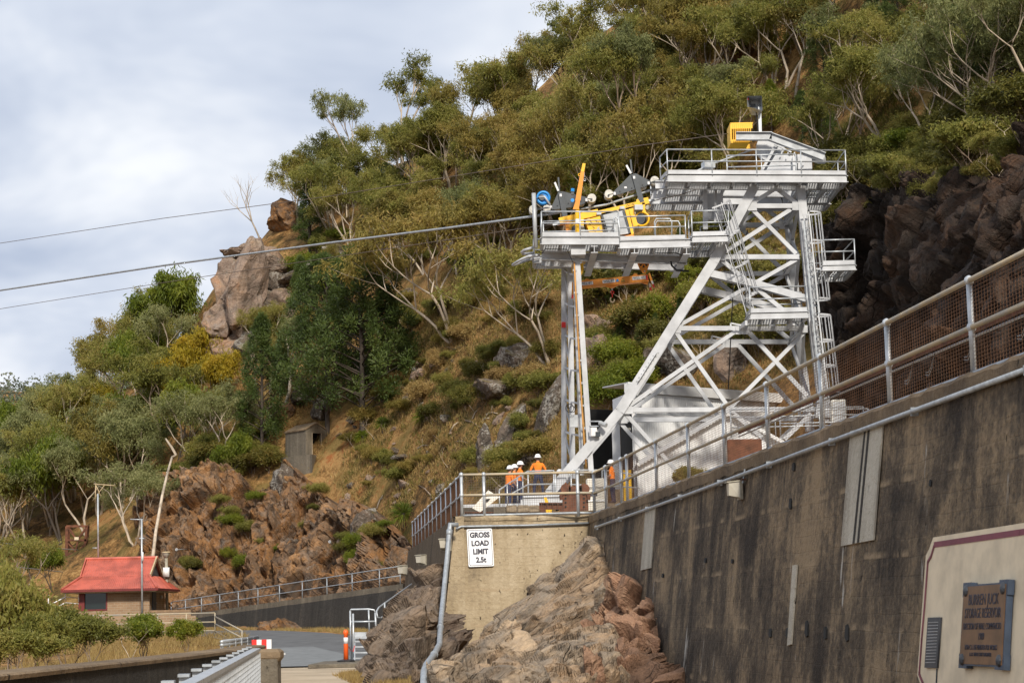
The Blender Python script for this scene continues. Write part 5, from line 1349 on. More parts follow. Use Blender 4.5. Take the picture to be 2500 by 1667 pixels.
jp('winch_motor', lambda m: m.box(Z8(815, 640, 84), (.12, .14, .12)), 'charcoal_paint')
jp('winch_drum', lambda m: m.disc(Z8(812, 760, 84), (0, 1, 0), .08, .15, 12), 'blue_paint')
reel = thing('hose_reel', Z8(320, 850, 84.6), 'bright blue hose reel on the tip of the carriage platform', 'reel')
def rp(name, fn, mat, sm=False): return part(name, fn, mat, reel, sm)
rc = Z8(322, 712, 84.7)
rp('rim', lambda m: m.ring(rc, (0, 1, 0), .255, .055, 28, 8), 'blue_paint', True)
rp('rim', lambda m: m.ring(rc + V((0, .2, 0)), (0, 1, 0), .255, .055, 28, 8), 'blue_paint', True)
rp('drum', lambda m: m.disc(rc + V((0.02, .1, 0)), (0, 1, 0), .24, .16, 24), 'blue_paint')
rp('hub', lambda m: m.disc(rc + V((-.06, -.04, 0.0)), (0, 1, 0), .13, .12, 12), 'charcoal_paint')
rp('swivel', lambda m: m.tube([rc + V((-.2, -.08, 0)), rc + V((.05, -.08, .03)), Z8(440, 840, 84.6)], .05, 7), 'grey_steel', True)
rp('supply_hose', lambda m: m.tube([rc + V((-.2, -.08, 0)), Z8(190, 740, 84.5), Z8(200, 860, 84.5), Z8(330, 960, 84.5), Z8(400, 985, 84.5), Z8(470, 930, 84.5), Z8(450, 870, 84.5)], .02, 6), 'black_rubber', True)
# lifting beam
def Z9(x, y, D): return P(1380 + x * .11054, 600 + y * .11054, D)
lb = thing('lifting_beam', Z9(1040, 900, 85.8), 'orange spreader beam marked WLL 8T hanging below the carriage platform', 'spreader beam')
def lp(name, fn, mat, sm=False): return part(name, fn, mat, lb, sm)
DL = 85.6
def lpl(name, poly, D, th, mat): return lp(name, lambda m: m.prism([Z9(x, y, D) for x, y in poly], (0, th, 0)), mat)
lpl('beam', [(330, 920), (1840, 770), (1820, 630), (330, 770)], DL, .26, 'orange_paint')
lpl('lower_flange', [(330, 935), (1850, 785), (1846, 768), (330, 915)], DL - .05, .36, 'orange_paint')
lpl('centre_lug', [(830, 880), (1230, 845), (1040, 940)], DL + .06, .12, 'orange_paint')
lpl('end_lug', [(1620, 800), (1840, 780), (1820, 855)], DL + .06, .12, 'orange_paint')
lpl('top_lug', [(1480, 660), (1520, 610), (1580, 605), (1600, 650)], DL + .06, .12, 'orange_paint')
lpl('top_lug', [(430, 760), (450, 725), (520, 728), (530, 755)], DL + .06, .12, 'orange_paint')
lpl('end_plate', [(1775, 645), (1810, 640), (1830, 750), (1790, 755)], DL - .02, .3, 'red_plastic')
lpl('sling_leg', [(1830, 610), (1870, 595), (1980, 915), (1940, 925)], DL - .1, .1, 'orange_paint')
lpl('sling_tip', [(1895, 775), (1930, 768), (1958, 840), (1920, 848)], DL - .12, .03, 'white_plastic')
lpl('sling_tip', [(1920, 848), (1958, 840), (1980, 915), (1942, 925)], DL - .12, .03, 'red_plastic')
lpl('sling_leg', [(1855, 840), (1890, 835), (1910, 980), (1870, 990)], DL + .2, .08, 'white_plastic')
lpl('sling_tip', [(1860, 915), (1905, 910), (1912, 985), (1870, 992)], DL + .18, .03, 'red_plastic')
lpl('sling_leg', [(150, 800), (185, 800), (180, 1160), (135, 1160)], DL + .1, .08, 'orange_paint')
lpl('sling_tip', [(140, 1085), (182, 1080), (180, 1160), (134, 1160)], DL + .08, .03, 'red_plastic')
lxd = (Z9(1840, 700, DL) - Z9(330, 845, DL)).normalized(); lyd = V((-lxd.z, 0, lxd.x))
for body, x, y in (('WLL 4T', 465, 832), ('WLL 8T', 965, 782), ('WLL 4T', 1630, 708)):
    lp('label_plate', lambda m: m.prism([Z9(x, y, DL - .012) + lxd * i * .30 * (.92 if body == 'WLL 8T' else .98) + lyd * j * .072 for i, j in ((-1, -1), (1, -1), (1, 1), (-1, 1))], (0, .01, 0)), 'white_plastic')
    text(body, .15, 'blue_grey_metal', Z9(x, y, DL - .017), lxd, lyd, lb, 'lettering', sx=.98)
lpl('logo_mark', [(1120, 770), (1145, 728), (1175, 735), (1160, 750), (1185, 755), (1180, 785), (1150, 798), (1125, 790)], DL - .02, .012, 'blue_paint')
lpl('warning_triangle', [(1225, 805), (1325, 792), (1268, 712)], DL - .015, .01, 'sign_black')
lpl('warning_triangle', [(1240, 798), (1312, 788), (1268, 728)], DL - .022, .01, 'yellow_paint')
lpl('warning_mark', [(1255, 775), (1272, 762), (1298, 774), (1275, 788)], DL - .028, .01, 'sign_black')
lp('shackle', lambda m: m.tube([Z9(1035, 890, DL + .1), Z9(1040, 985, DL + .1)], .035, 7), 'grey_steel')
lp('chain_hook', lambda m: (m.ring(Z9(1042, 1030, DL + .1), (0, 1, 0), .06, .022, 12, 6), m.tube([Z9(1042, 1060, DL + .1), Z9(1040, 1140, DL + .1)], .025, 6)), 'red_plastic', True)
lp('hook', lambda m: m.tube([Z9(1010, 1140, DL + .1), Z9(995, 1190, DL + .1), Z9(1010, 1240, DL + .1), Z9(1050, 1250, DL + .1), Z9(1085, 1220, DL + .1), Z9(1080, 1180, DL + .1)], .035, 7), 'timber_grey', True)
def hook_block(c0, label, full=True):
    t = thing('hook_block', Z9(c0 + 20, 600, 85.7), label, 'hook block')
    o_ = c0 - 1725
    pts = [(1590, 270), (1600, 240), (1840, 245), (1855, 300), (1850, 430), (1820, 520), (1780, 620), (1720, 610), (1640, 510), (1595, 400)]
    part('cheek_plate', lambda m: m.prism([Z9(x + o_, y, 85.55) for x, y in pts], (0, .04, 0)), 'orange_paint', t)
    part('cheek_plate', lambda m: m.prism([Z9(x + o_, y, 85.85) for x, y in pts], (0, .04, 0)), 'orange_paint', t)
    part('sheave', lambda m: m.disc(Z9(1730 + o_, 390, 85.72), (0, 1, 0), .2, .16, 18), 'charcoal_paint', t)
    for k in range(6):
        a_ = math.pi / 6 + k * math.pi / 3; ca_, sa_ = math.cos(a_), math.sin(a_)
        q = [(1730 + o_ + ca_ * 38 - sa_ * 8, 388 - sa_ * 38 - ca_ * 8), (1730 + o_ + ca_ * 92 - sa_ * 26, 388 - sa_ * 92 - ca_ * 26), (1730 + o_ + ca_ * 92 + sa_ * 26, 388 - sa_ * 92 + ca_ * 26), (1730 + o_ + ca_ * 38 + sa_ * 8, 388 - sa_ * 38 + ca_ * 8)]
        part('spoke_window', lambda m: m.prism([Z9(x, y, 85.54) for x, y in q], (0, .02, 0)), 'black_rubber', t)
    part('pin', lambda m: m.disc(Z9(1747 + o_, 577, 85.7), (0, 1, 0), .03, .4, 8), 'grey_steel', t)
    return t
hook_block(1725, 'orange hook block with round sheave above the right end of the spreader beam')
hb = thing('hook_block', Z9(260, 600, 85.7), 'yellow hook block hidden partly by the white mast above the spreader beam', 'hook block')
part('cheek_plate', lambda m: m.prism([Z9(x, y, 85.6) for x, y in ((140, 410), (400, 390), (405, 540), (360, 640), (250, 700), (170, 640), (145, 560))], (0, .3, 0)), 'yellow_paint', hb)
part('hook', lambda m: m.ring(Z9(410, 375, 85.7), (0, 1, 0), .05, .02, 12, 5), 'yellow_paint', hb)
# suspended cables
def cable(name, pts, r, mat, label):
    pts = [V(p) for p in pts]; q = []
    for k in range(len(pts) - 1):
        for j in range(6): q.append(pts[k] + (pts[k + 1] - pts[k]) * (j / 6))
    q.append(pts[-1]); mb = MB(); mb.tube(q, r, 8); o = mb.build(name, mat, None, True); tag(o, label, 'cable', 'cableway ropes'); return o
cable('track_cable', [P(-500, 772, 160), P(0, 709, 126), P(400, 648, 108), P(800, 594, 96), P(1100, 556, 89), P(1290, 530, 85.8), P(1400, 514, 85.8), P(1480, 500, 85.8), P(1560, 474, 85.8), P(1640, 447, 86), P(1700, 425, 86)], .055, 'galvanised_dull', 'thick grey track cable sweeping in from the sky to the carriage wheels')
cable('hauling_rope', [P(-500, 668, 165), P(0, 594, 128), P(400, 533, 112), P(800, 480, 100), P(1240, 409, 92), P(1560, 356, 89), P(1790, 325, 86.5)], .018, 'dark_wire', 'upper thin dark hauling rope running to the yellow guard box')
cable('hauling_rope', [P(-500, 830, 165), P(0, 754, 128), P(400, 690, 112), P(800, 630, 100), P(1240, 563, 90), P(1350, 548, 85.8)], .017, 'dark_wire', 'lower thin dark hauling rope ending at the left end of the carriage')
cable('hauling_rope', [P(1598, 490, 85.6), P(1660, 476, 85.6), P(1735, 452, 85.6)], .02, 'dark_wire', 'short dark rope from the carriage tip up to the head girder')
# ------------------------------------------------------------------ rocks
def Dw(u, v): return onwall(u, v).y
def rock_thing(name, me, loc, scale, rot, label, cat='rock', group=None):
    o = linkmesh(name, me); o.location = loc; o.scale = scale; o.rotation_euler = rot
    return tag(o, label, cat, group)
MST = rotm(0.0, 0.85, 0.15) * np.array([[1], [1], [1.9]])
BED = np.array([[.78 * .38, 0, .62 * .38], [0, .85, 0], [-.62 * 1.25, 0, .78 * 1.25]])
BED2 = np.array([[.62 * .55, 0, .78 * .55], [0, .85, 0], [-.78 * 1.25, 0, .62 * 1.25]])
LV = [(2.6, .75), (1.3, .5), (0.7, 0.28)]
oA = rock_patch('rock_outcrop', [[(962, 1490, 80), (990, 1440, 79), (1040, 1396, 75), (1068, 1384, 72), (1088, 1420, 70.3)],
   [(935, 1545, 70), (965, 1530, 68), (1010, 1500, 66), (1060, 1490, 66.5), (1084, 1530, 67)], [(915, 1598, 64), (960, 1590, 59), (1010, 1580, 58), (1070, 1590, 61)],
   [(905, 1640, 57), (940, 1672, 49), (985, 1690, 46.5), (1045, 1690, 48)], [(905, 1690, 53), (940, 1800, 44), (985, 1850, 43), (1045, 1850, 43.5)]], 380, 130, 'rock_brown', [(2.6, .9), (1.3, .6), (.7, .28), (.4, .12)], BED2, 11, (-0.45, -0.85, 0.35), .35, beta=90.0, smooth=False)
rock_thing('rock_outcrop', oA, (0, 0, 0), (1, 1, 1), (0, 0, 0), 'dark brown layered rock outcrop left of the grey drainpipe')
oB = rock_patch('rock_outcrop', [[(1066, 1650, 64), (1095, 1620, 66), (1135, 1590, 68.6), (1232, 1515, 69.3), (1292, 1440, 69.7), (1310, 1395, 69.9), (1360, 1312, 70.3), (1415, 1280, 70.7), (1470, 1282, Dw(1470, 1282) + .2)],
   [(1060, 1668, 58), (1150, 1645, 60), (1230, 1590, 62.5), (1310, 1490, 65), (1390, 1400, 67), (1494, 1375, Dw(1494, 1375) + .1)],
   [(1045, 1690, 49), (1200, 1650, 51.5), (1330, 1575, 56), (1505, 1480, Dw(1505, 1480) - .3)], [(1030, 1720, 44.5), (1200, 1705, 45), (1350, 1670, 47), (1540, 1620, 50)], [(1025, 1850, 42), (1200, 1850, 42), (1350, 1850, 43), (1570, 1850, 45)]], 430, 240, 'rock_buff', LV + [(.4, .14)], BED, 23, (-0.25, -0.85, 0.45), .45, beta=90.0, smooth=False)
rock_thing('rock_outcrop', oB, (0, 0, 0), (1, 1, 1), (0, 0, 0), 'large buff and grey rock outcrop piled against the tan end wall')
oC = rock_patch('rock_outcrop', [[(1462, 1450, Dw(1462, 1450) - .8), (1510, 1430, Dw(1510, 1430) - .5), (1550, 1404, Dw(1550, 1404) - .2), (1585, 1438, Dw(1585, 1438)), (1606, 1480, Dw(1606, 1480))],
   [(1440, 1555, 57), (1480, 1525, 57), (1540, 1515, 56), (1608, 1560, Dw(1608, 1560) - .1)], [(1425, 1620, 50.5), (1500, 1610, 51), (1560, 1610, 51), (1612, 1640, Dw(1612, 1640) - .2)], [(1405, 1850, 43.5), (1500, 1850, 43.5), (1632, 1850, 44.5)]], 230, 100, 'rock_pink', [(2.2, .9), (1.0, 0.5), (0.55, 0.22)], rotm(0.2, -0.9, 0.3) * np.array([[1.5], [1], [1]]), 37, (-0.45, -0.8, 0.4), .3, beta=90.0, smooth=False)
rock_thing('rock_outcrop', oC, (0, 0, 0), (1, 1, 1), (0, 0, 0), 'pinkish fractured rock at the foot of the dark wall')
cl = rock_patch('cliff', [[(310, 1230, 150), (370, 1165, 147), (430, 1135, 144), (480, 1150, 141), (525, 1128, 141), (565, 1130, 140), (610, 1165, 138), (650, 1165, 138), (717, 1128, 138), (760, 1170, 134), (800, 1205, 131), (836, 1240, 127), (890, 1228, 124), (941, 1262, 119), (965, 1320, 113), (985, 1370, 110)],
   [(316, 1370, 139), (420, 1300, 136.5), (520, 1250, 135), (640, 1260, 133), (760, 1265, 130), (860, 1300, 124), (940, 1340, 115), (985, 1395, 109.5)],
   [(318, 1500, 134), (420, 1460, 132), (600, 1440, 130), (800, 1420, 122), (940, 1405, 112), (990, 1410, 108.5)], [(318, 1540, 132), (420, 1520, 131), (600, 1500, 128), (800, 1470, 120), (940, 1450, 110.5), (990, 1440, 107.5)]], 200, 330, 'rock_orange', [(4.2, 1.5), (1.9, .95), (0.85, 0.45), (.45, .18)], rotm(0.15, 0.35, 0.1) * np.array([[1.3], [1], [0.5]]), 51, (-0.1, -0.93, 0.3), .4, beta=80.0, smooth=False)
rock_thing('cliff', cl, (0, 0, 0), (1, 1, 1), (0, 0, 0), 'orange brown fractured cliff behind the red roofed house and roadside fence', 'cliff')
cr = rock_patch('cliff', [[(1985, 700, 100), (2005, 600, 99), (2030, 520, 98), (2068, 480, 96), (2144, 465, 92), (2190, 445, 88), (2280, 425, 82), (2366, 425, 75), (2412, 395, 70), (2500, 315, 62), (2620, 180, 56), (2800, 60, 48)],
   [(1990, 850, 95), (2040, 720, 93), (2150, 640, 86), (2300, 560, 74), (2420, 520, 64), (2520, 480, 57), (2650, 400, 50), (2800, 300, 43)],
   [(1990, 1000, 92), (2060, 960, 89), (2150, 940, 82), (2300, 900, 70), (2420, 900, 59), (2520, 900, 52), (2650, 900, 45), (2800, 900, 39)], [(1990, 1120, 91), (2060, 1120, 88), (2150, 1120, 81), (2300, 1120, 69), (2420, 1120, 58), (2520, 1120, 51), (2650, 1120, 44), (2800, 1120, 38)]], 190, 520, 'rock_black', [(5.5, 1.5), (2.4, .9), (1.2, 0.5), (.7, .22)], rotm(0.2, -0.8, 0.4) * np.array([[1.2], [1], [.9]]), 67, (-0.6, -0.65, 0.45), .5, beta=90.0)
rock_thing('cliff', cr, (0, 0, 0), (1, 1, 1), (0, 0, 0), 'steep near black rock face behind the right end of the long fence', 'cliff')
# crag on the skyline and boulders down the slope
BM = {}
for m in ('rock_grey', 'rock_cliff', 'rock_orange'):
    for s in range(4):
        BM[(m, s)] = boulder_mesh('boulder', 100 + s * 7 + len(m), m, 4, 12 + s, ((1, .9, .8), (1.2, .9, .7), (.8, .9, 1.15), (1, 1, .65))[s])
rngb = random.Random(5)
def boulder(u, v, w, h, mat, s, label, group=None, D=None, rot=None):
    g = hit(u, v + h * .3); 
    if D is None: D = g.y if g else 150
    c = P(u, v, D + 0.4); k = D / FPX
    o = rock_thing('boulder', BM[(mat, s)], c, (w * k * .54, w * k * .5, h * k * .58), rot or (rngb.uniform(-.3, .3), rngb.uniform(-.4, .4), rngb.uniform(0, 6.28)), label, 'boulder', group)
    return o
crag = 'boulders of the skyline crag'
boulder(600, 715, 165, 225, 'rock_cliff', 2, 'huge squared grey brown boulder jutting out on the skyline crag', crag, 162, (0.05, 0.12, 0.4))
boulder(690, 535, 120, 110, 'rock_orange', 0, 'pinkish overhanging boulder topping the skyline crag beside the dead tree', crag, 175, (0, .3, 1.0))
boulder(690, 690, 110, 130, 'rock_grey', 0, 'pale lichen covered boulder right of the huge squared boulder', crag, 165)
boulder(648, 745, 100, 90, 'rock_grey', 3, 'rounded pale boulder at the foot of the huge squared boulder', crag, 163)
boulder(600, 620, 110, 40, 'rock_cliff', 3, 'flat slab capping the huge squared boulder on the crag', crag, 168)
boulder(545, 790, 100, 120, 'rock_cliff', 0, 'angular brown block left under the huge squared boulder', crag, 163)
boulder(650, 650, 90, 110, 'rock_cliff', 1, 'upright block leaning on the right of the huge squared boulder', crag, 164)
boulder(620, 830, 120, 90, 'rock_grey', 1, 'broad grey block below the huge squared boulder', crag, 160)
boulder(545, 865, 90, 130, 'rock_cliff', 1, 'grey boulder lower left under the skyline crag', crag, 164)
boulder(535, 940, 60, 60, 'rock_grey', 0, 'small pale boulder below the skyline crag', crag, 160)
boulder(775, 650, 150, 80, 'rock_grey', 1, 'broad pale rock shelf behind the dark cypress pines', crag, 164)
boulder(830, 620, 110, 60, 'rock_grey', 3, 'pale rock ledge under the grey track cable', crag, 163)
cg_ = rock_patch('crag', [[(520, 640, 173), (548, 622, 172), (600, 602, 172), (660, 612, 171), (740, 640, 169), (850, 612, 168)], [(508, 720, 168), (560, 690, 166.5), (640, 690, 166), (740, 700, 165), (860, 670, 164)], [(512, 800, 166), (580, 800, 164), (680, 790, 162.5), (780, 760, 162), (870, 720, 161)], [(490, 900, 164), (580, 900, 161), (680, 860, 160), (800, 800, 159), (880, 760, 159)]], 110, 170, 'rock_cliff', [(6.0, 3.4), (2.6, 1.3), (1.2, .4)], rotm(.2, .3, .2), 83, (-.15, -.9, .3), .6)
rock_thing('crag', cg_, (0, 0, 0), (1, 1, 1), (0, 0, 0), 'grey brown rocky crag breaking the skyline left of the pines', 'rock')
big = [(985, 735, 95, 75, 'rock_grey', 0, 'pale boulder under the leaning gum trees on the mid slope'), (700, 1200, 120, 115, 'rock_grey', 2, 'large lichen spotted boulder on the cliff edge below the concrete hut'),
 (908, 1292, 105, 130, 'rock_grey', 0, 'tall white spotted boulder at the right end of the orange cliff'), (790, 1000, 70, 80, 'rock_grey', 2, 'rounded lichen boulder behind the concrete hut'), (738, 970, 80, 80, 'rock_grey', 0, 'pale boulder uphill left of the concrete hut'),
 (755, 925, 50, 110, 'rock_orange', 2, 'upright rusty boulder above the concrete hut'), (690, 1010, 70, 60, 'rock_orange', 1, 'dark boulder left above the concrete hut'), (1255, 875, 130, 90, 'rock_grey', 0, 'mossy boulder left of the white mast at mid height'),
 (1215, 950, 150, 100, 'rock_grey', 1, 'big mossy boulder on the slope left of the white mast'), (1255, 1045, 90, 130, 'rock_grey', 2, 'tall mossy boulder above the workers'), (1345, 1000, 80, 150, 'rock_grey', 2, 'white streaked rock directly behind the white mast'),
 (1180, 1110, 70, 130, 'rock_grey', 2, 'narrow lichen rock slab left above the workers'), (1300, 1110, 90, 80, 'rock_grey', 0, 'pale rock behind the workers'), (1455, 870, 110, 150, 'rock_cliff', 0, 'dark boulder behind the white mast under the spreader beam'),
 (1440, 800, 100, 90, 'rock_cliff', 3, 'overhanging dark boulder with a hollow under the spreader beam'), (1545, 770, 90, 80, 'rock_cliff', 0, 'brown boulder right below the spreader beam'), (1640, 880, 150, 160, 'rock_grey', 1, 'broad pinkish rock seen through the tower bracing'),
 (1790, 890, 130, 120, 'rock_cliff', 2, 'rough brown rock behind the tower bracing'), (1500, 1090, 90, 150, 'rock_cliff', 2, 'dark rock beside the shed door'), (1680, 290, 90, 90, 'rock_orange', 0, 'reddish boulder among gums above the top platform'),
 (1750, 270, 80, 100, 'rock_orange', 2, 'reddish upright boulder left of the lamp pole'), (1800, 140, 110, 150, 'rock_orange', 2, 'reddish rock face near the top of the slope'), (1620, 330, 60, 50, 'rock_cliff', 1, 'small grey boulder on the slope above the carriage'),
 (110, 1120, 60, 50, 'rock_grey', 0, 'pale boulder among the gums at far left'), (500, 1010, 60, 60, 'rock_cliff', 0, 'brown boulder between the yellow wattle and the crag'), ]
for (u, v, w, h, m, s, lab) in big: boulder(u, v, w, h, m, s, lab, 'boulders on the slope', None if v < 1230 else {690: 131.5, 830: 122.5, 560: 135, 908: 121}[u])
for k in range(5):
    u, v, w, h = ((640, 1560, 90, 70), (690, 1550, 110, 90), (740, 1575, 80, 60), (590, 1545, 60, 40), (820, 1572, 50, 30))[k]
    boulder(u, v, w, h, 'rock_orange', k % 4, ('brown rock pile against the low dark retaining wall', 'tallest brown rock against the low dark retaining wall', 'low brown rock at the roadside below the retaining wall', 'small brown rock at the left foot of the retaining wall', 'small dark rock near the steel steps')[k], 'rocks at the foot of the retaining wall', (114, 112, 109, 118, 104)[k] - 1.5)
for k in range(70):
    u = rngb.uniform(820, 1330); v = rngb.uniform(880, 1240)
    g = hit(u, v)
    if not g: continue
    s = rngb.choice((.18, .25, .3, .4, .55))
    rock_thing('stone', BM[(rngb.choice(('rock_grey', 'rock_cliff')), rngb.randrange(4))], g + V((0, 0, s * .2)), (s * 1.2, s, s * .8), (rngb.random(), rngb.random(), rngb.random() * 6), ('larger ' if s > .35 else 'small ') + 'loose stone on the open slope ' + ('near the dark pines' if u < 950 else 'under the leaning gums' if u < 1120 else 'left of the mossy boulders' if u < 1220 else 'behind the workers') + (', high up' if v < 1000 else ', midway down' if v < 1120 else ', low down'), 'stone', 'loose stones on the open slope')

# ------------------------------------------------------------------ trees
def branch_mesh(name, segs, mat, n=5):
    """segs: list of (pts array, radii array)"""
    VV, FF = [], []; base = 0
    for pts, rr in segs:
        m = len(pts); d = np.gradient(pts, axis=0); d /= np.linalg.norm(d, axis=1)[:, None] + 1e-9
        ref = np.where(np.abs(d[:, 2:3]) > .9, np.array([[1., 0, 0]]), np.array([[0, 0, 1.]]))
        s = np.cross(d, ref); s /= np.linalg.norm(s, axis=1)[:, None] + 1e-9; u = np.cross(d, s)
        a = 2 * np.pi * np.arange(n) / n
        ring = pts[:, None] + rr[:, None, None] * (np.cos(a)[None, :, None] * s[:, None] + np.sin(a)[None, :, None] * u[:, None])
        VV.append(ring.reshape(-1, 3)); k = np.arange(m * n).reshape(m, n) + base
        FF.append(np.stack([k[:-1], np.roll(k[:-1], -1, 1), np.roll(k[1:], -1, 1), k[1:]], -1).reshape(-1, 4)); base += m * n
    return np_mesh(name, np.concatenate(VV), np.concatenate(FF), mat, smooth=True)
def leaf_mesh(name, cen, rad, count, rng, mat, L=.24, Wd=.05, droop=.8, flat=.7, shell=.5, up=0.0):
    """cen (n,3) cluster centres, rad (n,) radii; diamonds scattered in each cluster"""
    n = len(cen); idx = np.repeat(np.arange(n), count)
    N = len(idx)
    g = rng.normal(size=(N, 3)); g /= np.linalg.norm(g, axis=1)[:, None]
    r = rng.random(N) ** shell
    p = cen[idx] + g * (r * rad[idx])[:, None] * np.array([1, 1, flat]); p[:, 2] -= np.abs(rng.normal(size=N)) * rad[idx] * .3 * max(0, droop)
    ax = rng.normal(size=(N, 3)) * .75 + np.array([0, 0, -droop]) + g * up; ax /= np.linalg.norm(ax, axis=1)[:, None]
    sd = np.cross(ax, rng.normal(size=(N, 3))); sd /= np.linalg.norm(sd, axis=1)[:, None] + 1e-9
    l = L * rng.uniform(.6, 1.3, N)[:, None]; w = Wd * rng.uniform(.7, 1.3, N)[:, None]
    v = np.stack([p, p + ax * l * .45 + sd * w, p + ax * l, p + ax * l * .45 - sd * w], 1).reshape(-1, 3)
    lv = np.clip(rng.random(n)[idx] * .55 + rng.random(N) * .45, 0, 1)
    return np_mesh(name, v, np.arange(N * 4).reshape(-1, 4), mat, {'leaf': np.repeat(lv, 4)})
def grow(rng, trunks, H, first, splits, spread, upb, wig=.12, lens=(.34, .24, .17, .11), r0=.13, lean=(0, 0)):
    segs, tips = [], []
    def go(p, d, L, r, lev):
        m = 5 if lev < 2 else 4; pts = [p]; dd = d.copy()
        for k in range(m - 1):
            dd = dd + rng.normal(size=3) * wig + np.array([0, 0, upb * (.10 if lev else .02)]); dd /= np.linalg.norm(dd)
            pts.append(pts[-1] + dd * L / (m - 1))
        pts = np.array(pts); r1 = r * (.68 if lev < len(splits) else .3)
        segs.append((pts, np.linspace(r, r1, m)))
        if lev >= len(splits):
            tips.append(pts[-1]); tips.append(pts[-2] + rng.normal(size=3) * .12); return
        k = splits[lev]; a0 = rng.random() * 6.28
        for j in range(k):
            a = a0 + 6.28 * j / k + rng.normal() * .35
            out = np.array([math.cos(a), math.sin(a), 0.0]); sp = spread * rng.uniform(.6, 1.25)
            nd = dd * math.cos(sp) + out * math.sin(sp) + np.array([0, 0, .12 * upb]); nd /= np.linalg.norm(nd)
            q = pts[-1] if (j or lev == 0) else pts[-2]
            go(q, nd, H * lens[min(lev + 1, len(lens) - 1)] * rng.uniform(.75, 1.25), r1 * rng.uniform(.6, .85), lev + 1)
    for t in range(trunks):
        a = rng.random() * 6.28; s = .0 if trunks == 1 else rng.uniform(.25, .55)
        d = np.array([math.cos(a) * s + lean[0], math.sin(a) * s + lean[1], 1.0]); d /= np.linalg.norm(d)
        go(np.array([0, 0, -.3]) + np.array([math.cos(a), math.sin(a), 0]) * (.08 if trunks > 1 else 0), d, H * first * rng.uniform(.85, 1.15), r0 * (1 if trunks == 1 else .75), 0)
    return segs, np.array(tips)
PROTO = {}
def gum(key, seed, H=8.0, trunks=1, first=.42, splits=(3, 3, 2), spread=.62, leafmat='leaf_gum', bark='bark_pale', count=70, rad=.62, L=.24, Wd=.030, lean=(0, 0), droop=.8, mats=None, upb=1.0, flat=.78, lens=(.34, .25, .18, .12), r0=.13):
    rng = np.random.default_rng(seed)
    segs, tips = grow(rng, trunks, H, first, splits, spread, upb, lens=lens, r0=r0 * H / 8, lean=lean)
    tm = branch_mesh('trunk', segs, bark)
    rr = rad * rng.choice([.5, .75, 1.0, 1.35], len(tips)); count = int(count * 1.5)
    cm = leaf_mesh('crown', tips + np.array([0, 0, .1]), rr, count, rng, leafmat, L, Wd, droop, flat, .75)
    top = max(float(tips[:, 2].max()) + rad * .5, 0.1)
    PROTO[key] = [(tm, cm, top, None)] + [(tm, cm, top, m) for m in (mats or [])]
GM = ['leaf_gum_grey', 'leaf_gum_brown']
gum('gum0', 1, 8, 1, .36, (3, 3, 3), .62, mats=GM, count=70, rad=.66)
gum('gum1', 2, 8, 2, .34, (2, 3, 3), .62, mats=GM, count=95, rad=.68)
gum('gum2', 3, 8, 1, .32, (4, 3, 3), .72, mats=GM, count=68, rad=.66, bark='bark_brown')
gum('gum3', 4, 8, 3, .32, (2, 3, 3), .56, mats=GM, count=62, rad=.66)
gum('gum4', 5, 8, 1, .46, (3, 3, 3), .55, mats=GM, count=72, rad=.6, lean=(-.35, -.2), bark='bark_brown')
gum('gum5', 6, 8, 2, .38, (3, 3, 2), .64, mats=GM, count=95, rad=.68, lean=(-.25, -.3))
gum('gum6', 7, 8, 4, .28, (2, 2, 3), .54, mats=GM, count=75, rad=.68)
gum('gum7', 8, 9, 1, .44, (3, 3, 3), .52, mats=GM, count=60, rad=.52, bark='bark_pale', lens=(.34, .2, .14, .1))
gum('gumtall', 12, 9, 1, .34, (3, 3, 3), .54, mats=GM, count=58, rad=.5, bark='bark_pale', lens=(.34, .26, .17, .11))
gum('gumwide', 9, 7, 3, .36, (3, 3, 3), .72, mats=GM, count=48, rad=.55, lean=(-.55, -.1), lens=(.34, .3, .2, .13))
gum('wattle', 10, 6, 2, .28, (3, 3, 2), .5, 'leaf_bright', 'bark_dark', 130, .6, .30, .03, droop=1.5, mats=['leaf_yellow'], flat=1.0)
gum('bush', 14, 3, 4, .25, (3, 3), .62, 'leaf_gum', 'bark_brown', 110, .42, .16, .032, mats=['leaf_bright'], lens=(.34, .3, .22), r0=.10)
gum('bushlow', 15, 2.2, 6, .24, (3, 3), .72, 'leaf_heath', 'bark_brown', 62, .40, .14, .022, flat=1.0, mats=['leaf_gum', 'leaf_bright', 'leaf_gum_brown', 'leaf_straw'], lens=(.34, .3, .24), droop=.2, r0=.08)
gum('dead', 16, 7, 1, .4, (3, 3, 3), .55, 'leaf_dead', 'bark_pale', 1, .05, .05, .01, lean=(-.4, 0), lens=(.34, .28, .2, .14), r0=.11)
gum('snag', 17, 4, 2, .5, (2, 3), .6, 'leaf_dead', 'bark_pale', 2, .3, .1, .02, lens=(.4, .3, .2), r0=.08)
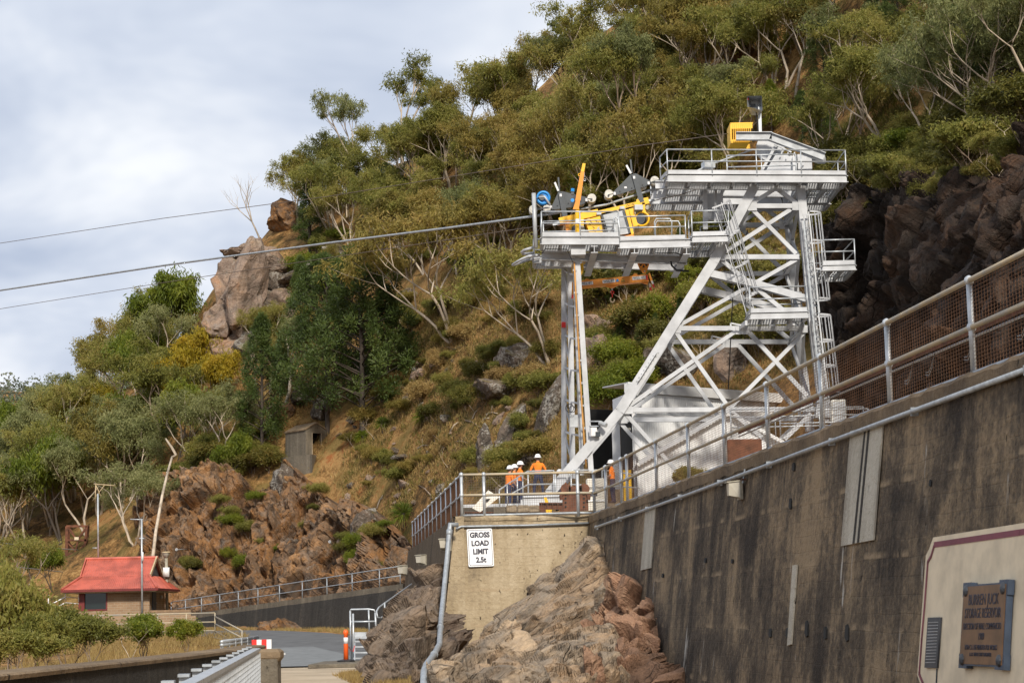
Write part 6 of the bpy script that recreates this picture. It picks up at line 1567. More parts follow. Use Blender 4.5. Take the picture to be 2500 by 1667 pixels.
def pine(key, seed, H=7.0, W=1.6, n=90, mats=None, leafmat='leaf_pine', count=190, conic=.75, L=.15):
    rng = np.random.default_rng(seed); cen, rr, segs = [], [], []
    segs.append((np.array([[0, 0, -.3], [.02, 0, H * .4], [-.03, .02, H * .75], [0, 0, H * .97]]), np.array([.12, .09, .05, .015]) * H / 7))
    for k in range(n):
        h = (k + .5) / n; z = H * (.14 + .84 * h)
        prof = (1 - h) ** conic * (.35 + .65 * min(1, h * 5 + .25)) * rng.uniform(.55, 1.15) * W + .05
        a = k * 2.39996 + rng.normal() * .3; q = np.array([math.cos(a) * prof, math.sin(a) * prof, z + prof * .25])
        cen.append(q); rr.append(.22 + .16 * (1 - h) * W / 1.6 * rng.uniform(.6, 1.4))
        if k % 2 == 0: segs.append((np.array([[0, 0, z - .25], q * .5 + np.array([0, 0, z * .5 - .1]), q]), np.array([.035, .025, .008])))
    tm = branch_mesh('trunk', segs, 'bark_dark'); cm = leaf_mesh('crown', np.array(cen), np.array(rr), count, rng, leafmat, L, .02, -.5, 1.0, .7, .9)
    PROTO[key] = [(tm, cm, H, None)] + [(tm, cm, H, m) for m in (mats or [])]
pine('pine0', 21, 7, 1.5, 95, ['leaf_bright']); pine('pine1', 22, 7, 2.3, 120, ['leaf_bright'], conic=.5); pine('pine2', 23, 7, 1.1, 80, conic=1.0)
TREES = []
rngt = random.Random(77)
def plant(name, key, pos, H, label, group=None, var=0, rz=None, sx=1.0, cat='tree', tilt=(0, 0)):
    tm, cm, h0, om = PROTO[key][var % len(PROTO[key])]
    s = H / h0
    r = thing(name, pos, label, cat, group)
    r.scale = (s * sx, s * sx, s); r.rotation_euler = (tilt[0], tilt[1], rngt.uniform(0, 6.28) if rz is None else rz)
    for nm, me in (('trunk', tm), ('crown', cm)):
        o = bpy.data.objects.new(nm, me); COL.objects.link(o); o.parent = r
        if om and nm == 'crown': o.material_slots[0].link = 'OBJECT'; o.material_slots[0].material = MATS[om]
    TREES.append((pos.x, pos.y)); return r
def plant_px(name, key, u, v, vtop, label, group=None, D=None, **kw):
    g = hit(u, v) if D is None else P(u, v, D)
    if g is None: return None
    if D is not None: g.z = max(g.z, g.z)
    return plant(name, key, g, max(1.0, (v - vtop) / FPX * g.y), label, group, **kw)
# trees one can tell apart
HERO = [('gum_tree', 'gumtall', 862, 505, 205, 'tall slender gum tree with pale trunk standing alone on the skyline left', 1, .9), ('gum_tree', 'gumtall', 985, 450, 130, 'tallest airy gum tree on the skyline with layered crown', 0, 1.0), ('gum_tree', 'gum7', 1085, 440, 255, 'rounded olive gum on the skyline right of the tallest one', 0, 1.3),
 ('gum_tree', 'gum0', 1160, 420, 170, 'broad brownish gum on the skyline below the highest trees', 2, 1.1), ('gum_tree', 'gum2', 1235, 390, 120, 'dense gum on the rising skyline, third from the tree tops', 0, 1.1), ('gum_tree', 'gum5', 1310, 350, 35, 'tall gum near the top edge above the jib crane', 1, 1.1), ('gum_tree', 'gum1', 1390, 320, 55, 'spreading gum near the top edge with dark limbs', 0, 1.2), ('gum_tree', 'gum0', 1455, 280, -20, 'high gum cut by the top edge over the carriage', 0, 1.1),
 ('gum_tree', 'gum4', 1560, 430, 90, 'gum with long bare grey trunks behind the top platform rail', 0, .9), ('gum_tree', 'gum4', 1600, 400, 60, 'gum with bare straight trunks left of the yellow guard box', 1, .9),
 ('gum_tree', 'gumwide', 2435, 335, 60, 'wide gum with pale twisting limbs leaning out from the top of the dark cliff', 1, 1.15), ('gum_tree', 'gumwide', 2450, 320, -60, 'tall leaning gum with pale limbs at the right edge above the cliff', 1, .9),
 ('gum_tree', 'gumwide', 1105, 830, 480, 'leaning gum with forked pale trunk on the mid slope', 2, 1.1), ('gum_tree', 'gumwide', 1340, 885, 560, 'leaning pale gum just left of the white mast', 0, 1.0), ('gum_tree', 'gum5', 1225, 700, 470, 'brown tinged gum behind the mast platform tip', 2, 1.3),
 ('gum_tree', 'gum1', 1330, 560, 330, 'dense brownish gum behind the blue hose reel', 2, 1.2), ('cypress_pine', 'pine2', 757, 620, 390, 'narrow dark cypress pine beside the overhanging boulder on the skyline', 0, 1.1), ('gum_tree', 'gum7', 668, 520, 418, 'small airy gum behind the overhanging skyline boulder', 1, 1.5),
 ('dead_tree', 'dead', 640, 605, 415, 'leafless grey dead tree leaning over the skyline crag', 0, 1.0), ('gum_tree', 'bush', 585, 610, 520, 'yellowish bush at the foot of the dead tree on the crag', 1, 1.2),
 ('cypress_pine', 'pine1', 800, 1065, 620, 'large dark cypress pine left of the pair above the concrete hut', 0, .9), ('cypress_pine', 'pine1', 885, 1060, 590, 'largest dark cypress pine above right of the concrete hut', 0, 1.0), ('cypress_pine', 'pine0', 945, 960, 690, 'smaller cypress pine at the right of the dark group', 0, 1.1), ('cypress_pine', 'pine0', 735, 860, 620, 'slim cypress pine in front of the pale rock shelf', 0, .9),
 ('cypress_pine', 'pine0', 640, 1130, 770, 'open cypress pine left of the concrete hut', 0, .9), ('gum_tree', 'gum7', 690, 1010, 770, 'pale barked gum below the huge squared boulder', 1, 1.2), ('cypress_pine', 'pine1', 945, 500, 395, 'bright green cypress pine under the tallest skyline gum', 0, 1.0), ('wattle_tree', 'wattle', 1005, 500, 280, 'yellow green wattle below the tallest skyline gum', 0, 1.2),
 ('wattle_tree', 'wattle', 520, 1020, 850, 'ochre wattle between the crag foot and the open cypress', 1, 1.0), ('wattle_tree', 'wattle', 430, 1130, 930, 'large yellow green wattle above the leaning pale trunk', 0, 1.1), ('wattle_tree', 'wattle', 370, 1010, 800, 'tall yellow green wattle left of the grey crag on the skyline', 0, 1.1), ('wattle_tree', 'wattle', 240, 1130, 930, 'yellow green wattle at the left of the bright bushy tree', 1, 1.0), ('wattle_tree', 'wattle', 395, 1085, 850, 'ochre yellow weeping wattle left of the crag', 1, .9), ('wattle_tree', 'wattle', 455, 990, 800, 'yellow wattle beside the grey crag foot', 1, 1.0), ('wattle_tree', 'wattle', 285, 1190, 960, 'bright green bushy tree above the red roofed house', 0, 1.0), ('wattle_tree', 'wattle', 345, 1150, 940, 'green wattle between the bright bushy tree and the ochre one', 0, .9),
 ('cypress_pine', 'pine1', 2475, 230, -90, 'bright green cypress pine at the top right corner', 0, 1.2), ('cypress_pine', 'pine0', 1885, 330, 190, 'green cypress pine just right of the lamp pole', 1, 1.2), ('cypress_pine', 'pine0', 1960, 340, 215, 'second green cypress pine right of the lamp pole', 0, 1.3), ('cypress_pine', 'pine1', 2010, 390, 250, 'bushy cypress pine above the right end of the top platform', 0, 1.2), ('cypress_pine', 'pine1', 2150, 130, -30, 'dark cypress pine between the spreading gums at the top', 0, 1.1),
 ('gum_tree', 'gum3', 2060, 210, -10, 'grey green gum left of the dark cypress near the top edge', 1, 1.2), ('cypress_pine', 'pine0', 1480, 760, 640, 'small dark pine under the spreader beam', 0, 1.2), ('cypress_pine', 'pine1', 1165, 720, 600, 'dark green pine on the mid slope below the track cable', 0, 1.1), ('wattle_tree', 'wattle', 1185, 740, 650, 'small yellow green wattle on the mid slope', 1, .9),
 ('cypress_pine', 'pine1', 1215, 560, 490, 'small bright pine left of the carriage platform tip', 1, 1.2), ('gum_tree', 'gum1', 545, 1140, 930, 'grey green gum above the left end of the cliff', 1, 1.2), ('gum_tree', 'gum3', 480, 1160, 950, 'pale leafed gum left of the cliff top', 1, 1.3), ('gum_tree', 'gum6', 330, 1330, 1120, 'weeping gum hanging over the cliff left end behind the house', 1, 1.2), ('wattle_tree', 'wattle', 590, 1200, 1050, 'yellow green shrub tree on the cliff top left of the hut', 0, .9)]
for (nm, key, u, v, vt, lab, var, sx) in HERO: plant_px(nm, key, u, v, vt, lab, None, var=var, sx=sx, rz=(0 if key in ('gumwide', 'dead', 'gum4') else None))
def inpoly(x, y, poly):
    c = False; j = len(poly) - 1
    for i in range(len(poly)):
        (a, b), (d, e) = poly[i], poly[j]
        if (b > y) != (e > y) and x < (d - a) * (y - b) / (e - b) + a: c = not c
        j = i
    return c
FORM = {'gum0': 'round crowned gum', 'gum1': 'twin stemmed gum', 'gum2': 'broad gum', 'gum3': 'three stemmed gum', 'gum4': 'leaning gum', 'gum5': 'leaning forked gum', 'gum6': 'bushy gum', 'gum7': 'airy gum', 'pine0': 'cypress pine', 'pine1': 'bushy cypress pine', 'wattle': 'wattle', 'bush': 'leafy shrub', 'bushlow': 'low scrub shrub', 'snag': 'bare twiggy shrub'}
LAND = [('the yellow guard box', 1797, 333), ('the lamp pole', 1850, 270), ('the jib crane', 1410, 420), ('the blue hose reel', 1325, 485), ('the skyline crag', 620, 680), ('the tallest gum', 985, 300), ('the top platform end', 2060, 430), ('the carriage', 1500, 500), ('the spreader beam', 1500, 670), ('the white mast', 1390, 850), ('the dark cypress pines', 850, 850), ('the concrete hut', 745, 1090), ('the red roof', 290, 1390), ('the ochre wattle', 395, 960), ('the bright bushy tree', 285, 1070), ('the dark right cliff', 2250, 560), ('the top right corner', 2480, 20), ('the workers', 1290, 1160), ('the tower bracing', 1750, 720), ('the rusty frame', 188, 1310), ('the lower left corner', 40, 1500), ('the wide gum', 2430, 250), ('the side platform', 2050, 640), ('the far left edge', 20, 1150)]
def describe(tail, u, v, key, var, size):
    col = {'gum': ('olive', 'grey green', 'brownish'), 'pin': ('dark', 'bright green'), 'wat': ('green', 'yellow'), 'bus': ('olive', 'green', 'bright green', 'brownish', 'straw coloured'), 'sna': ('grey',)}[key[:3]]
    n, a, b = min(LAND, key=lambda l: (l[1] - u) ** 2 + (l[2] - v) ** 2); dx, dy = u - a, v - b; d = math.hypot(dx, dy)
    w = ('right' if dx > 0 else 'left') + ' of' if abs(dx) > abs(dy) * 1.6 else ('below' if dy > 0 else 'above')
    if w in ('above', 'below') and abs(dx) > abs(dy) * .5: w += ' and ' + ('right' if dx > 0 else 'left') + ' of'
    far = 'just ' if d < 70 else ('well ' if d > 170 else '')
    return ('shaded ' if tail[0] == 'above the cliff' else '') + f"{('small ', '', 'large ')[min(2, int(size * 3))]}{col[var % len(col)]} {FORM[key]} {far}{w} {n}"
def scatter(n, poly, keys, hmin, hmax, sep, name, label, group, cat='tree', tries=60, sx=(.9, 1.25), wts=None, avoid=True):
    xs = [p[0] for p in poly]; ys = [p[1] for p in poly]; made = 0; own = []
    for _ in range(n * tries):
        if made >= n: break
        u = rngt.uniform(min(xs), max(xs)); v = rngt.uniform(min(ys), max(ys))
        if not inpoly(u, v, poly): continue
        g = hit(u, v)
        if g is None: continue
        L = (TREES if avoid else []) + own
        if any((g.x - a) ** 2 + (g.y - b) ** 2 < sep * sep for a, b in L): continue
        key, var = rngt.choice(keys); own.append((g.x, g.y))
        H_ = rngt.uniform(hmin, hmax); lab = describe(label, u, v, key, var, (H_ - hmin) / (hmax - hmin + 1e-6)) if isinstance(label, tuple) else label
        plant(name, key, g, H_, lab, group, var, sx=rngt.uniform(*sx), cat=cat); made += 1
    return made
GK = [('gum0', 0), ('gum1', 0), ('gum2', 0), ('gum3', 0), ('gum5', 0), ('gum6', 0), ('gum0', 2), ('gum1', 2), ('gum3', 2), ('gum5', 2), ('gum2', 1), ('gum4', 0), ('gum4', 2)]
up_poly = [(700, 560), (840, 500), (960, 450), (1150, 400), (1290, 320), (1420, 250), (1500, 180), (1560, 60), (1700, 0), (1960, -60), (1960, 200), (1850, 420), (1700, 560), (1500, 600), (1330, 660), (1180, 700), (1000, 680), (900, 620), (760, 600)]
print('upper gums', scatter(130, up_poly, GK, 4.8, 7.6, 1.9, 'gum_tree', ('upper slope',), 'gum trees crowding the upper slope'))
right_poly = [(1960, -100), (2560, -250), (2560, 230), (2440, 280), (2300, 360), (2100, 420), (1960, 420)]
print('right gums', scatter(36, right_poly, [('gum1', 1), ('gum3', 1), ('gum5', 0), ('pine1', 0), ('pine0', 0), ('gum6', 0), ('gum2', 0)], 3.5, 6.0, 2.0, 'gum_tree', ('above the cliff',), 'trees above the dark cliff'))
left_poly = [(-60, 1420), (130, 1340), (230, 1300), (330, 1220), (420, 1130), (440, 960), (455, 850), (420, 860), (300, 945), (170, 1085), (30, 1215), (-60, 1240)]
print('left gums', scatter(95, left_poly, [('gum0', 1), ('gum1', 1), ('gum2', 0), ('gum3', 0), ('gum3', 1), ('gum6', 1), ('gum5', 1), ('gum1', 0), ('wattle', 0), ('gum6', 2)], 6.5, 9.5, 2.6, 'gum_tree', ('left woods',), 'gum trees on the left shoulder'))
mid_poly = [(500, 1000), (560, 900), (700, 820), (760, 700), (900, 640), (1050, 680), (1000, 760), (960, 900), (720, 960), (640, 1080), (500, 1130)]
print('mid', scatter(14, mid_poly, [('gum7', 1), ('gum3', 0), ('pine0', 0), ('gum1', 2)], 3.0, 5.0, 2.2, 'gum_tree', ('among boulders',), 'small trees among the boulders'))
# undergrowth one can count: shrubs
sh1 = [(840, 1180), (900, 850), (1000, 720), (1200, 700), (1340, 680), (1340, 1180), (1100, 1240)]
print('shrubs', scatter(110, sh1, [('bushlow', 0), ('bushlow', 1), ('bushlow', 3), ('bushlow', 3), ('bushlow', 4), ('bush', 0), ('snag', 0)], .5, 1.5, .6, 'shrub', ('open slope',), 'shrubs on the open slope', 'shrub', avoid=False, sx=(.9, 1.35)))
sh2 = [(1420, 700), (1560, 600), (1950, 420), (1960, 900), (1600, 940), (1450, 1100)]
print('shrubs', scatter(60, sh2, [('bushlow', 0), ('bushlow', 1), ('bushlow', 2), ('pine0', 0), ('snag', 0), ('gum6', 2)], 1.0, 2.4, .9, 'shrub', ('behind tower',), 'shrubs behind the tower', 'shrub', avoid=False, sx=(.9, 1.3)))
sh3 = [(1990, 600), (2040, 430), (2150, 380), (2440, 330), (2560, 240), (2560, 330), (2400, 400), (2200, 460), (2090, 560)]
print('shrubs', scatter(70, sh3, [('bushlow', 0), ('bushlow', 1), ('bush', 0), ('bush', 1), ('bushlow', 0)], .9, 2.2, .7, 'shrub', ('cliff brow',), 'shrubs on the brow of the right cliff', 'shrub', avoid=False, sx=(.9, 1.4)))
sh4 = [(420, 1180), (520, 1120), (640, 1080), (660, 1150), (600, 1190), (480, 1200)]
print('shrubs', scatter(26, sh4, [('bushlow', 0), ('bushlow', 1), ('bush', 0)], .8, 2.0, .8, 'shrub', ('cliff top',), 'shrubs on the orange cliff brow', 'shrub', avoid=False, sx=(1, 1.5)))
sh5 = [(560, 880), (700, 640), (900, 560), (1200, 520), (1400, 470), (1700, 330), (1850, 330), (1600, 560), (1000, 700), (700, 880)]
print('shrubs', scatter(60, sh5, [('bushlow', 0), ('bushlow', 1), ('bushlow', 2), ('bush', 0)], 1.0, 2.2, .8, 'shrub', ('under gums',), 'shrubs under the upper gums', 'shrub', avoid=False, sx=(.9, 1.35)))
for k in range(34):
    t = (k + rngt.random()) / 34; q = polyline([(2030, 540, 97), (2068, 480, 95.5), (2144, 465, 91.5), (2190, 445, 87.5), (2280, 425, 81.5), (2366, 425, 74.5), (2412, 395, 69.5), (2500, 315, 61.5)], np.array([t]))[0]
    dv_ = rngt.choice((-14, -4, 8, 26, 60)); key, var = rngt.choice((('bushlow', 0), ('bushlow', 1), ('bush', 0), ('snag', 0), ('bushlow', 0)))
    plant('shrub', key, P(q[0], q[1] + dv_, q[2] - .6 - max(0, dv_) * .02), rngt.uniform(.8, 1.9) * (.6 if dv_ > 20 else 1), describe(('',), q[0], q[1] + dv_, key, var, .5 if dv_ < 10 else 0) + ', cliff edge', 'shrubs hanging on the edge of the right cliff', var, cat='shrub', sx=1.3)
# shrubs rooted on the cliff face
for k in range(26):
    u = rngt.uniform(440, 960); v = rngt.uniform(1210, 1400) if u < 800 else rngt.uniform(1290, 1400)
    D = np.interp(u, [420, 600, 800, 940], [133.5, 131.5, 124, 113.5]) + (1440 - v) / 60
    plant('shrub', 'bushlow', P(u, v, D), rngt.uniform(.5, 1.1), 'small green shrub rooted in the orange cliff, ' + ('left end' if u < 560 else 'left of centre' if u < 680 else 'right of centre' if u < 800 else 'right end') + (', high up' if v < 1270 else ', halfway up' if v < 1330 else ', low down'), 'shrubs in the cliff cracks', rngt.choice((1, 2, 0)), cat='shrub', sx=1.2)
# grass trees
def grass_tree(u, v, H, label):
    g = hit(u, v); rng = np.random.default_rng(int(u)); n = 260
    a = rng.random(n) * 6.28; e = rng.uniform(-.7, 1.4, n); d = np.stack([np.cos(a) * np.cos(e), np.sin(a) * np.cos(e), np.sin(e)], 1)
    c = np.array([0, 0, H * .42]); s = np.cross(d, rng.normal(size=(n, 3))); s /= np.linalg.norm(s, axis=1)[:, None]
    l = H * .6; mid = c + d * l * .55; tip = c + d * l + np.array([0, 0, -.25 * l])
    vv = np.stack([np.repeat(c[None], n, 0) + s * .01, mid + s * .02, tip, mid - s * .02], 1).reshape(-1, 3)
    lv = np.repeat(np.where(e < -.1, .95, rng.random(n) * .6), 4)
    t = thing('grass_tree', g, label, 'grass tree', 'grass trees on the slope')
    linkmesh('fronds', np_mesh('fronds', vv, np.arange(n * 4).reshape(-1, 4), 'leaf_heath' if False else 'leaf_bright', {'leaf': lv * .6}), t)
    linkmesh('skirt', leaf_mesh('skirt', np.array([[0, 0, H * .25]]), np.array([H * .3]), 160, rng, 'leaf_straw', H * .4, .015, 2.0, 1.0), t)
    mb = MB(); o = OFF[t.name]; mb.tube([o + V((0, 0, -.2)), o + V((0, 0, H * .45))], .11, 7); mb.build('stem', 'bark_dark', t)
for (u, v, H, lab) in ((985, 1290, 1.9, 'spiky grass tree with straw skirt above the far fence end'), (1030, 1040, 1.3, 'grass tree on the open slope right of the dark pines'), (935, 1060, 1.2, 'grass tree at the foot of the dark pines'), (1580, 420, 2.0, 'bright grass tree beside the top platform rail'), (1650, 300, 1.5, 'grass tree with brown skirt high above the carriage'), (885, 1085, 1.1, 'small grass tree right of the concrete hut'), (760, 600, 1.4, 'grass tree under the narrow skyline pine')): grass_tree(u, v, H, lab)
# dry grass, leaf litter and twigs over the slope: nobody could count it
def litter(name, n, poly, mat, L, Wd, seed, label, upv=1.0, spread=.5, hts=None):
    rng = np.random.default_rng(seed); xs = [p[0] for p in poly]; ys = [p[1] for p in poly]
    a = np.array([P(u, v, 1.0) for u, v in poly])
    # plan-space footprint of the visible slope
    bx = [hit(u, v) for u, v in poly]; bx = [b for b in bx if b is not None]
    x0, x1 = min(b.x for b in bx), max(b.x for b in bx); y0, y1 = min(b.y for b in bx), max(b.y for b in bx)
    pp = [(b.x, b.y) for b in bx]
    x = rng.uniform(x0, x1, n * 3); y = rng.uniform(y0, y1, n * 3)
    keep = np.array([inpoly(i, j, pp) for i, j in zip(x, y)]); x, y = x[keep][:n], y[keep][:n]
    den = vnoise(np.stack([x * .5, y * .5, x * 0], 1), 5); k = den > .28; x, y = x[k], y[k]
    z = height(x, y); m = 5; N = len(x) * m
    base = np.repeat(np.stack([x, y, z - .02], 1), m, 0) + rng.normal(size=(N, 3)) * np.array([.12, .12, .02])
    d = rng.normal(size=(N, 3)) * spread + np.array([0, 0, upv]); d /= np.linalg.norm(d, axis=1)[:, None]
    s = np.cross(d, rng.normal(size=(N, 3))); s /= np.linalg.norm(s, axis=1)[:, None]
    l = L * rng.uniform(.5, 1.4, N)[:, None]; v = np.stack([base - s * Wd, base + s * Wd, base + d * l], 1).reshape(-1, 3)
    cl = np.repeat(np.repeat(rng.random(len(x)), m) * .6 + rng.random(N) * .4, 3)
    o = linkmesh(name, np_mesh(name, v, np.arange(N * 3).reshape(-1, 3), mat, {'leaf': cl})); tag(o, label, 'grass', kind='stuff'); return o
slope = [(830, 1200), (900, 900), (1000, 750), (1100, 640), (1300, 600), (1500, 500), (1900, 420), (1960, 880), (1500, 1160), (1280, 1190), (1050, 1240), (960, 1290)]
litter('grass', 34000, slope, 'leaf_straw', .26, .018, 3, 'dry straw coloured grass and litter over the slope')
litter('grass', 9000, slope, 'leaf_heath', .34, .022, 4, 'green grass tufts over the slope')
litter('grass', 5000, [(420, 1190), (560, 1120), (700, 1100), (830, 1190), (760, 900), (600, 880), (480, 900)], 'leaf_straw', .34, .022, 6, 'dry grass between boulders above the orange cliff')
litter('grass', 6000, [(1990, 560), (2060, 420), (2300, 330), (2540, 230), (2540, 60), (2300, 120), (1990, 300)], 'leaf_heath', .4, .025, 7, 'rough grass above the dark cliff')
def flat_grass(name, n, poly, mat, L, seed, label):
    rng = np.random.default_rng(seed); xs = [p[0] for p in poly]; ys = [p[1] for p in poly]
    x = rng.uniform(min(xs), max(xs), n * 3); y = rng.uniform(min(ys), max(ys), n * 3)
    k = np.array([inpoly(i, j, poly) for i, j in zip(x, y)]); x, y = x[k][:n], y[k][:n]
    k = vnoise(np.stack([x * .7, y * .7, x * 0], 1), 8) > .3; x, y = x[k], y[k]
    z = np.maximum(height(x, y), -.5); m = 6; N = len(x) * m
    base = np.repeat(np.stack([x, y, z], 1), m, 0) + rng.normal(size=(N, 3)) * np.array([.08, .08, .0])
    d = rng.normal(size=(N, 3)) * .55 + np.array([0, 0, 1.0]); d /= np.linalg.norm(d, axis=1)[:, None]
    s = np.cross(d, rng.normal(size=(N, 3))); s /= np.linalg.norm(s, axis=1)[:, None]
    v = np.stack([base - s * .012, base + s * .012, base + d * L * rng.uniform(.5, 1.4, N)[:, None]], 1).reshape(-1, 3)
    o = linkmesh(name, np_mesh(name, v, np.arange(N * 3).reshape(-1, 3), mat, {'leaf': np.repeat(np.repeat(rng.random(len(x)), m), 3)})); tag(o, label, 'grass', kind='stuff')
def px(u, v, D): p = P(u, v, D); return (p.x, p.y)
flat_grass('grass', 5000, [px(60, 1600, 50), px(620, 1560, 62), px(600, 1540, 100), px(440, 1550, 104), px(100, 1560, 100), px(0, 1580, 60)], 'leaf_straw', .3, 11, 'golden dry grass below the house railing')
flat_grass('grass', 3500, [px(480, 1530, 124), px(900, 1590, 103), px(905, 1600, 98), px(760, 1570, 104), px(480, 1535, 120)], 'leaf_straw', .2, 12, 'dry grass verge along the foot of the retaining wall')
flat_grass('grass', 2500, [px(870, 1640, 58), px(900, 1660, 56), px(1010, 1680, 50), px(990, 1700, 46), px(870, 1690, 49), px(830, 1650, 56)], 'leaf_straw', .16, 13, 'golden dry grass at the foot of the brown rocks by the road')
# foreground and house shrubs
FG = [('bush', 30, 1660, 1385, 52, 'large olive bush at the lower left corner', 0, .62), ('bush', 165, 1630, 1480, 58, 'olive bush left of centre in front of the house steps', 0, .95), ('bush', 105, 1640, 1500, 50, 'low olive bush beside the lower left corner bush', 0, .9), ('bush', 225, 1610, 1505, 56, 'small olive bush right of the pair in front of the house', 0, 1.2), ('bush', 350, 1595, 1500, 66, 'green feathery shrub below the brick wall of the house', 1, 1.3), ('bush', 455, 1580, 1512, 70, 'small green shrub near the stair railing', 1, 1.2), ('bush', 60, 1640, 1540, 46, 'twiggy low bush at the lower left edge', 0, 1.4), ('snag', 320, 1600, 1510, 62, 'bare grey twiggy shrub below the brick wall', 0, 1.2), ('bush', -30, 1600, 1370, 56, 'tall olive bush cut by the left edge', 0, .6), ('gum3', 45, 1480, 1290, 118, 'bright green tree left of the house roof', 0, 1.2), ('wattle', 130, 1440, 1330, 135, 'bright green bush behind the rusty frame', 0, 1.2)]
for (key, u, v, vt, D, lab, var, sx) in FG:
    g = P(u, v, D); plant('shrub' if key in ('bush', 'snag') else 'gum_tree', key, g, (v - vt) / FPX * D, lab, None, var, sx=sx, cat='shrub' if key in ('bush', 'snag') else 'tree')
g = P(1685, 1182, 56); g.z = ZT
plant('shrub', 'bush', g, .65, 'small olive shrub growing behind the long fence in front of the shed', None, 0, cat='shrub', sx=1.2)
# far wooded hill
fx = np.linspace(-420, 260, 90); fy = np.linspace(420, 900, 60); FX, FY = np.meshgrid(fx, fy)
def far_h(x, y):
    p = np.stack([x.ravel() * .012, y.ravel() * .012, x.ravel() * 0], 1); n = fbm(p, 4, 8).reshape(x.shape)
    return -12 + 92 * sstep((y - 430) / 230.0) * (1 - .10 * sstep((-x - 200) / 200)) + n * 16
fh = linkmesh('far_hills', np_mesh('far_hills', np.stack([FX.ravel(), FY.ravel(), far_h(FX, FY).ravel()], 1), grid_faces(60, 90), 'hill_ground', smooth=True)); tag(fh, 'wooded far hill', kind='structure')
rngf = np.random.default_rng(4)
cx = rngf.uniform(-330, -20, 1500); cy = rngf.uniform(440, 740, 1500); cz = far_h(cx, cy)
hh = rngf.uniform(3.5, 7, 1500)
ff = linkmesh('far_forest', leaf_mesh('far_forest', np.stack([cx, cy, cz + hh * .6], 1), hh * .55, 75, rngf, 'leaf_far', 1.1, .38, .5, 1.0, .35)); tag(ff, 'far wooded hillside beyond the left shoulder', 'forest', kind='stuff')
# ------------------------------------------------------------------ white shed behind the tower
def corrugated(parent, a, b, z0, z1, mat='shed_white', name='wall_sheet', pitch=.15, amp=.03, top=None, out=None, seg=4):
    a, b = V(a), V(b); d = V((b.x - a.x, b.y - a.y, 0)); L = d.length; d.normalize(); n = V((d.y, -d.x, 0)) if out is None else V(out)
    k = int(L / pitch * seg) + 1; vs = []
    for i in range(k + 1):
        t = i / k; p = a + (b - a) * t; s = amp * math.sin(2 * math.pi * L * t / pitch)
        zt = z1 if top is None else top(t)
        q = V((p.x, p.y, 0)) + n * s; vs += [(q.x, q.y, z0), (q.x, q.y, zt)]
    fs = [(2 * i, 2 * i + 2, 2 * i + 3, 2 * i + 1) for i in range(k)]
    mb = MB(); mb.add(vs, fs); return mb.build(name, mat, parent)
simple('shed_white', (0.84, 0.85, 0.86), 0.45, 0.0, 0.1, 1.5)
sA, sB = P(1549, 947, 89.2), P(2010, 980, 97.6); ztop = sA.z
sE = P(1496, 960, 93.0)
shed = thing('shed', (sA.x, sA.y, ZT), 'white corrugated shed with dark doorway behind the legs of the tower', 'shed')
zm = P(1549, 1012, 89.2).z
corrugated(shed, sA, sB, zm - .3, ztop - .25, name='upper_wall_sheet'); 
sA2, sB2 = sA + V((-.1, -.25, 0)), sB + V((0, -.25, 0))
corrugated(shed, sA2, sB2, ZT - .2, zm, name='lower_wall_sheet')
mb = MB(); mb.bar(V((sA.x - .3, sA.y - .15, ztop)), V((sB.x, sB.y - .15, ztop)), .5, .42); mb.build('eave_fascia', 'shed_white', shed)
mb = MB(); mb.bar(V((sA.x, sA.y - .32, zm - .02)), V((sB.x, sB.y - .32, zm - .02)), .12, .1); mb.build('flashing', 'shed_white', shed)
mb = MB(); mb.prism([V((sA.x - .3, sA.y - .2, ztop + .2)), V((sB.x, sB.y - .2, ztop + .2)), V((sB.x + 1.5, sB.y + 7, ztop + .9)), V((sE.x - .3, sE.y + 4, ztop + .9))], (0, 0, .06)); mb.build('roof', 'shed_white', shed)
dz1 = P(1520, 1005, 90.5).z
mb = MB(); mb.bar(V((sA.x - .05, sA.y, ZT)), V((sA.x - .05, sA.y, ztop)), .22, .22); mb.build('corner_post', 'shed_white', shed)
q1, q2 = P(1505, 1100, 92.2), P(1545, 1100, 89.6)
mb = MB(); mb.bar(V((q1.x, q1.y, ZT)), V((q1.x, q1.y, dz1 + .1)), .36, .3); mb.build('door_jamb', 'shed_white', shed)
mb = MB(); mb.bar(V((q1.x, q1.y, dz1)), V((q2.x, q2.y, dz1)), .2, .2); mb.build('door_lintel', 'shed_white', shed)
corrugated(shed, V((sE.x, sE.y, 0)), V((sA.x, sA.y, 0)), dz1, ztop - .1, name='end_wall_sheet', out=(-1, -.3, 0))
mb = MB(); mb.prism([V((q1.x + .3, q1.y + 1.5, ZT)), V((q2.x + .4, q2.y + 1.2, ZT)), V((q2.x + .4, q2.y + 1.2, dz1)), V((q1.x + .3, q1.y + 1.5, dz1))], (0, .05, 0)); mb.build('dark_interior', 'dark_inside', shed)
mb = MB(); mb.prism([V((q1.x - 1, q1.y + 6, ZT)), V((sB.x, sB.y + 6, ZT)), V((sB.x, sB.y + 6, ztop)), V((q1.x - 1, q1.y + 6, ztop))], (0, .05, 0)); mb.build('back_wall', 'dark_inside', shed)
mb = MB(); mb.box(P(1571, 972, 88.9), (.1, .12, .3)); mb.build('vent', 'black_rubber', shed)
mb = MB(); mb.tube([P(1537, 1047, 89.2), P(1530, 1049, 88.8)], .07, 8); mb.build('door_lamp', 'lamp_glass', shed)
mb = MB(); mb.tube([P(1548, 983, 88.9), P(1556, 986, 88.7), P(1556, 996, 88.7), P(1566, 999, 88.7)], .03, 6); mb.build('pipe_bend', 'black_rubber', shed)
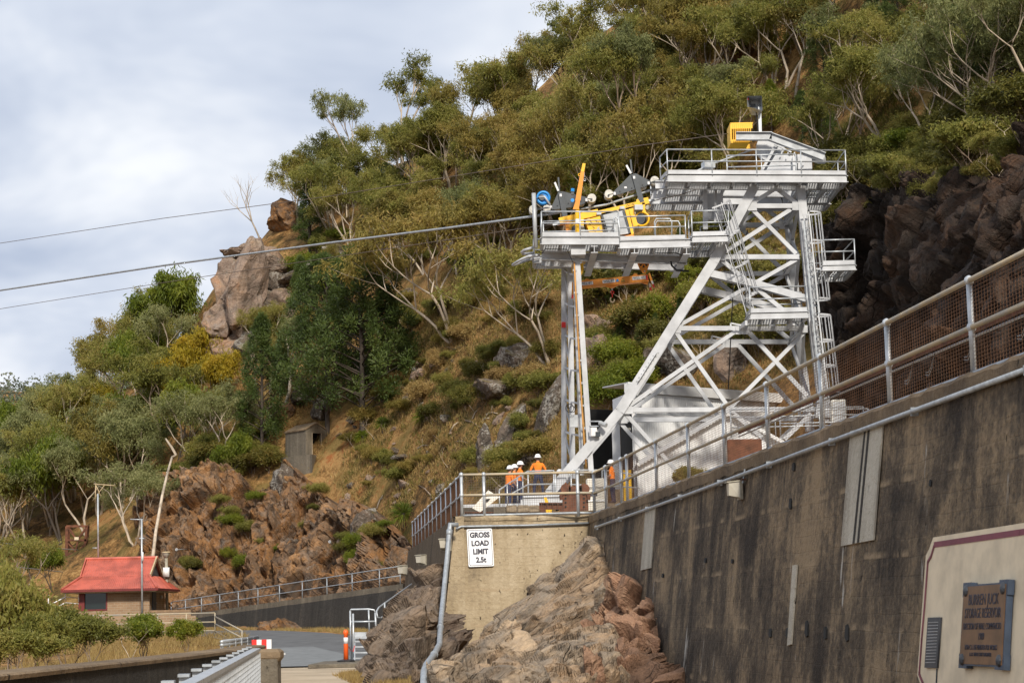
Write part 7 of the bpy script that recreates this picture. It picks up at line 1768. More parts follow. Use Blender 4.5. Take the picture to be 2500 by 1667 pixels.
# gabled front annex
gp = [P(1555, 1136, 86.6), P(1769, 1012, 86.6), P(1786, 1014, 86.6), P(2000, 1130, 86.6)]
annex = thing('shed_annex', (gp[1].x, 86.6, ZT), 'white corrugated gable front below the tower bracing behind the fence mesh', 'shed')
def gtop(t):
    x = gp[0].x + (gp[3].x - gp[0].x) * t; return float(np.interp(x, [p.x for p in gp], [p.z for p in gp]))
corrugated(annex, V((gp[0].x, 86.6, 0)), V((gp[3].x, 86.6, 0)), ZT - .2, 0, 'shed_white', 'gable_sheet', .15, .025, gtop)
for a, b in zip(gp, gp[1:]):
    mb = MB(); mb.bar(a + V((0, -.15, 0)), b + V((0, -.15, 0)), .4, .12); mb.build('barge_trim', 'shed_white', annex)
    mb = MB(); n_ = max(2, int((b - a).length / .16))
    for k in range(n_): p = a + (b - a) * ((k + .5) / n_); mb.disc(p + V((0, -.3, -.03)), (0, 1, 0), .07, .06, 8)
    mb.build('roof_corrugation', 'shed_white', annex)['kind'] = 'stuff'
    mb = MB(); mb.prism([a + V((0, -.3, .06)), b + V((0, -.3, .06)), b + V((0, 1.6, .06)), a + V((0, 1.6, .06))], (0, 0, .04)); mb.build('roof_sheet', 'shed_white', annex)
# rails beside the shed
def rail_thing(label, pts, h, rails, r=.028, step=1.8, group=None, mat='galvanised'):
    t = thing('guard_rail', pts[0], label, 'railing', group); up = V((0, 0, 1))
    for f in rails:
        mb = MB(); mb.tube([V(p) + up * h * f for p in pts], r, 7); mb.build('rail', mat, t, True)
    for a, b in zip(pts, pts[1:]):
        n_ = max(1, round((V(b) - V(a)).length / step))
        for k in range(n_ + 1):
            p = V(a) + (V(b) - V(a)) * (k / n_)
            if k == 0 and a is not pts[0]: continue
            mb = MB(); mb.tube([p, p + up * h], r * 1.05, 7); mb.build('post', mat, t, True)
    return t
p0, p1 = P(1785, 1049, 79), P(2110, 1043, 79); p1.z = p0.z
rail_thing('galvanised guard rail in front of the gable shed', [p0 - V((0, 0, .3)), p1 - V((0, 0, .3))], 1.1, (1, .72, .35))
p0, p1 = P(1905, 1040, 76.5), P(2120, 1028, 76.5); p1.z = p0.z
rail_thing('second galvanised guard rail nearer the fence below the tower column', [p0 - V((0, 0, .4)), p1 - V((0, 0, .4))], 1.0, (1, .5))
cab = thing('cabinet', P(2046, 1010, 82), 'pale grey cabinet beside the foot of the right tower column', 'cabinet')
c = P(2046, 1000, 82); mb = MB(); mb.box((c.x, c.y, (c.z + ZT) / 2 + .2), (.6, .5, c.z - ZT + .4)); bevel(mb.build('body', 'white_dirty', cab), .02)
mb = MB(); mb.box((c.x, c.y - .26, (c.z + ZT) / 2 + .2), (.5, .02, c.z - ZT + .2)); mb.build('door', 'grey_steel', cab)
blk = thing('rusty_block', P(1812, 1138, 64), 'rust brown concrete block standing behind the long fence', 'block')
c = P(1812, 1100, 66); zt_ = P(1812, 1076, 66).z; mb = MB(); mb.box((c.x, c.y, (zt_ + ZT) / 2), (1.15, 1.5, zt_ - ZT)); bevel(mb.build('block_body', 'rust_concrete' if 'rust_concrete' in MATS else 'rust', blk), .04)

# ------------------------------------------------------------------ work platform with workers and clutter
DP = 85.0
zp = P(1300, 1216, DP).z
wp = thing('work_platform', P(1340, 1240, DP), 'white steel working platform where the workers stand at the tower foot', 'platform')
x0, x1 = P(1278, 1216, 83).x, P(1450, 1216, 83).x
mb = MB(); mb.box(((x0 + x1) / 2, 86.5, zp - .06), (x1 - x0, 7.0, .12)); mb.build('deck_plate', 'white_steel', wp)
mb = MB(); mb.ibeam((x0, 82.95, zp - .25), (x1, 82.95, zp - .25), .2, .4, .03); mb.build('edge_beam', 'white_steel', wp)
for k in range(4):
    x = x0 + (x1 - x0) * k / 3; mb = MB(); mb.bar((x, 83.2, ZT - .1), (x, 83.2, zp - .15), .25, .25); mb.build('stub_column', 'white_steel', wp)
mb = MB(); mb.box((x0 - 1.6, 86.8, zp - .3), (3.4, 5, .12)); mb.build('deck_plate', 'white_steel', wp)
for k in range(2):
    mb = MB(); mb.bar((x0 - 2.8 + k * 2.6, 85, ZT - .1), (x0 - 2.8 + k * 2.6, 85, zp - .3), .2, .2); mb.build('stub_column', 'white_steel', wp)
up = V((0, 0, 1))
def wrail(name, pts, r=.03):
    mb = MB(); mb.tube(pts, r, 7); return mb.build(name, 'galvanised', wp, True)
DR = 83.4
wrail('hand_rail', [P(1219, 1196, 80), P(1240, 1181, 81), P(1288, 1150, DR), P(1352, 1148, DR), P(1354, 1160, DR)]); wrail('mid_rail', [P(1240, 1210, 81), P(1290, 1182, DR), P(1352, 1181, DR)])
wrail('hand_rail', [P(1356, 1152, DR), P(1385, 1151, DR), P(1390, 1160, DR), P(1392, 1150, DR), P(1400, 1147, DR), P(1475, 1147, DR + 1), P(1560, 1160, DR + 1)]); wrail('mid_rail', [P(1392, 1182, DR), P(1560, 1190, DR + 1)])
for u, va, vb in ((1219, 1196, 1240), (1238, 1182, 1240), (1263, 1166, 1225), (1276, 1158, 1228), (1289, 1150, 1220), (1352, 1148, 1225), (1356, 1152, 1222), (1394, 1150, 1222), (1470, 1147, 1225)):
    wrail('rail_post', [P(u, va, DR), P(u + 1, vb, DR)])
# ---- workers
def person(pos, yaw, label, pose, H=1.78, sleeve='skin', hair='hair'):
    """one skinned body; pose gives hands/elbows/knees in body axes (x right, y forward)"""
    J, E, Rr, Z = [], [], [], []
    def add(p, r, zone, par=None):
        J.append(p); Rr.append(r); Z.append(zone)
        if par is not None: E.append((par, len(J) - 1))
        return len(J) - 1
    s = H / 1.78; ft = pose.get('stance', .12); lean = pose.get('lean', 0.0)
    pel = add((0, 0, .95), .135, 1); wai = add((0, .01 + lean * .3, 1.12), .125, 0, pel); che = add((0, lean * .8, 1.32), .15, 0, wai); nk = add((0, lean, 1.46), .09, 0, che)
    n2 = add((0, lean + .01, 1.54), .052, 2, nk); hd = add((0, lean + .03, 1.63), .085, 2, n2); h2 = add((0, lean + .03, 1.70), .088, 2, hd)
    for sd in (-1, 1):
        hp = add((sd * .10, 0, .88), .105, 1, pel); kn = add((sd * (ft * .8 + .03), pose.get('knee', .03), .50), .072, 1, hp); an = add((sd * (ft + .02), -.02, .10), .055, 1, kn)
        he = add((sd * (ft + .02), -.05, .05), .045, 3, an); to = add((sd * (ft + .05), .15, .045), .042, 3, he)
        sh = add((sd * .19, lean * .95, 1.40), .072, 0, che); el = pose['elbow' + ('L' if sd < 0 else 'R')]; ha = pose['hand' + ('L' if sd < 0 else 'R')]
        me_ = tuple((a + b) / 2 for a, b in zip((sd * .19, lean * .95, 1.40), el)); m1 = add(me_, .060, 0, sh); e1 = add(el, .048, 0 if sleeve != 'skin' else 2, m1)
        zf = 4 if sleeve == 'navy' else 2
        w1 = add(tuple(a + (b - a) * .85 for a, b in zip(el, ha)), .032, zf, e1); pm = add(ha, .036, 2, w1)
        d = np.array(ha) - np.array(el); d = d / np.linalg.norm(d); side = np.cross(d, (0, 0, 1.0)); side = side / (np.linalg.norm(side) + 1e-6); curl = np.cross(side, d)
        for k in range(4):
            b0 = np.array(ha) + side * (k - 1.5) * .020 + d * .035; ln = (.07, .08, .075, .06)[k]
            f1 = add(tuple(b0 + d * ln * .5 + curl * .008), .0095, 2, pm); add(tuple(b0 + d * ln * .9 - curl * .02), .008, 2, f1)
        t1 = add(tuple(np.array(ha) + side * .045 + d * .015), .0105, 2, pm); add(tuple(np.array(ha) + side * .06 + d * .05), .009, 2, t1)
    me = bpy.data.meshes.new('sk'); me.from_pydata([tuple(c * s for c in p) for p in J], E, [])
    ob = bpy.data.objects.new('sk', me); COL.objects.link(ob)
    md = ob.modifiers.new('s', 'SKIN'); md.use_smooth_shade = True
    for i, sv in enumerate(me.skin_vertices[0].data): sv.radius = (Rr[i] * s, Rr[i] * s * (.8 if Z[i] == 0 and i in (pel, wai, che) else 1)); sv.use_root = (i == 0)
    ob.modifiers.new('d', 'SUBSURF').levels = 1
    dg = bpy.context.evaluated_depsgraph_get(); m2 = bpy.data.meshes.new_from_object(ob.evaluated_get(dg)); bpy.data.objects.remove(ob)
    m2.name = 'body'; m2.materials.clear()
    for m in ('orange_cloth', 'navy_cloth', 'skin', 'black_rubber', 'navy_cloth'): m2.materials.append(MATS[m])
    JA = np.array(J) * s; RA = np.array(Rr) * s
    for f in m2.polygons:
        c = np.array(f.center); k = int(np.argmin(np.linalg.norm(JA - c, axis=1) - RA * .8)); f.material_index = Z[k]; f.use_smooth = True
    t = thing('person', pos, label, 'person', 'workers in orange and white helmets')
    t.rotation_euler = (0, 0, yaw)
    linkmesh('body', m2, t)
    mb = MB(); hc_ = V((0, lean + .03, 1.70)) * s
    def L(mb, prof, sy=1.12):
        n = 16; vs, fs = [], []
        for r, z in prof:
            for j in range(n):
                a = 2 * math.pi * j / n; vs.append(hc_ + V((r * math.cos(a), r * sy * math.sin(a), z)) * s)
        for i in range(len(prof) - 1):
            for j in range(n): fs.append((i * n + j, i * n + (j + 1) % n, (i + 1) * n + (j + 1) % n, (i + 1) * n + j))
        mb.add([v + OFF[t.name] for v in vs], fs)
    L(mb, [(.165, -.01), (.17, 0.0), (.125, .015), (.122, .06), (.10, .115), (.06, .145), (.0, .155)]); mb.build('helmet', 'helmet_white', t, True)
    mb = MB(); L(mb, [(.098, -.10), (.10, -.02), (.09, .02)]) if False else None
    o_ = OFF[t.name]; fy = lean + .03
    mb = MB(); mb.box(o_ + V((0, fy + .088, 1.655)) * s, (.03, .045, .05)); mb.box(o_ + V((0, fy + .078, 1.605)) * s, (.05, .02, .012)); 
    for sd in (-1, 1): mb.box(o_ + V((sd * .09, fy, 1.655)) * s, (.022, .035, .055))
    mb.build('face_features', 'skin', t)
    mb = MB()
    for sd in (-1, 1): mb.disc(o_ + V((sd * .034, fy + .083, 1.675)) * s, (0, 1, 0), .011, .012, 8)
    mb.build('eyes', 'black_rubber', t)
    mb = MB(); mb.tube([o_ + V((0, fy - .035, 1.60)) * s, o_ + V((0, fy - .04, 1.67)) * s], [.07 * s, .082 * s], 10); mb.build('hair', hair, t, True)
    return t
REST = dict(elbowL=(-.27, -.02, 1.14), handL=(-.26, .10, .92), elbowR=(.27, -.02, 1.14), handR=(.26, .10, .92))
BENT = dict(elbowL=(-.28, .02, 1.14), handL=(-.14, .26, 1.10), elbowR=(.28, .02, 1.14), handR=(.12, .27, 1.08), lean=.04)
HIPS = dict(elbowL=(-.33, .02, 1.16), handL=(-.17, .16, 1.06), elbowR=(.33, .02, 1.16), handR=(.17, .16, 1.06), stance=.18)
def place(u, vfeet, vtop, D):
    p = P(u, vfeet, D); return p, max(1.6, (vfeet - vtop) / FPX * D)
zst = zp - .24
def at_deck(u, D, z): q = P(u, 1200, D); return V((q.x, D, z))
person(at_deck(1315, 85.0, zp), 0.05, 'worker seen from behind in orange shirt, navy trousers and white helmet', HIPS, 1.82, 'navy')
person(at_deck(1268, 86.0, zst), -1.15, 'taller worker of the trio in orange shirt turning towards the tower', BENT, 1.85)
person(at_deck(1256, 87.6, zst), -1.3, 'worker hidden behind the taller one of the trio', REST, 1.84)
person(at_deck(1240, 85.2, zst - .18), -1.0, 'leftmost worker bending forward at the platform stairs', dict(elbowL=(-.27, .12, 1.12), handL=(-.16, .32, .98), elbowR=(.27, .12, 1.12), handR=(.16, .32, .98), lean=.10), 1.80)
person(at_deck(1368, 87.5, zp - .45), 0.4, 'worker almost hidden behind the inclined tower leg', REST, 1.78)
person(at_deck(1497, 84.4, P(1497, 1228, 84.4).z), 1.2, 'worker in bright orange standing alone by the shed door behind the mesh', BENT, 1.78)
mb = MB(); q = P(1497, 1229, 84.4); mb.box((q.x, 84.6, (q.z + ZT) / 2), (1.6, 1.4, q.z - ZT)); o = mb.build('door_step', 'concrete_grey', None, off=(q.x, 84.6, ZT)); tag(o, 'raised step under the lone worker by the shed door', 'step')
# clutter on the terrace
def clutter(name, u, v, D, label, cat): return thing(name, V((P(u, v, D).x, D, ZT)), label, cat)
def zb(u, v, D): return P(u, v, D).z
pl_ = clutter('plinth', 1290, 1262, 73, 'long brown concrete plinth behind the fence under the clutter', 'plinth')
a, b = P(1180, 1262, 73), P(1450, 1246, 73); mb = MB(); mb.hexa([V((a.x, 72.5, ZT - .1)), V((b.x, 72.5, ZT - .1)), V((b.x, 75.5, ZT - .1)), V((a.x, 75.5, ZT - .1)), V((a.x, 72.6, a.z)), V((b.x, 72.6, b.z)), V((b.x, 75.4, b.z)), V((a.x, 75.4, a.z))]); mb.build('slab', 'concrete_coping', pl_)
lg = clutter('concrete_block', 1219, 1245, 75, 'pale concrete block beside the timber logs', 'block'); c = P(1220, 1246, 75)
mb = MB(); mb.box((c.x, 74.6, c.z - .06), (.45, .6, .32)); mb.box((c.x, 74.6, (c.z - .2 + ZT) / 2), (.44, .58, max(.05, c.z - .22 - ZT))); bevel(mb.build('body', 'concrete_grey', lg), .02)
for k, (ua, ub) in enumerate(((1236, 1262), (1263, 1291), (1291, 1316))):
    t = clutter('timber_log', (ua + ub) / 2, 1244, 75, ('left weathered timber baulk', 'middle weathered timber baulk', 'right weathered timber baulk')[k] + ' behind the mesh above the tan wall', 'timber')
    a, b = P(ua, 1243, 75), P(ub, 1242, 75); mb = MB(); mb.bar(a + V((0, -.1, 0)), b + V((0, -.1, 0)), .4, .27); bevel(mb.build('baulk', 'timber_grey', t), .03)
    mb = MB(); mb.box(((a.x + b.x) / 2, 75, (a.z - .14 + ZT) / 2), (.3, .3, a.z - .14 - ZT)); mb.build('bearer', 'timber_grey', t)
for k, (ua, ub, v, D, lab) in enumerate(((1135, 1205, 1258, 74, 'rusty steel beam lying behind the fence corner'), (1316, 1382, 1235, 77, 'rusty steel beam lying right of the timber logs'))):
    t = clutter('rusty_beam', ua, v, D, lab, 'steel beam'); a, b = P(ua, v, D), P(ub, v, D)
    mb = MB(); mb.ibeam(a, b, .24, .26, .03); mb.build('beam', 'rust', t)
    for j in range(5): q = a + (b - a) * ((j + .5) / 5); mb = MB(); mb.box(q + V((0, 0, .0)), (.03, .22, .22)); mb.build('stiffener', 'rust', t)
    for j in (0, 1): q = a + (b - a) * (.15 + .7 * j); mb = MB(); mb.box((q.x, q.y, (q.z - .13 + ZT) / 2), (.2, .2, q.z - .13 - ZT)); mb.build('packer', 'rust', t)
an = clutter('rusty_anchor', 1405, 1243, 75, 'rusty twin drum anchor frame behind the fence at the tower foot', 'anchor')
a = P(1405, 1210, 75); mb = MB(); mb.box((a.x, 75, (P(1405, 1187, 75).z + ZT) / 2), (.5, .5, P(1405, 1187, 75).z - ZT)); mb.build('centre_plate', 'rust', an)
for u in (1381, 1426):
    c = P(u, 1194, 75); mb = MB(); mb.disc(c, (0, 1, 0), .20, .5, 18); mb.build('drum', 'rust', an)
    mb = MB(); mb.box((c.x, 75, (c.z + ZT) / 2), (.26, .4, c.z - ZT)); mb.build('side_post', 'rust', an)
    s_ = -1 if u < 1400 else 1
    mb = MB(); mb.tube([c + V((s_ * .1, -.2, -.1)), P(u + s_ * 12, 1212, 74.7), P(u + s_ * 10, 1220, 74.7)], .07, 7); mb.build('hook_arm', 'rust', an)
    for j in range(4): mb = MB(); mb.disc(P(u, 1206 + 10 * j, 74.78), (0, 1, 0), .04, .03, 8); mb.build('bolt', 'dark_inside', an)
ws = clutter('white_sheet', 1186, 1240, 78, 'tilted white steel panel with a cut out leaning left of the stairs', 'panel')
q = [P(1153, 1240, 77.5), P(1192, 1196, 78.5), P(1219, 1213, 78.5), P(1172, 1250, 77.5)]
mb = MB(); mb.prism(q, (0, .05, 0)); mb.build('panel_sheet', 'cream_box', ws)
mb = MB(); mb.prism([q[0] + (q[1] - q[0]) * i + (q[3] - q[0]) * j * .95 + V((0, -.02, 0)) for i, j in ((.45, .55), (.62, .55), (.72, .92), (.52, .92))], (0, .01, 0)); mb.build('cut_out', 'dark_inside', ws)
mb = MB(); mb.bar(q[3] + V((0, .3, 0)), V((q[3].x, q[3].y + .3, ZT)), .15, .15); mb.build('prop', 'rust', ws)
yb = clutter('yellow_bracket', 1338, 1235, 78, 'yellow steel bracket leaning at the feet of the workers', 'bracket')
mb = MB(); mb.prism([P(1328, 1214, 78), P(1334, 1213, 78), P(1340, 1228, 78), P(1348, 1243, 78), P(1346, 1248, 78), P(1330, 1248, 78), P(1332, 1232, 78)], (0, .12, 0)); mb.build('plate', 'yellow_paint', yb)
mb = MB(); mb.box((P(1338, 1248, 78).x, 78.1, (P(1338, 1248, 78).z + ZT) / 2), (.3, .2, P(1338, 1248, 78).z - ZT)); mb.build('foot', 'yellow_paint', yb)
wc = clutter('white_container', 1470, 1245, 80, 'white bin with stencilled litre marking behind the mesh right of the rusty anchor', 'container')
a, b = P(1432, 1168, 80), P(1476, 1168, 80); mb = MB(); mb.box(((a.x + b.x) / 2, 80.4, (a.z + ZT) / 2), (b.x - a.x, .9, a.z - ZT)); bevel(mb.build('body', 'cream_box', wc), .03)
mb = MB(); mb.box(((a.x + b.x) / 2, 80.4, P(1450, 1222, 80).z), (b.x - a.x + .08, 1.0, .08)); mb.build('rim', 'white_plastic', wc)
text('200 LITRES', .125, 'sign_black', (((a.x + b.x) / 2), 79.93, P(1450, 1191, 80).z), (1, 0, 0), (0, 0, 1), wc)
mb = MB(); mb.box(((a.x + b.x) / 2 - .1, 79.93, P(1450, 1206, 80).z), (.3, .02, .14)); mb.build('stencil_plate', 'sign_black', wc)
text('G-95', .09, 'white_plastic', ((a.x + b.x) / 2 - .1, 79.912, P(1450, 1206, 80).z), (1, 0, 0), (0, 0, 1), wc)
dr = clutter('door_panel', 1530, 1240, 86, 'brown and yellow door leaf standing open left of the gable shed', 'door')
a, b = P(1500, 1150, 88), P(1546, 1150, 87.5); mb = MB(); mb.bar(V((a.x, 88, (a.z + ZT) / 2 - .4)), V((b.x, 87.5, (a.z + ZT) / 2 - .4)), .06, a.z - ZT - .8); mb.build('leaf_panel', 'timber_grey', dr)
mb = MB(); mb.bar(V((b.x - .45, 87.4, (a.z + ZT) / 2)), V((b.x - .1, 87.36, (a.z + ZT) / 2)), .07, a.z - ZT); mb.build('yellow_strip', 'yellow_paint', dr)

# ------------------------------------------------------------------ concrete hut on the slope
hutc = P(747, 1110, 137.0)
hut = thing('concrete_hut', hutc, 'small weathered concrete hut with open doorway on the cliff edge', 'hut')
zb0 = P(747, 1160, 137).z; zw = P(747, 1049, 137).z
A_, B_, C_ = V((hutc.x, hutc.y, 0)), V((P(697, 1100, 139.2).x, 139.2, 0)), V((P(799, 1100, 138.3).x, 138.3, 0)); D_ = B_ + (C_ - A_)
dA = V((0, 0, 1))
def wallbox(name, p, q, z0, z1, mat, th=.14):
    d = (q - p).normalized(); n = V((d.y, -d.x, 0)); mb = MB()
    mb.prism([p + dA * z0, q + dA * z0, q + dA * z1, p + dA * z1], -n * th if n.y < 0 else n * th); return mb.build(name, mat, hut)
wallbox('side_wall', B_, A_, zb0, zw, 'concrete_grey'); wallbox('back_wall', D_, C_, zb0, zw, 'concrete_grey', .1)
e = (C_ - A_); zd0 = P(770, 1110, 137.3).z; zd1 = P(770, 1056, 137.3).z; zpk = P(773, 1034, 137.6).z
nf = V((e.y, -e.x, 0)).normalized(); nf = nf if nf.y < 0 else -nf
for t0, t1, z0_, z1_ in ((0, .28, zb0, zw), (.72, 1, zb0, zw), (.28, .72, zd1, zw), (.28, .72, zb0, zd0)):
    mb = MB(); mb.prism([A_ + e * t0 + dA * z0_, A_ + e * t1 + dA * z0_, A_ + e * t1 + dA * z1_, A_ + e * t0 + dA * z1_], -nf * .16); mb.build('front_wall', 'concrete_grey', hut)
mb = MB(); mb.prism([A_ + dA * zw, A_ + e + dA * zw, A_ + e * .5 + dA * zpk], -nf * .16); mb.build('gable', 'concrete_grey', hut)
for t0, t1 in ((-.05, .5), (1.05, .5)):
    mb = MB(); g_ = (B_ - A_) * 1.03; a = A_ + e * t0 + dA * (zw - .02) + nf * .06; b = A_ + e * t1 + dA * (zpk + .03) + nf * .06
    mb.prism([a, b, b + g_, a + g_], (0, 0, .09)); mb.build('roof_slab', 'concrete_coping', hut)
for t0 in (.27, .70): mb = MB(); mb.bar(A_ + e * (t0 + .015) + dA * zd0 + nf * .03, A_ + e * (t0 + .015) + dA * zd1 + nf * .03, .06, .08); mb.build('door_frame', 'timber_grey', hut)
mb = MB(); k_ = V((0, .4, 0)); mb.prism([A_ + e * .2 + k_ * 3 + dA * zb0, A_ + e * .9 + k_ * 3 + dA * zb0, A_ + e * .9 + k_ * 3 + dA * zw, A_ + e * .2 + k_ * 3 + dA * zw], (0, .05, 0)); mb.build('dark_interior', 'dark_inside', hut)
ba = P(686, 1112, 138.6); bb = P(762, 1112, 136.4); mb = MB(); mb.prism([V((ba.x, ba.y, zb0 - 1.2)), V((bb.x, bb.y, zb0 - 1.2)), V((bb.x, bb.y, zd0 - .03)), V((ba.x, ba.y, zd0 - .03))], (0.6, 2.4, 0)); mb.build('foundation', 'concrete_grey', hut)

# ------------------------------------------------------------------ brick house with red roof
HD = 113.0
def hx(u, D=HD): return P(u, 1480, D).x
def hz(v, u=300, D=HD): return P(u, v, D).z
simple('brick_base', (0.30, 0.195, 0.115), 0.9)
def brick():
    t = NT('brick'); p = t.pos(); s = t.n.new('ShaderNodeSeparateXYZ'); t.l.new(p, s.inputs[0])
    c = t.n.new('ShaderNodeCombineXYZ'); t.l.new(t.math('ADD', s.outputs[0], s.outputs[1]), c.inputs[0]); t.l.new(s.outputs[2], c.inputs[1])
    b = t.n.new('ShaderNodeTexBrick'); t.l.new(c.outputs[0], b.inputs['Vector'])
    b.inputs['Scale'].default_value = 1.0; b.inputs['Brick Width'].default_value = .34; b.inputs['Row Height'].default_value = .13; b.inputs['Mortar Size'].default_value = .012
    b.inputs['Color1'].default_value = (.28, .175, .10, 1); b.inputs['Color2'].default_value = (.36, .24, .145, 1); b.inputs['Mortar'].default_value = (.36, .29, .21, 1)
    t.color(t.mix(.35, b.outputs[0], t.ramp(t.noise(p, 1.5, 4), [(.3, (.55,) * 3), (.7, (1.15,) * 3)]), 'MULTIPLY')); t.rough(.9)
    t.bump(b.outputs['Fac'], -.3, .02)
brick()
simple('roof_red', (0.48, 0.115, 0.075), 0.55, 0.0, 0.32, 1.2)
zg = 0.35; zE = hz(1437); xl, xr = hx(192), hx(400)
house = thing('brick_house', (xl, HD, zg), 'tan brick house with red corrugated roof below the cliff', 'house')
def hp(name, fn, mat): mb = MB(); fn(mb); return mb.build(name, mat, house)
xw = hx(262); xd = hx(365)
hp('front_wall', lambda m: m.box(((xw + xd) / 2, HD + .12, (zE + zg) / 2 - .2), (xd - xw, .24, zE - zg + .4)), 'brick')
hp('front_wall', lambda m: m.box(((xl + xw) / 2, HD + .12, (hz(1489) + zg) / 2 - .2), (xw - xl, .24, hz(1489) - zg + .4)), 'brick')
hp('side_wall', lambda m: m.box((xl + .12, HD + 2.5, (zE + zg) / 2), (.24, 4.6, zE - zg)), 'brick')
yS = 117.6
hp('side_wall', lambda m: m.box((xd - .12, (HD + yS) / 2 + .13, (zE + zg) / 2), (.24, yS - HD - .26, zE - zg)), 'brick')
hp('back_wall', lambda m: m.box(((xl + xd) / 2, yS + .12, (zE + zg) / 2), (xd - xl, .24, zE - zg)), 'brick')
wnd = hp('window', lambda m: m.box(((xl + xw) / 2 + .12, HD + .14, (hz(1440) + hz(1488)) / 2), (xw - xl - .35, .06, hz(1440) - hz(1488) - .1)), 'glass_dark')
mb = MB(); zz0, zz1 = hz(1488), hz(1440)
mb.box((xl + .16, HD + .05, (zz0 + zz1) / 2), (.34, .12, zz1 - zz0)); mb.box((xw - .04, HD + .05, (zz0 + zz1) / 2), (.08, .12, zz1 - zz0)); mb.box(((xl + xw) / 2, HD + .04, zz0 + .03), (xw - xl, .14, .07)); mb.build('frame', 'red_trim', wnd)
dro = hp('door', lambda m: m.box((xd + .02, HD + 1.3, (hz(1440) + hz(1500)) / 2), (.06, 1.1, hz(1440) - hz(1500))), 'dark_plaque')
mb = MB(); mb.disc((xd + .08, HD + 1.7, hz(1472)), (1, 0, 0), .03, .05, 8); mb.build('handle', 'galvanised', dro)
hp('door_lamp', lambda m: m.box((xd + .06, HD + 3.4, hz(1457)), (.1, .3, .16)), 'lamp_glass')
yF, yB = HD - .8, 119.6; ex0, ex1 = hx(150, yF), hx(383, yF); yK0, yK1, yR = 114.0, 118.0, 116.0
zR = hz(1363, 300, yR); zBk = hz(1406, 300, yK0); bx0, bx1 = hx(198, yK0), -20.95; rx0, rx1 = hx(212, yR), -20.95
def corr_roof(name, a, b, c, d, pitch=.13, amp=.018):
    """sheet a-b bottom edge, d-c top edge, ribs run up the slope"""
    a, b, c, d = map(V, (a, b, c, d)); n = int((b - a).length / pitch * 4) + 1; nrm = (b - a).cross(d - a).normalized(); nrm = nrm if nrm.z > 0 else -nrm
    vs = []
    for i in range(n + 1):
        t = i / n; s = nrm * amp * math.sin(2 * math.pi * (b - a).length * t / pitch); vs += [a + (b - a) * t + s, d + (c - d) * t + s]
    mb = MB(); mb.add(vs, [(2 * i, 2 * i + 2, 2 * i + 3, 2 * i + 1) for i in range(n)]); return mb.build(name, 'roof_red', house)
rf = corr_roof('roof', (ex0, yF, zE), (ex1, yF, zE), (bx1, yK0, zBk), (bx0, yK0, zBk))
corr_roof('roof', (bx0, yK0, zBk), (bx1, yK0, zBk), (rx1, yR, zR), (rx0, yR, zR))
corr_roof('roof', (ex1, yF, zE), (ex1, yB, zE), (bx1, yK1, zBk), (bx1, yK0, zBk)); corr_roof('roof', (ex0, yB, zE), (ex0, yF, zE), (bx0, yK0, zBk), (bx0, yK1, zBk))
corr_roof('roof', (ex1, yB, zE), (ex0, yB, zE), (bx0, yK1, zBk), (bx1, yK1, zBk)); corr_roof('roof', (bx1, yK1, zBk), (bx0, yK1, zBk), (rx0, yR, zR), (rx1, yR, zR))
hp('gable_vent', lambda m: m.prism([(bx1 - .1, yK0 + .3, zBk), (bx1 - .1, yK1 - .3, zBk), (rx1 - .1, yR, zR - .1)], (.03, 0, 0)), 'dark_plaque')
for y in (yK0, yK1):
    hp('barge_board', lambda m: m.bar((bx1 + .08, y, zBk + .02), (rx1 + .08, yR, zR + .02), .08, .2), 'tan_trim'); hp('barge_board', lambda m: m.bar((bx0 - .04, y, zBk + .02), (rx0 - .06, yR, zR + .02), .06, .16), 'roof_red')
hp('ridge_cap', lambda m: m.tube([(rx0 - .1, yR, zR + .02), (rx1 + .15, yR, zR + .02)], .09, 8), 'roof_red')
for (xa, ya, xb, yb_) in ((ex0, yF, bx0, yK0), (ex1, yF, bx1, yK0)): hp('hip_cap', lambda m: m.tube([(xa, ya, zE + .03), (xb, yb_, zBk + .03)], .07, 8), 'roof_red')
for a, b in (((ex0, yF, zE), (ex1, yF, zE)), ((ex1, yF, zE), (ex1, yB, zE)), ((ex0, yF, zE), (ex0, yB, zE))): hp('gutter', lambda m: m.bar(V(a) + V((0, 0, -.07)), V(b) + V((0, 0, -.07)), .12, .13), 'red_trim')
hp('soffit', lambda m: m.box(((ex0 + ex1) / 2, (yF + yB) / 2, zE - .17), (ex1 - ex0 - .1, yB - yF - .1, .05)), 'tan_trim')
bw_ = thing('brick_parapet', (hx(415, 111), 111, zg), 'low brick wall with capped top right of the house', 'wall')
mb = MB(); mb.box((hx(415, 111), 111, (hz(1494, 415, 111) + .2) / 2), (hx(467, 111) - hx(363, 111), .25, hz(1494, 415, 111) - .2)); mb.build('wall_face', 'brick', bw_)
mb = MB(); nb = 28
for k in range(nb): x = hx(363, 111) + (hx(467, 111) - hx(363, 111)) * (k + .5) / nb; mb = MB(); mb.box((x, 111, hz(1491, 415, 111)), ((hx(467, 111) - hx(363, 111)) / nb * .9, .3, .13)); mb.build('coping_brick', 'brick_base', bw_)
plth = thing('house_plinth', (hx(300, 110), 110, 0), 'brick plinth wall with vents in front of the house', 'wall')
mb = MB(); mb.box((hx(330, 110), 110.2, hz(1535, 330, 110) ), (hx(470, 110) - hx(175, 110), .3, 1.3)); mb.build('wall_face', 'brick', plth)
for k in range(3): mb = MB(); mb.box((hx(272 + 4 * k, 110), 110.03, hz(1535, 275, 110)), (.05, .05, .22)); mb.build('vent_slot', 'dark_inside', plth)
def post_thing(name, label, cat, parts, base):
    t = thing(name, base, label, cat)
    for nm, fn, mat in parts: mb = MB(); fn(mb); mb.build(nm, mat, t, True)
    return t
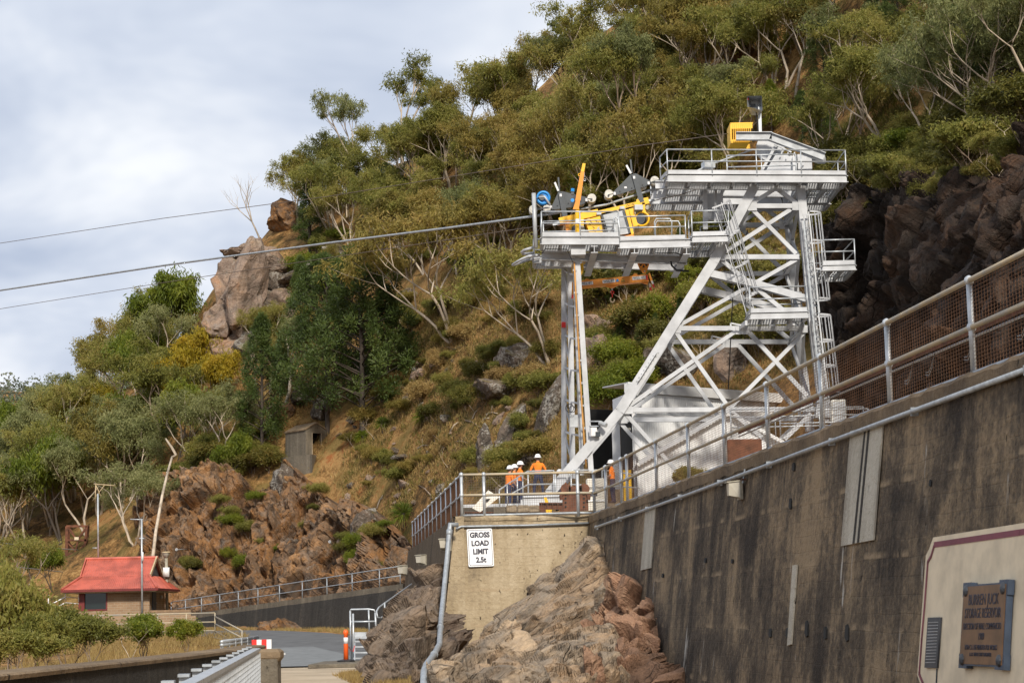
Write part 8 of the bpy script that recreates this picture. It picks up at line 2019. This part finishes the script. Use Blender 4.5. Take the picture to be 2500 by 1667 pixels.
post_thing('antenna_mast', 'tall thin antenna mast rising from the ridge of the red roof', 'antenna', [('mast', lambda m: m.tube([P(240, 1366, 116), P(239, 1205, 116)], .05, 6), 'galvanised'), ('bracket', lambda m: m.bar(P(226, 1337, 116), P(239, 1337, 116), .05, .05), 'galvanised')], P(240, 1364, 116))
post_thing('aerial', 'bare metal aerial frame on the rocks above the house', 'antenna', [('boom', lambda m: m.tube([P(229, 1181, 140), P(281, 1185, 140)], .04, 6), 'tan_trim'), ('mast', lambda m: m.tube([P(234, 1182, 140), P(232, 1225, 140)], .035, 6), 'tan_trim'), ('stay', lambda m: m.tube([P(234, 1184, 140), P(247, 1212, 140)], .03, 6), 'tan_trim'), ('stay', lambda m: m.tube([P(255, 1184, 140), P(226, 1222, 140)], .025, 6), 'tan_trim')], P(232, 1225, 140))
post_thing('antenna_mast', 'tall antenna mast with side arm standing in front of the brick house', 'antenna', [('mast', lambda m: m.tube([P(347, 1508, 111.5), P(346, 1266, 111.5)], .055, 6), 'galvanised'), ('arm', lambda m: m.tube([P(318, 1267, 111.5), P(349, 1268, 111.5)], .035, 6), 'galvanised'), ('clamp', lambda m: m.tube([P(340, 1314, 111.5), P(352, 1314, 111.5)], .05, 6), 'galvanised'), ('white_box', lambda m: m.box(P(348, 1358, 111.3), (.1, .1, .48)), 'white_plastic')], P(347, 1508, 111.5))
post_thing('street_lamp', 'short street lamp with cream lantern and white box right of the house', 'lamp', [('pole', lambda m: m.tube([P(408, 1492, 118), P(406, 1362, 118)], .09, 8), 'lamp_body'), ('lantern', lambda m: m.tube([P(406, 1361, 118), P(406, 1352, 118), P(406, 1348, 118)], [.1, .2, .24], 10), 'lamp_glass'), ('cap', lambda m: m.tube([P(406, 1349, 118), P(406, 1346, 118)], [.27, .22], 10), 'tan_trim'), ('meter_box', lambda m: m.box(P(406, 1396, 117.8), (.36, .2, .55)), 'white_plastic')], P(408, 1490, 118))
# rails and walls round the house
def zfix(p, z): return V((p.x, p.y, z))
a, b = P(175, 1545, 99), P(525, 1548, 99); zr = a.z - .15
rail_thing('long beige pipe railing in front of the brick house', [zfix(P(175, 1545, 99), zr), zfix(P(525, 1548, 99), zr)], 0.98, (1, .55, .12), .035, 1.5, None, 'beige_rail')
t = thing('stair_rail', P(560, 1560, 96), 'sloping beige stair railing descending right of the long railing', 'railing')
for va, vb in ((1504, 1539), (1522, 1556), (1540, 1575)): mb = MB(); mb.tube([P(525, va, 99), P(591, vb, 94), P(592, vb + 8, 94)], .035, 7); mb.build('rail', 'beige_rail', t, True)
for u, va, vb in ((525, 1504, 1555), (591, 1540, 1580)): mb = MB(); mb.tube([P(u, va, 99 if u < 560 else 94), P(u, vb, 99 if u < 560 else 94)], .035, 7); mb.build('post', 'beige_rail', t, True)
gr_ = thing('crash_barrier', P(585, 1575, 82), 'short galvanised crash barrier at the road edge beyond the parapet', 'barrier')
mb = MB(); q = [P(541, 1566, 80), P(585, 1561, 84), P(629, 1555, 88)]
for dz in (.0, -.13): mb.tube([p + V((0, 0, dz)) for p in q], .075, 8)
mb.build('beam', 'galvanised', gr_, True)
for k in range(7): p = q[0] + (q[2] - q[0]) * (k / 6); mb = MB(); mb.box(p + V((0, .12, -.3)), (.12, .15, .7)); mb.build('post', 'galvanised', gr_)
lw = thing('white_wall', P(40, 1550, 104), 'low white painted wall at the left edge beside the house', 'wall')
mb = MB(); a, b = P(-60, 1525, 106), P(92, 1524, 104); mb.prism([zfix(a, .1), zfix(b, .1), b, a], (0, .3, 0)); mb.build('wall_face', 'white_dirty', lw)
rail_thing('white rail on the low wall at the left edge', [P(-60, 1526, 105.9), P(92, 1525, 104)], .62, (1, .5), .03, 1.6, None, 'white_plastic')
yl = thing('yellow_sign', P(22, 1520, 108), 'yellow cabinet half hidden by bushes at the left edge', 'cabinet')
mb = MB(); c = P(21, 1500, 108); mb.box(c, (.66, .4, .75)); bevel(mb.build('body', 'yellow_paint', yl), .02); mb = MB(); mb.box(c + V((0, -.21, -.25)), (.5, .02, .12)); mb.build('grille', 'charcoal_paint', yl); mb = MB(); mb.box((c.x, c.y, (c.z - .37) / 2), (.5, .3, max(.1, c.z - .37))); mb.build('plinth', 'concrete_grey', yl)
rail_thing('white stair railing left of the house', [P(118, 1487, 112), P(160, 1465, 113), P(192, 1468, 113)], .8, (.25, -.15), .03, 1.2, None, 'white_plastic')
# rusty lattice frame
rl = thing('rusty_gantry', P(188, 1420, 150), 'rusty steel lattice gantry standing behind the house roof', 'gantry')
def rpx(nm, a, b, w=.14, D=150, D2=None): mb = MB(); mb.bar(P(*a, D), P(*b, D2 or D), w, w); mb.build(nm, 'rust', rl)
for dD in (0, 1.8):
    o_ = 4 if dD else 0
    rpx('leg', (163 + o_, 1284), (163 + o_, 1425), .2, 150 + dD); rpx('leg', (212 + o_, 1284), (206 + o_, 1345), .16, 150 + dD)
    for v in (1284, 1318, 1352): rpx('beam', (163 + o_, v), (213 + o_ if v < 1340 else 190, v), .16, 150 + dD)
    rpx('brace', (163 + o_, 1284), (188, 1318), .1, 150 + dD); rpx('brace', (212 + o_, 1284), (188, 1318), .1, 150 + dD); rpx('brace', (163 + o_, 1322), (192, 1352), .1, 150 + dD); rpx('brace', (190, 1322), (165 + o_, 1420), .12, 150 + dD); rpx('brace', (212, 1322), (186, 1352), .1, 150 + dD)
for (u, v) in ((163, 1284), (212, 1284), (163, 1318), (212, 1318), (163, 1352)): rpx('cross_tie', (u, v), (u + 4, v), .12, 150, 151.8)
mb = MB(); mb.box(P(187, 1314, 149.8), (.32, .04, .22)); mb.build('name_plate', 'cream_paint', rl)
o = cable('overhead_wire', [P(-60, 1320, 120), P(0, 1325, 125), P(100, 1336, 138), P(192, 1342, 149)], .035, 'galvanised_dull', 'overhead wire reaching the rusty frame from the left edge')
o = cable('overhead_wire', [P(-60, 1375, 120), P(60, 1386, 128), P(165, 1397, 149)], .03, 'galvanised_dull', 'lower overhead wire left of the rusty frame')
dt = thing('leaning_pole', P(372, 1365, 132), 'pale bare trunk leaning steeply against the cliff behind the house', 'trunk')
mb = MB(); mb.tube([P(372, 1372, 131), P(380, 1300, 133), P(396, 1210, 135), P(410, 1150, 137), P(420, 1116, 138)], [.12, .11, .095, .085, .08], 8); mb.build('trunk', 'bark_pale', dt, True)
mb = MB(); mb.tube([P(420, 1116, 138), P(430, 1110, 138), P(418, 1090, 138), P(404, 1070, 138)], [.11, .1, .09, .05], 7); mb.build('broken_top', 'bark_pale', dt, True)
for k, (ua, va, ub, vb, D) in enumerate(((431, 1341, 455, 1340, 133), (655, 1340, 675, 1351, 131), (805, 1322, 815, 1334, 124))):
    post_thing('rock_bolt', ('rock bolt with eye sticking out of the cliff left end', 'rock bolt with eye in the middle of the cliff', 'rock bolt on the right of the cliff')[k], 'bolt', [('rod', lambda m: m.tube([P(ua, va, D - 1.5), P(ub, vb, D + 1.5)], .035, 6), 'galvanised'), ('eye', lambda m: m.ring(P(ua, va, D - 1.5), (0, 1, 0), .07, .025, 12, 5), 'galvanised')], P(ua, va, D))
for k, (u0, v0, u1, v1) in enumerate(((1075, 1120, 1095, 1085), (1100, 1060, 1118, 1040), (920, 1250, 935, 1215), (1330, 1000, 1345, 985), (1080, 1105, 1060, 1125))):
    g0 = hit(u0, v0); g1 = hit(u1, v1)
    if g0 and g1:
        t = thing('fallen_branch', g0, ('pale fallen branch pointing downhill on the open slope', 'short fallen branch higher on the open slope', 'bare stick standing by the white spotted boulder', 'fallen branch behind the mast', 'thin fallen branch low on the open slope')[k], 'branch'); mb = MB(); mb.tube([g0 + V((0, 0, .12)), (g0 + g1) / 2 + V((0, 0, .25)), g1 + V((0, 0, .15))], [.06, .05, .02], 6); mb.build('stem', 'bark_pale', t, True); mb = MB(); mb.tube([(g0 + g1) / 2 + V((0, 0, .25)), (g0 + g1) / 2 + V((.5, -.2, .5))], [.03, .01], 5); mb.build('twig', 'bark_pale', t, True)

rngs = random.Random(31)
for k in range(26):
    u = rngs.uniform(860, 1330); v = rngs.uniform(800, 1220); g0 = hit(u, v); g1 = hit(u + rngs.uniform(-40, 40), v + rngs.uniform(-28, 28))
    if not g0 or not g1 or (g0 - g1).length > 4.5 or (g0 - g1).length < .6: continue
    o = thing('fallen_branch', g0, ('long ' if (g0 - g1).length > 2 else 'short ') + ('grey' if k % 2 else 'pale') + ' fallen branch on the open slope ' + ('near the dark pines' if u < 980 else 'below the leaning gums' if u < 1150 else 'left of the white mast') + (', high up' if v < 930 else ', midway' if v < 1070 else ', low down'), 'branch', 'fallen branches on the open slope')
    mb = MB(); m_ = (g0 + g1) / 2 + V((0, 0, .2)); mb.tube([g0 + V((0, 0, .08)), m_, g1 + V((0, 0, .12))], [.05, .04, .015], 5); mb.build('stem', 'bark_brown' if k % 2 else 'bark_pale', o, True)
    mb = MB(); mb.tube([m_, m_ + V((rngs.uniform(-.6, .6), -.2, rngs.uniform(.1, .5)))], [.025, .008], 5); mb.build('twig', 'bark_brown' if k % 2 else 'bark_pale', o, True)
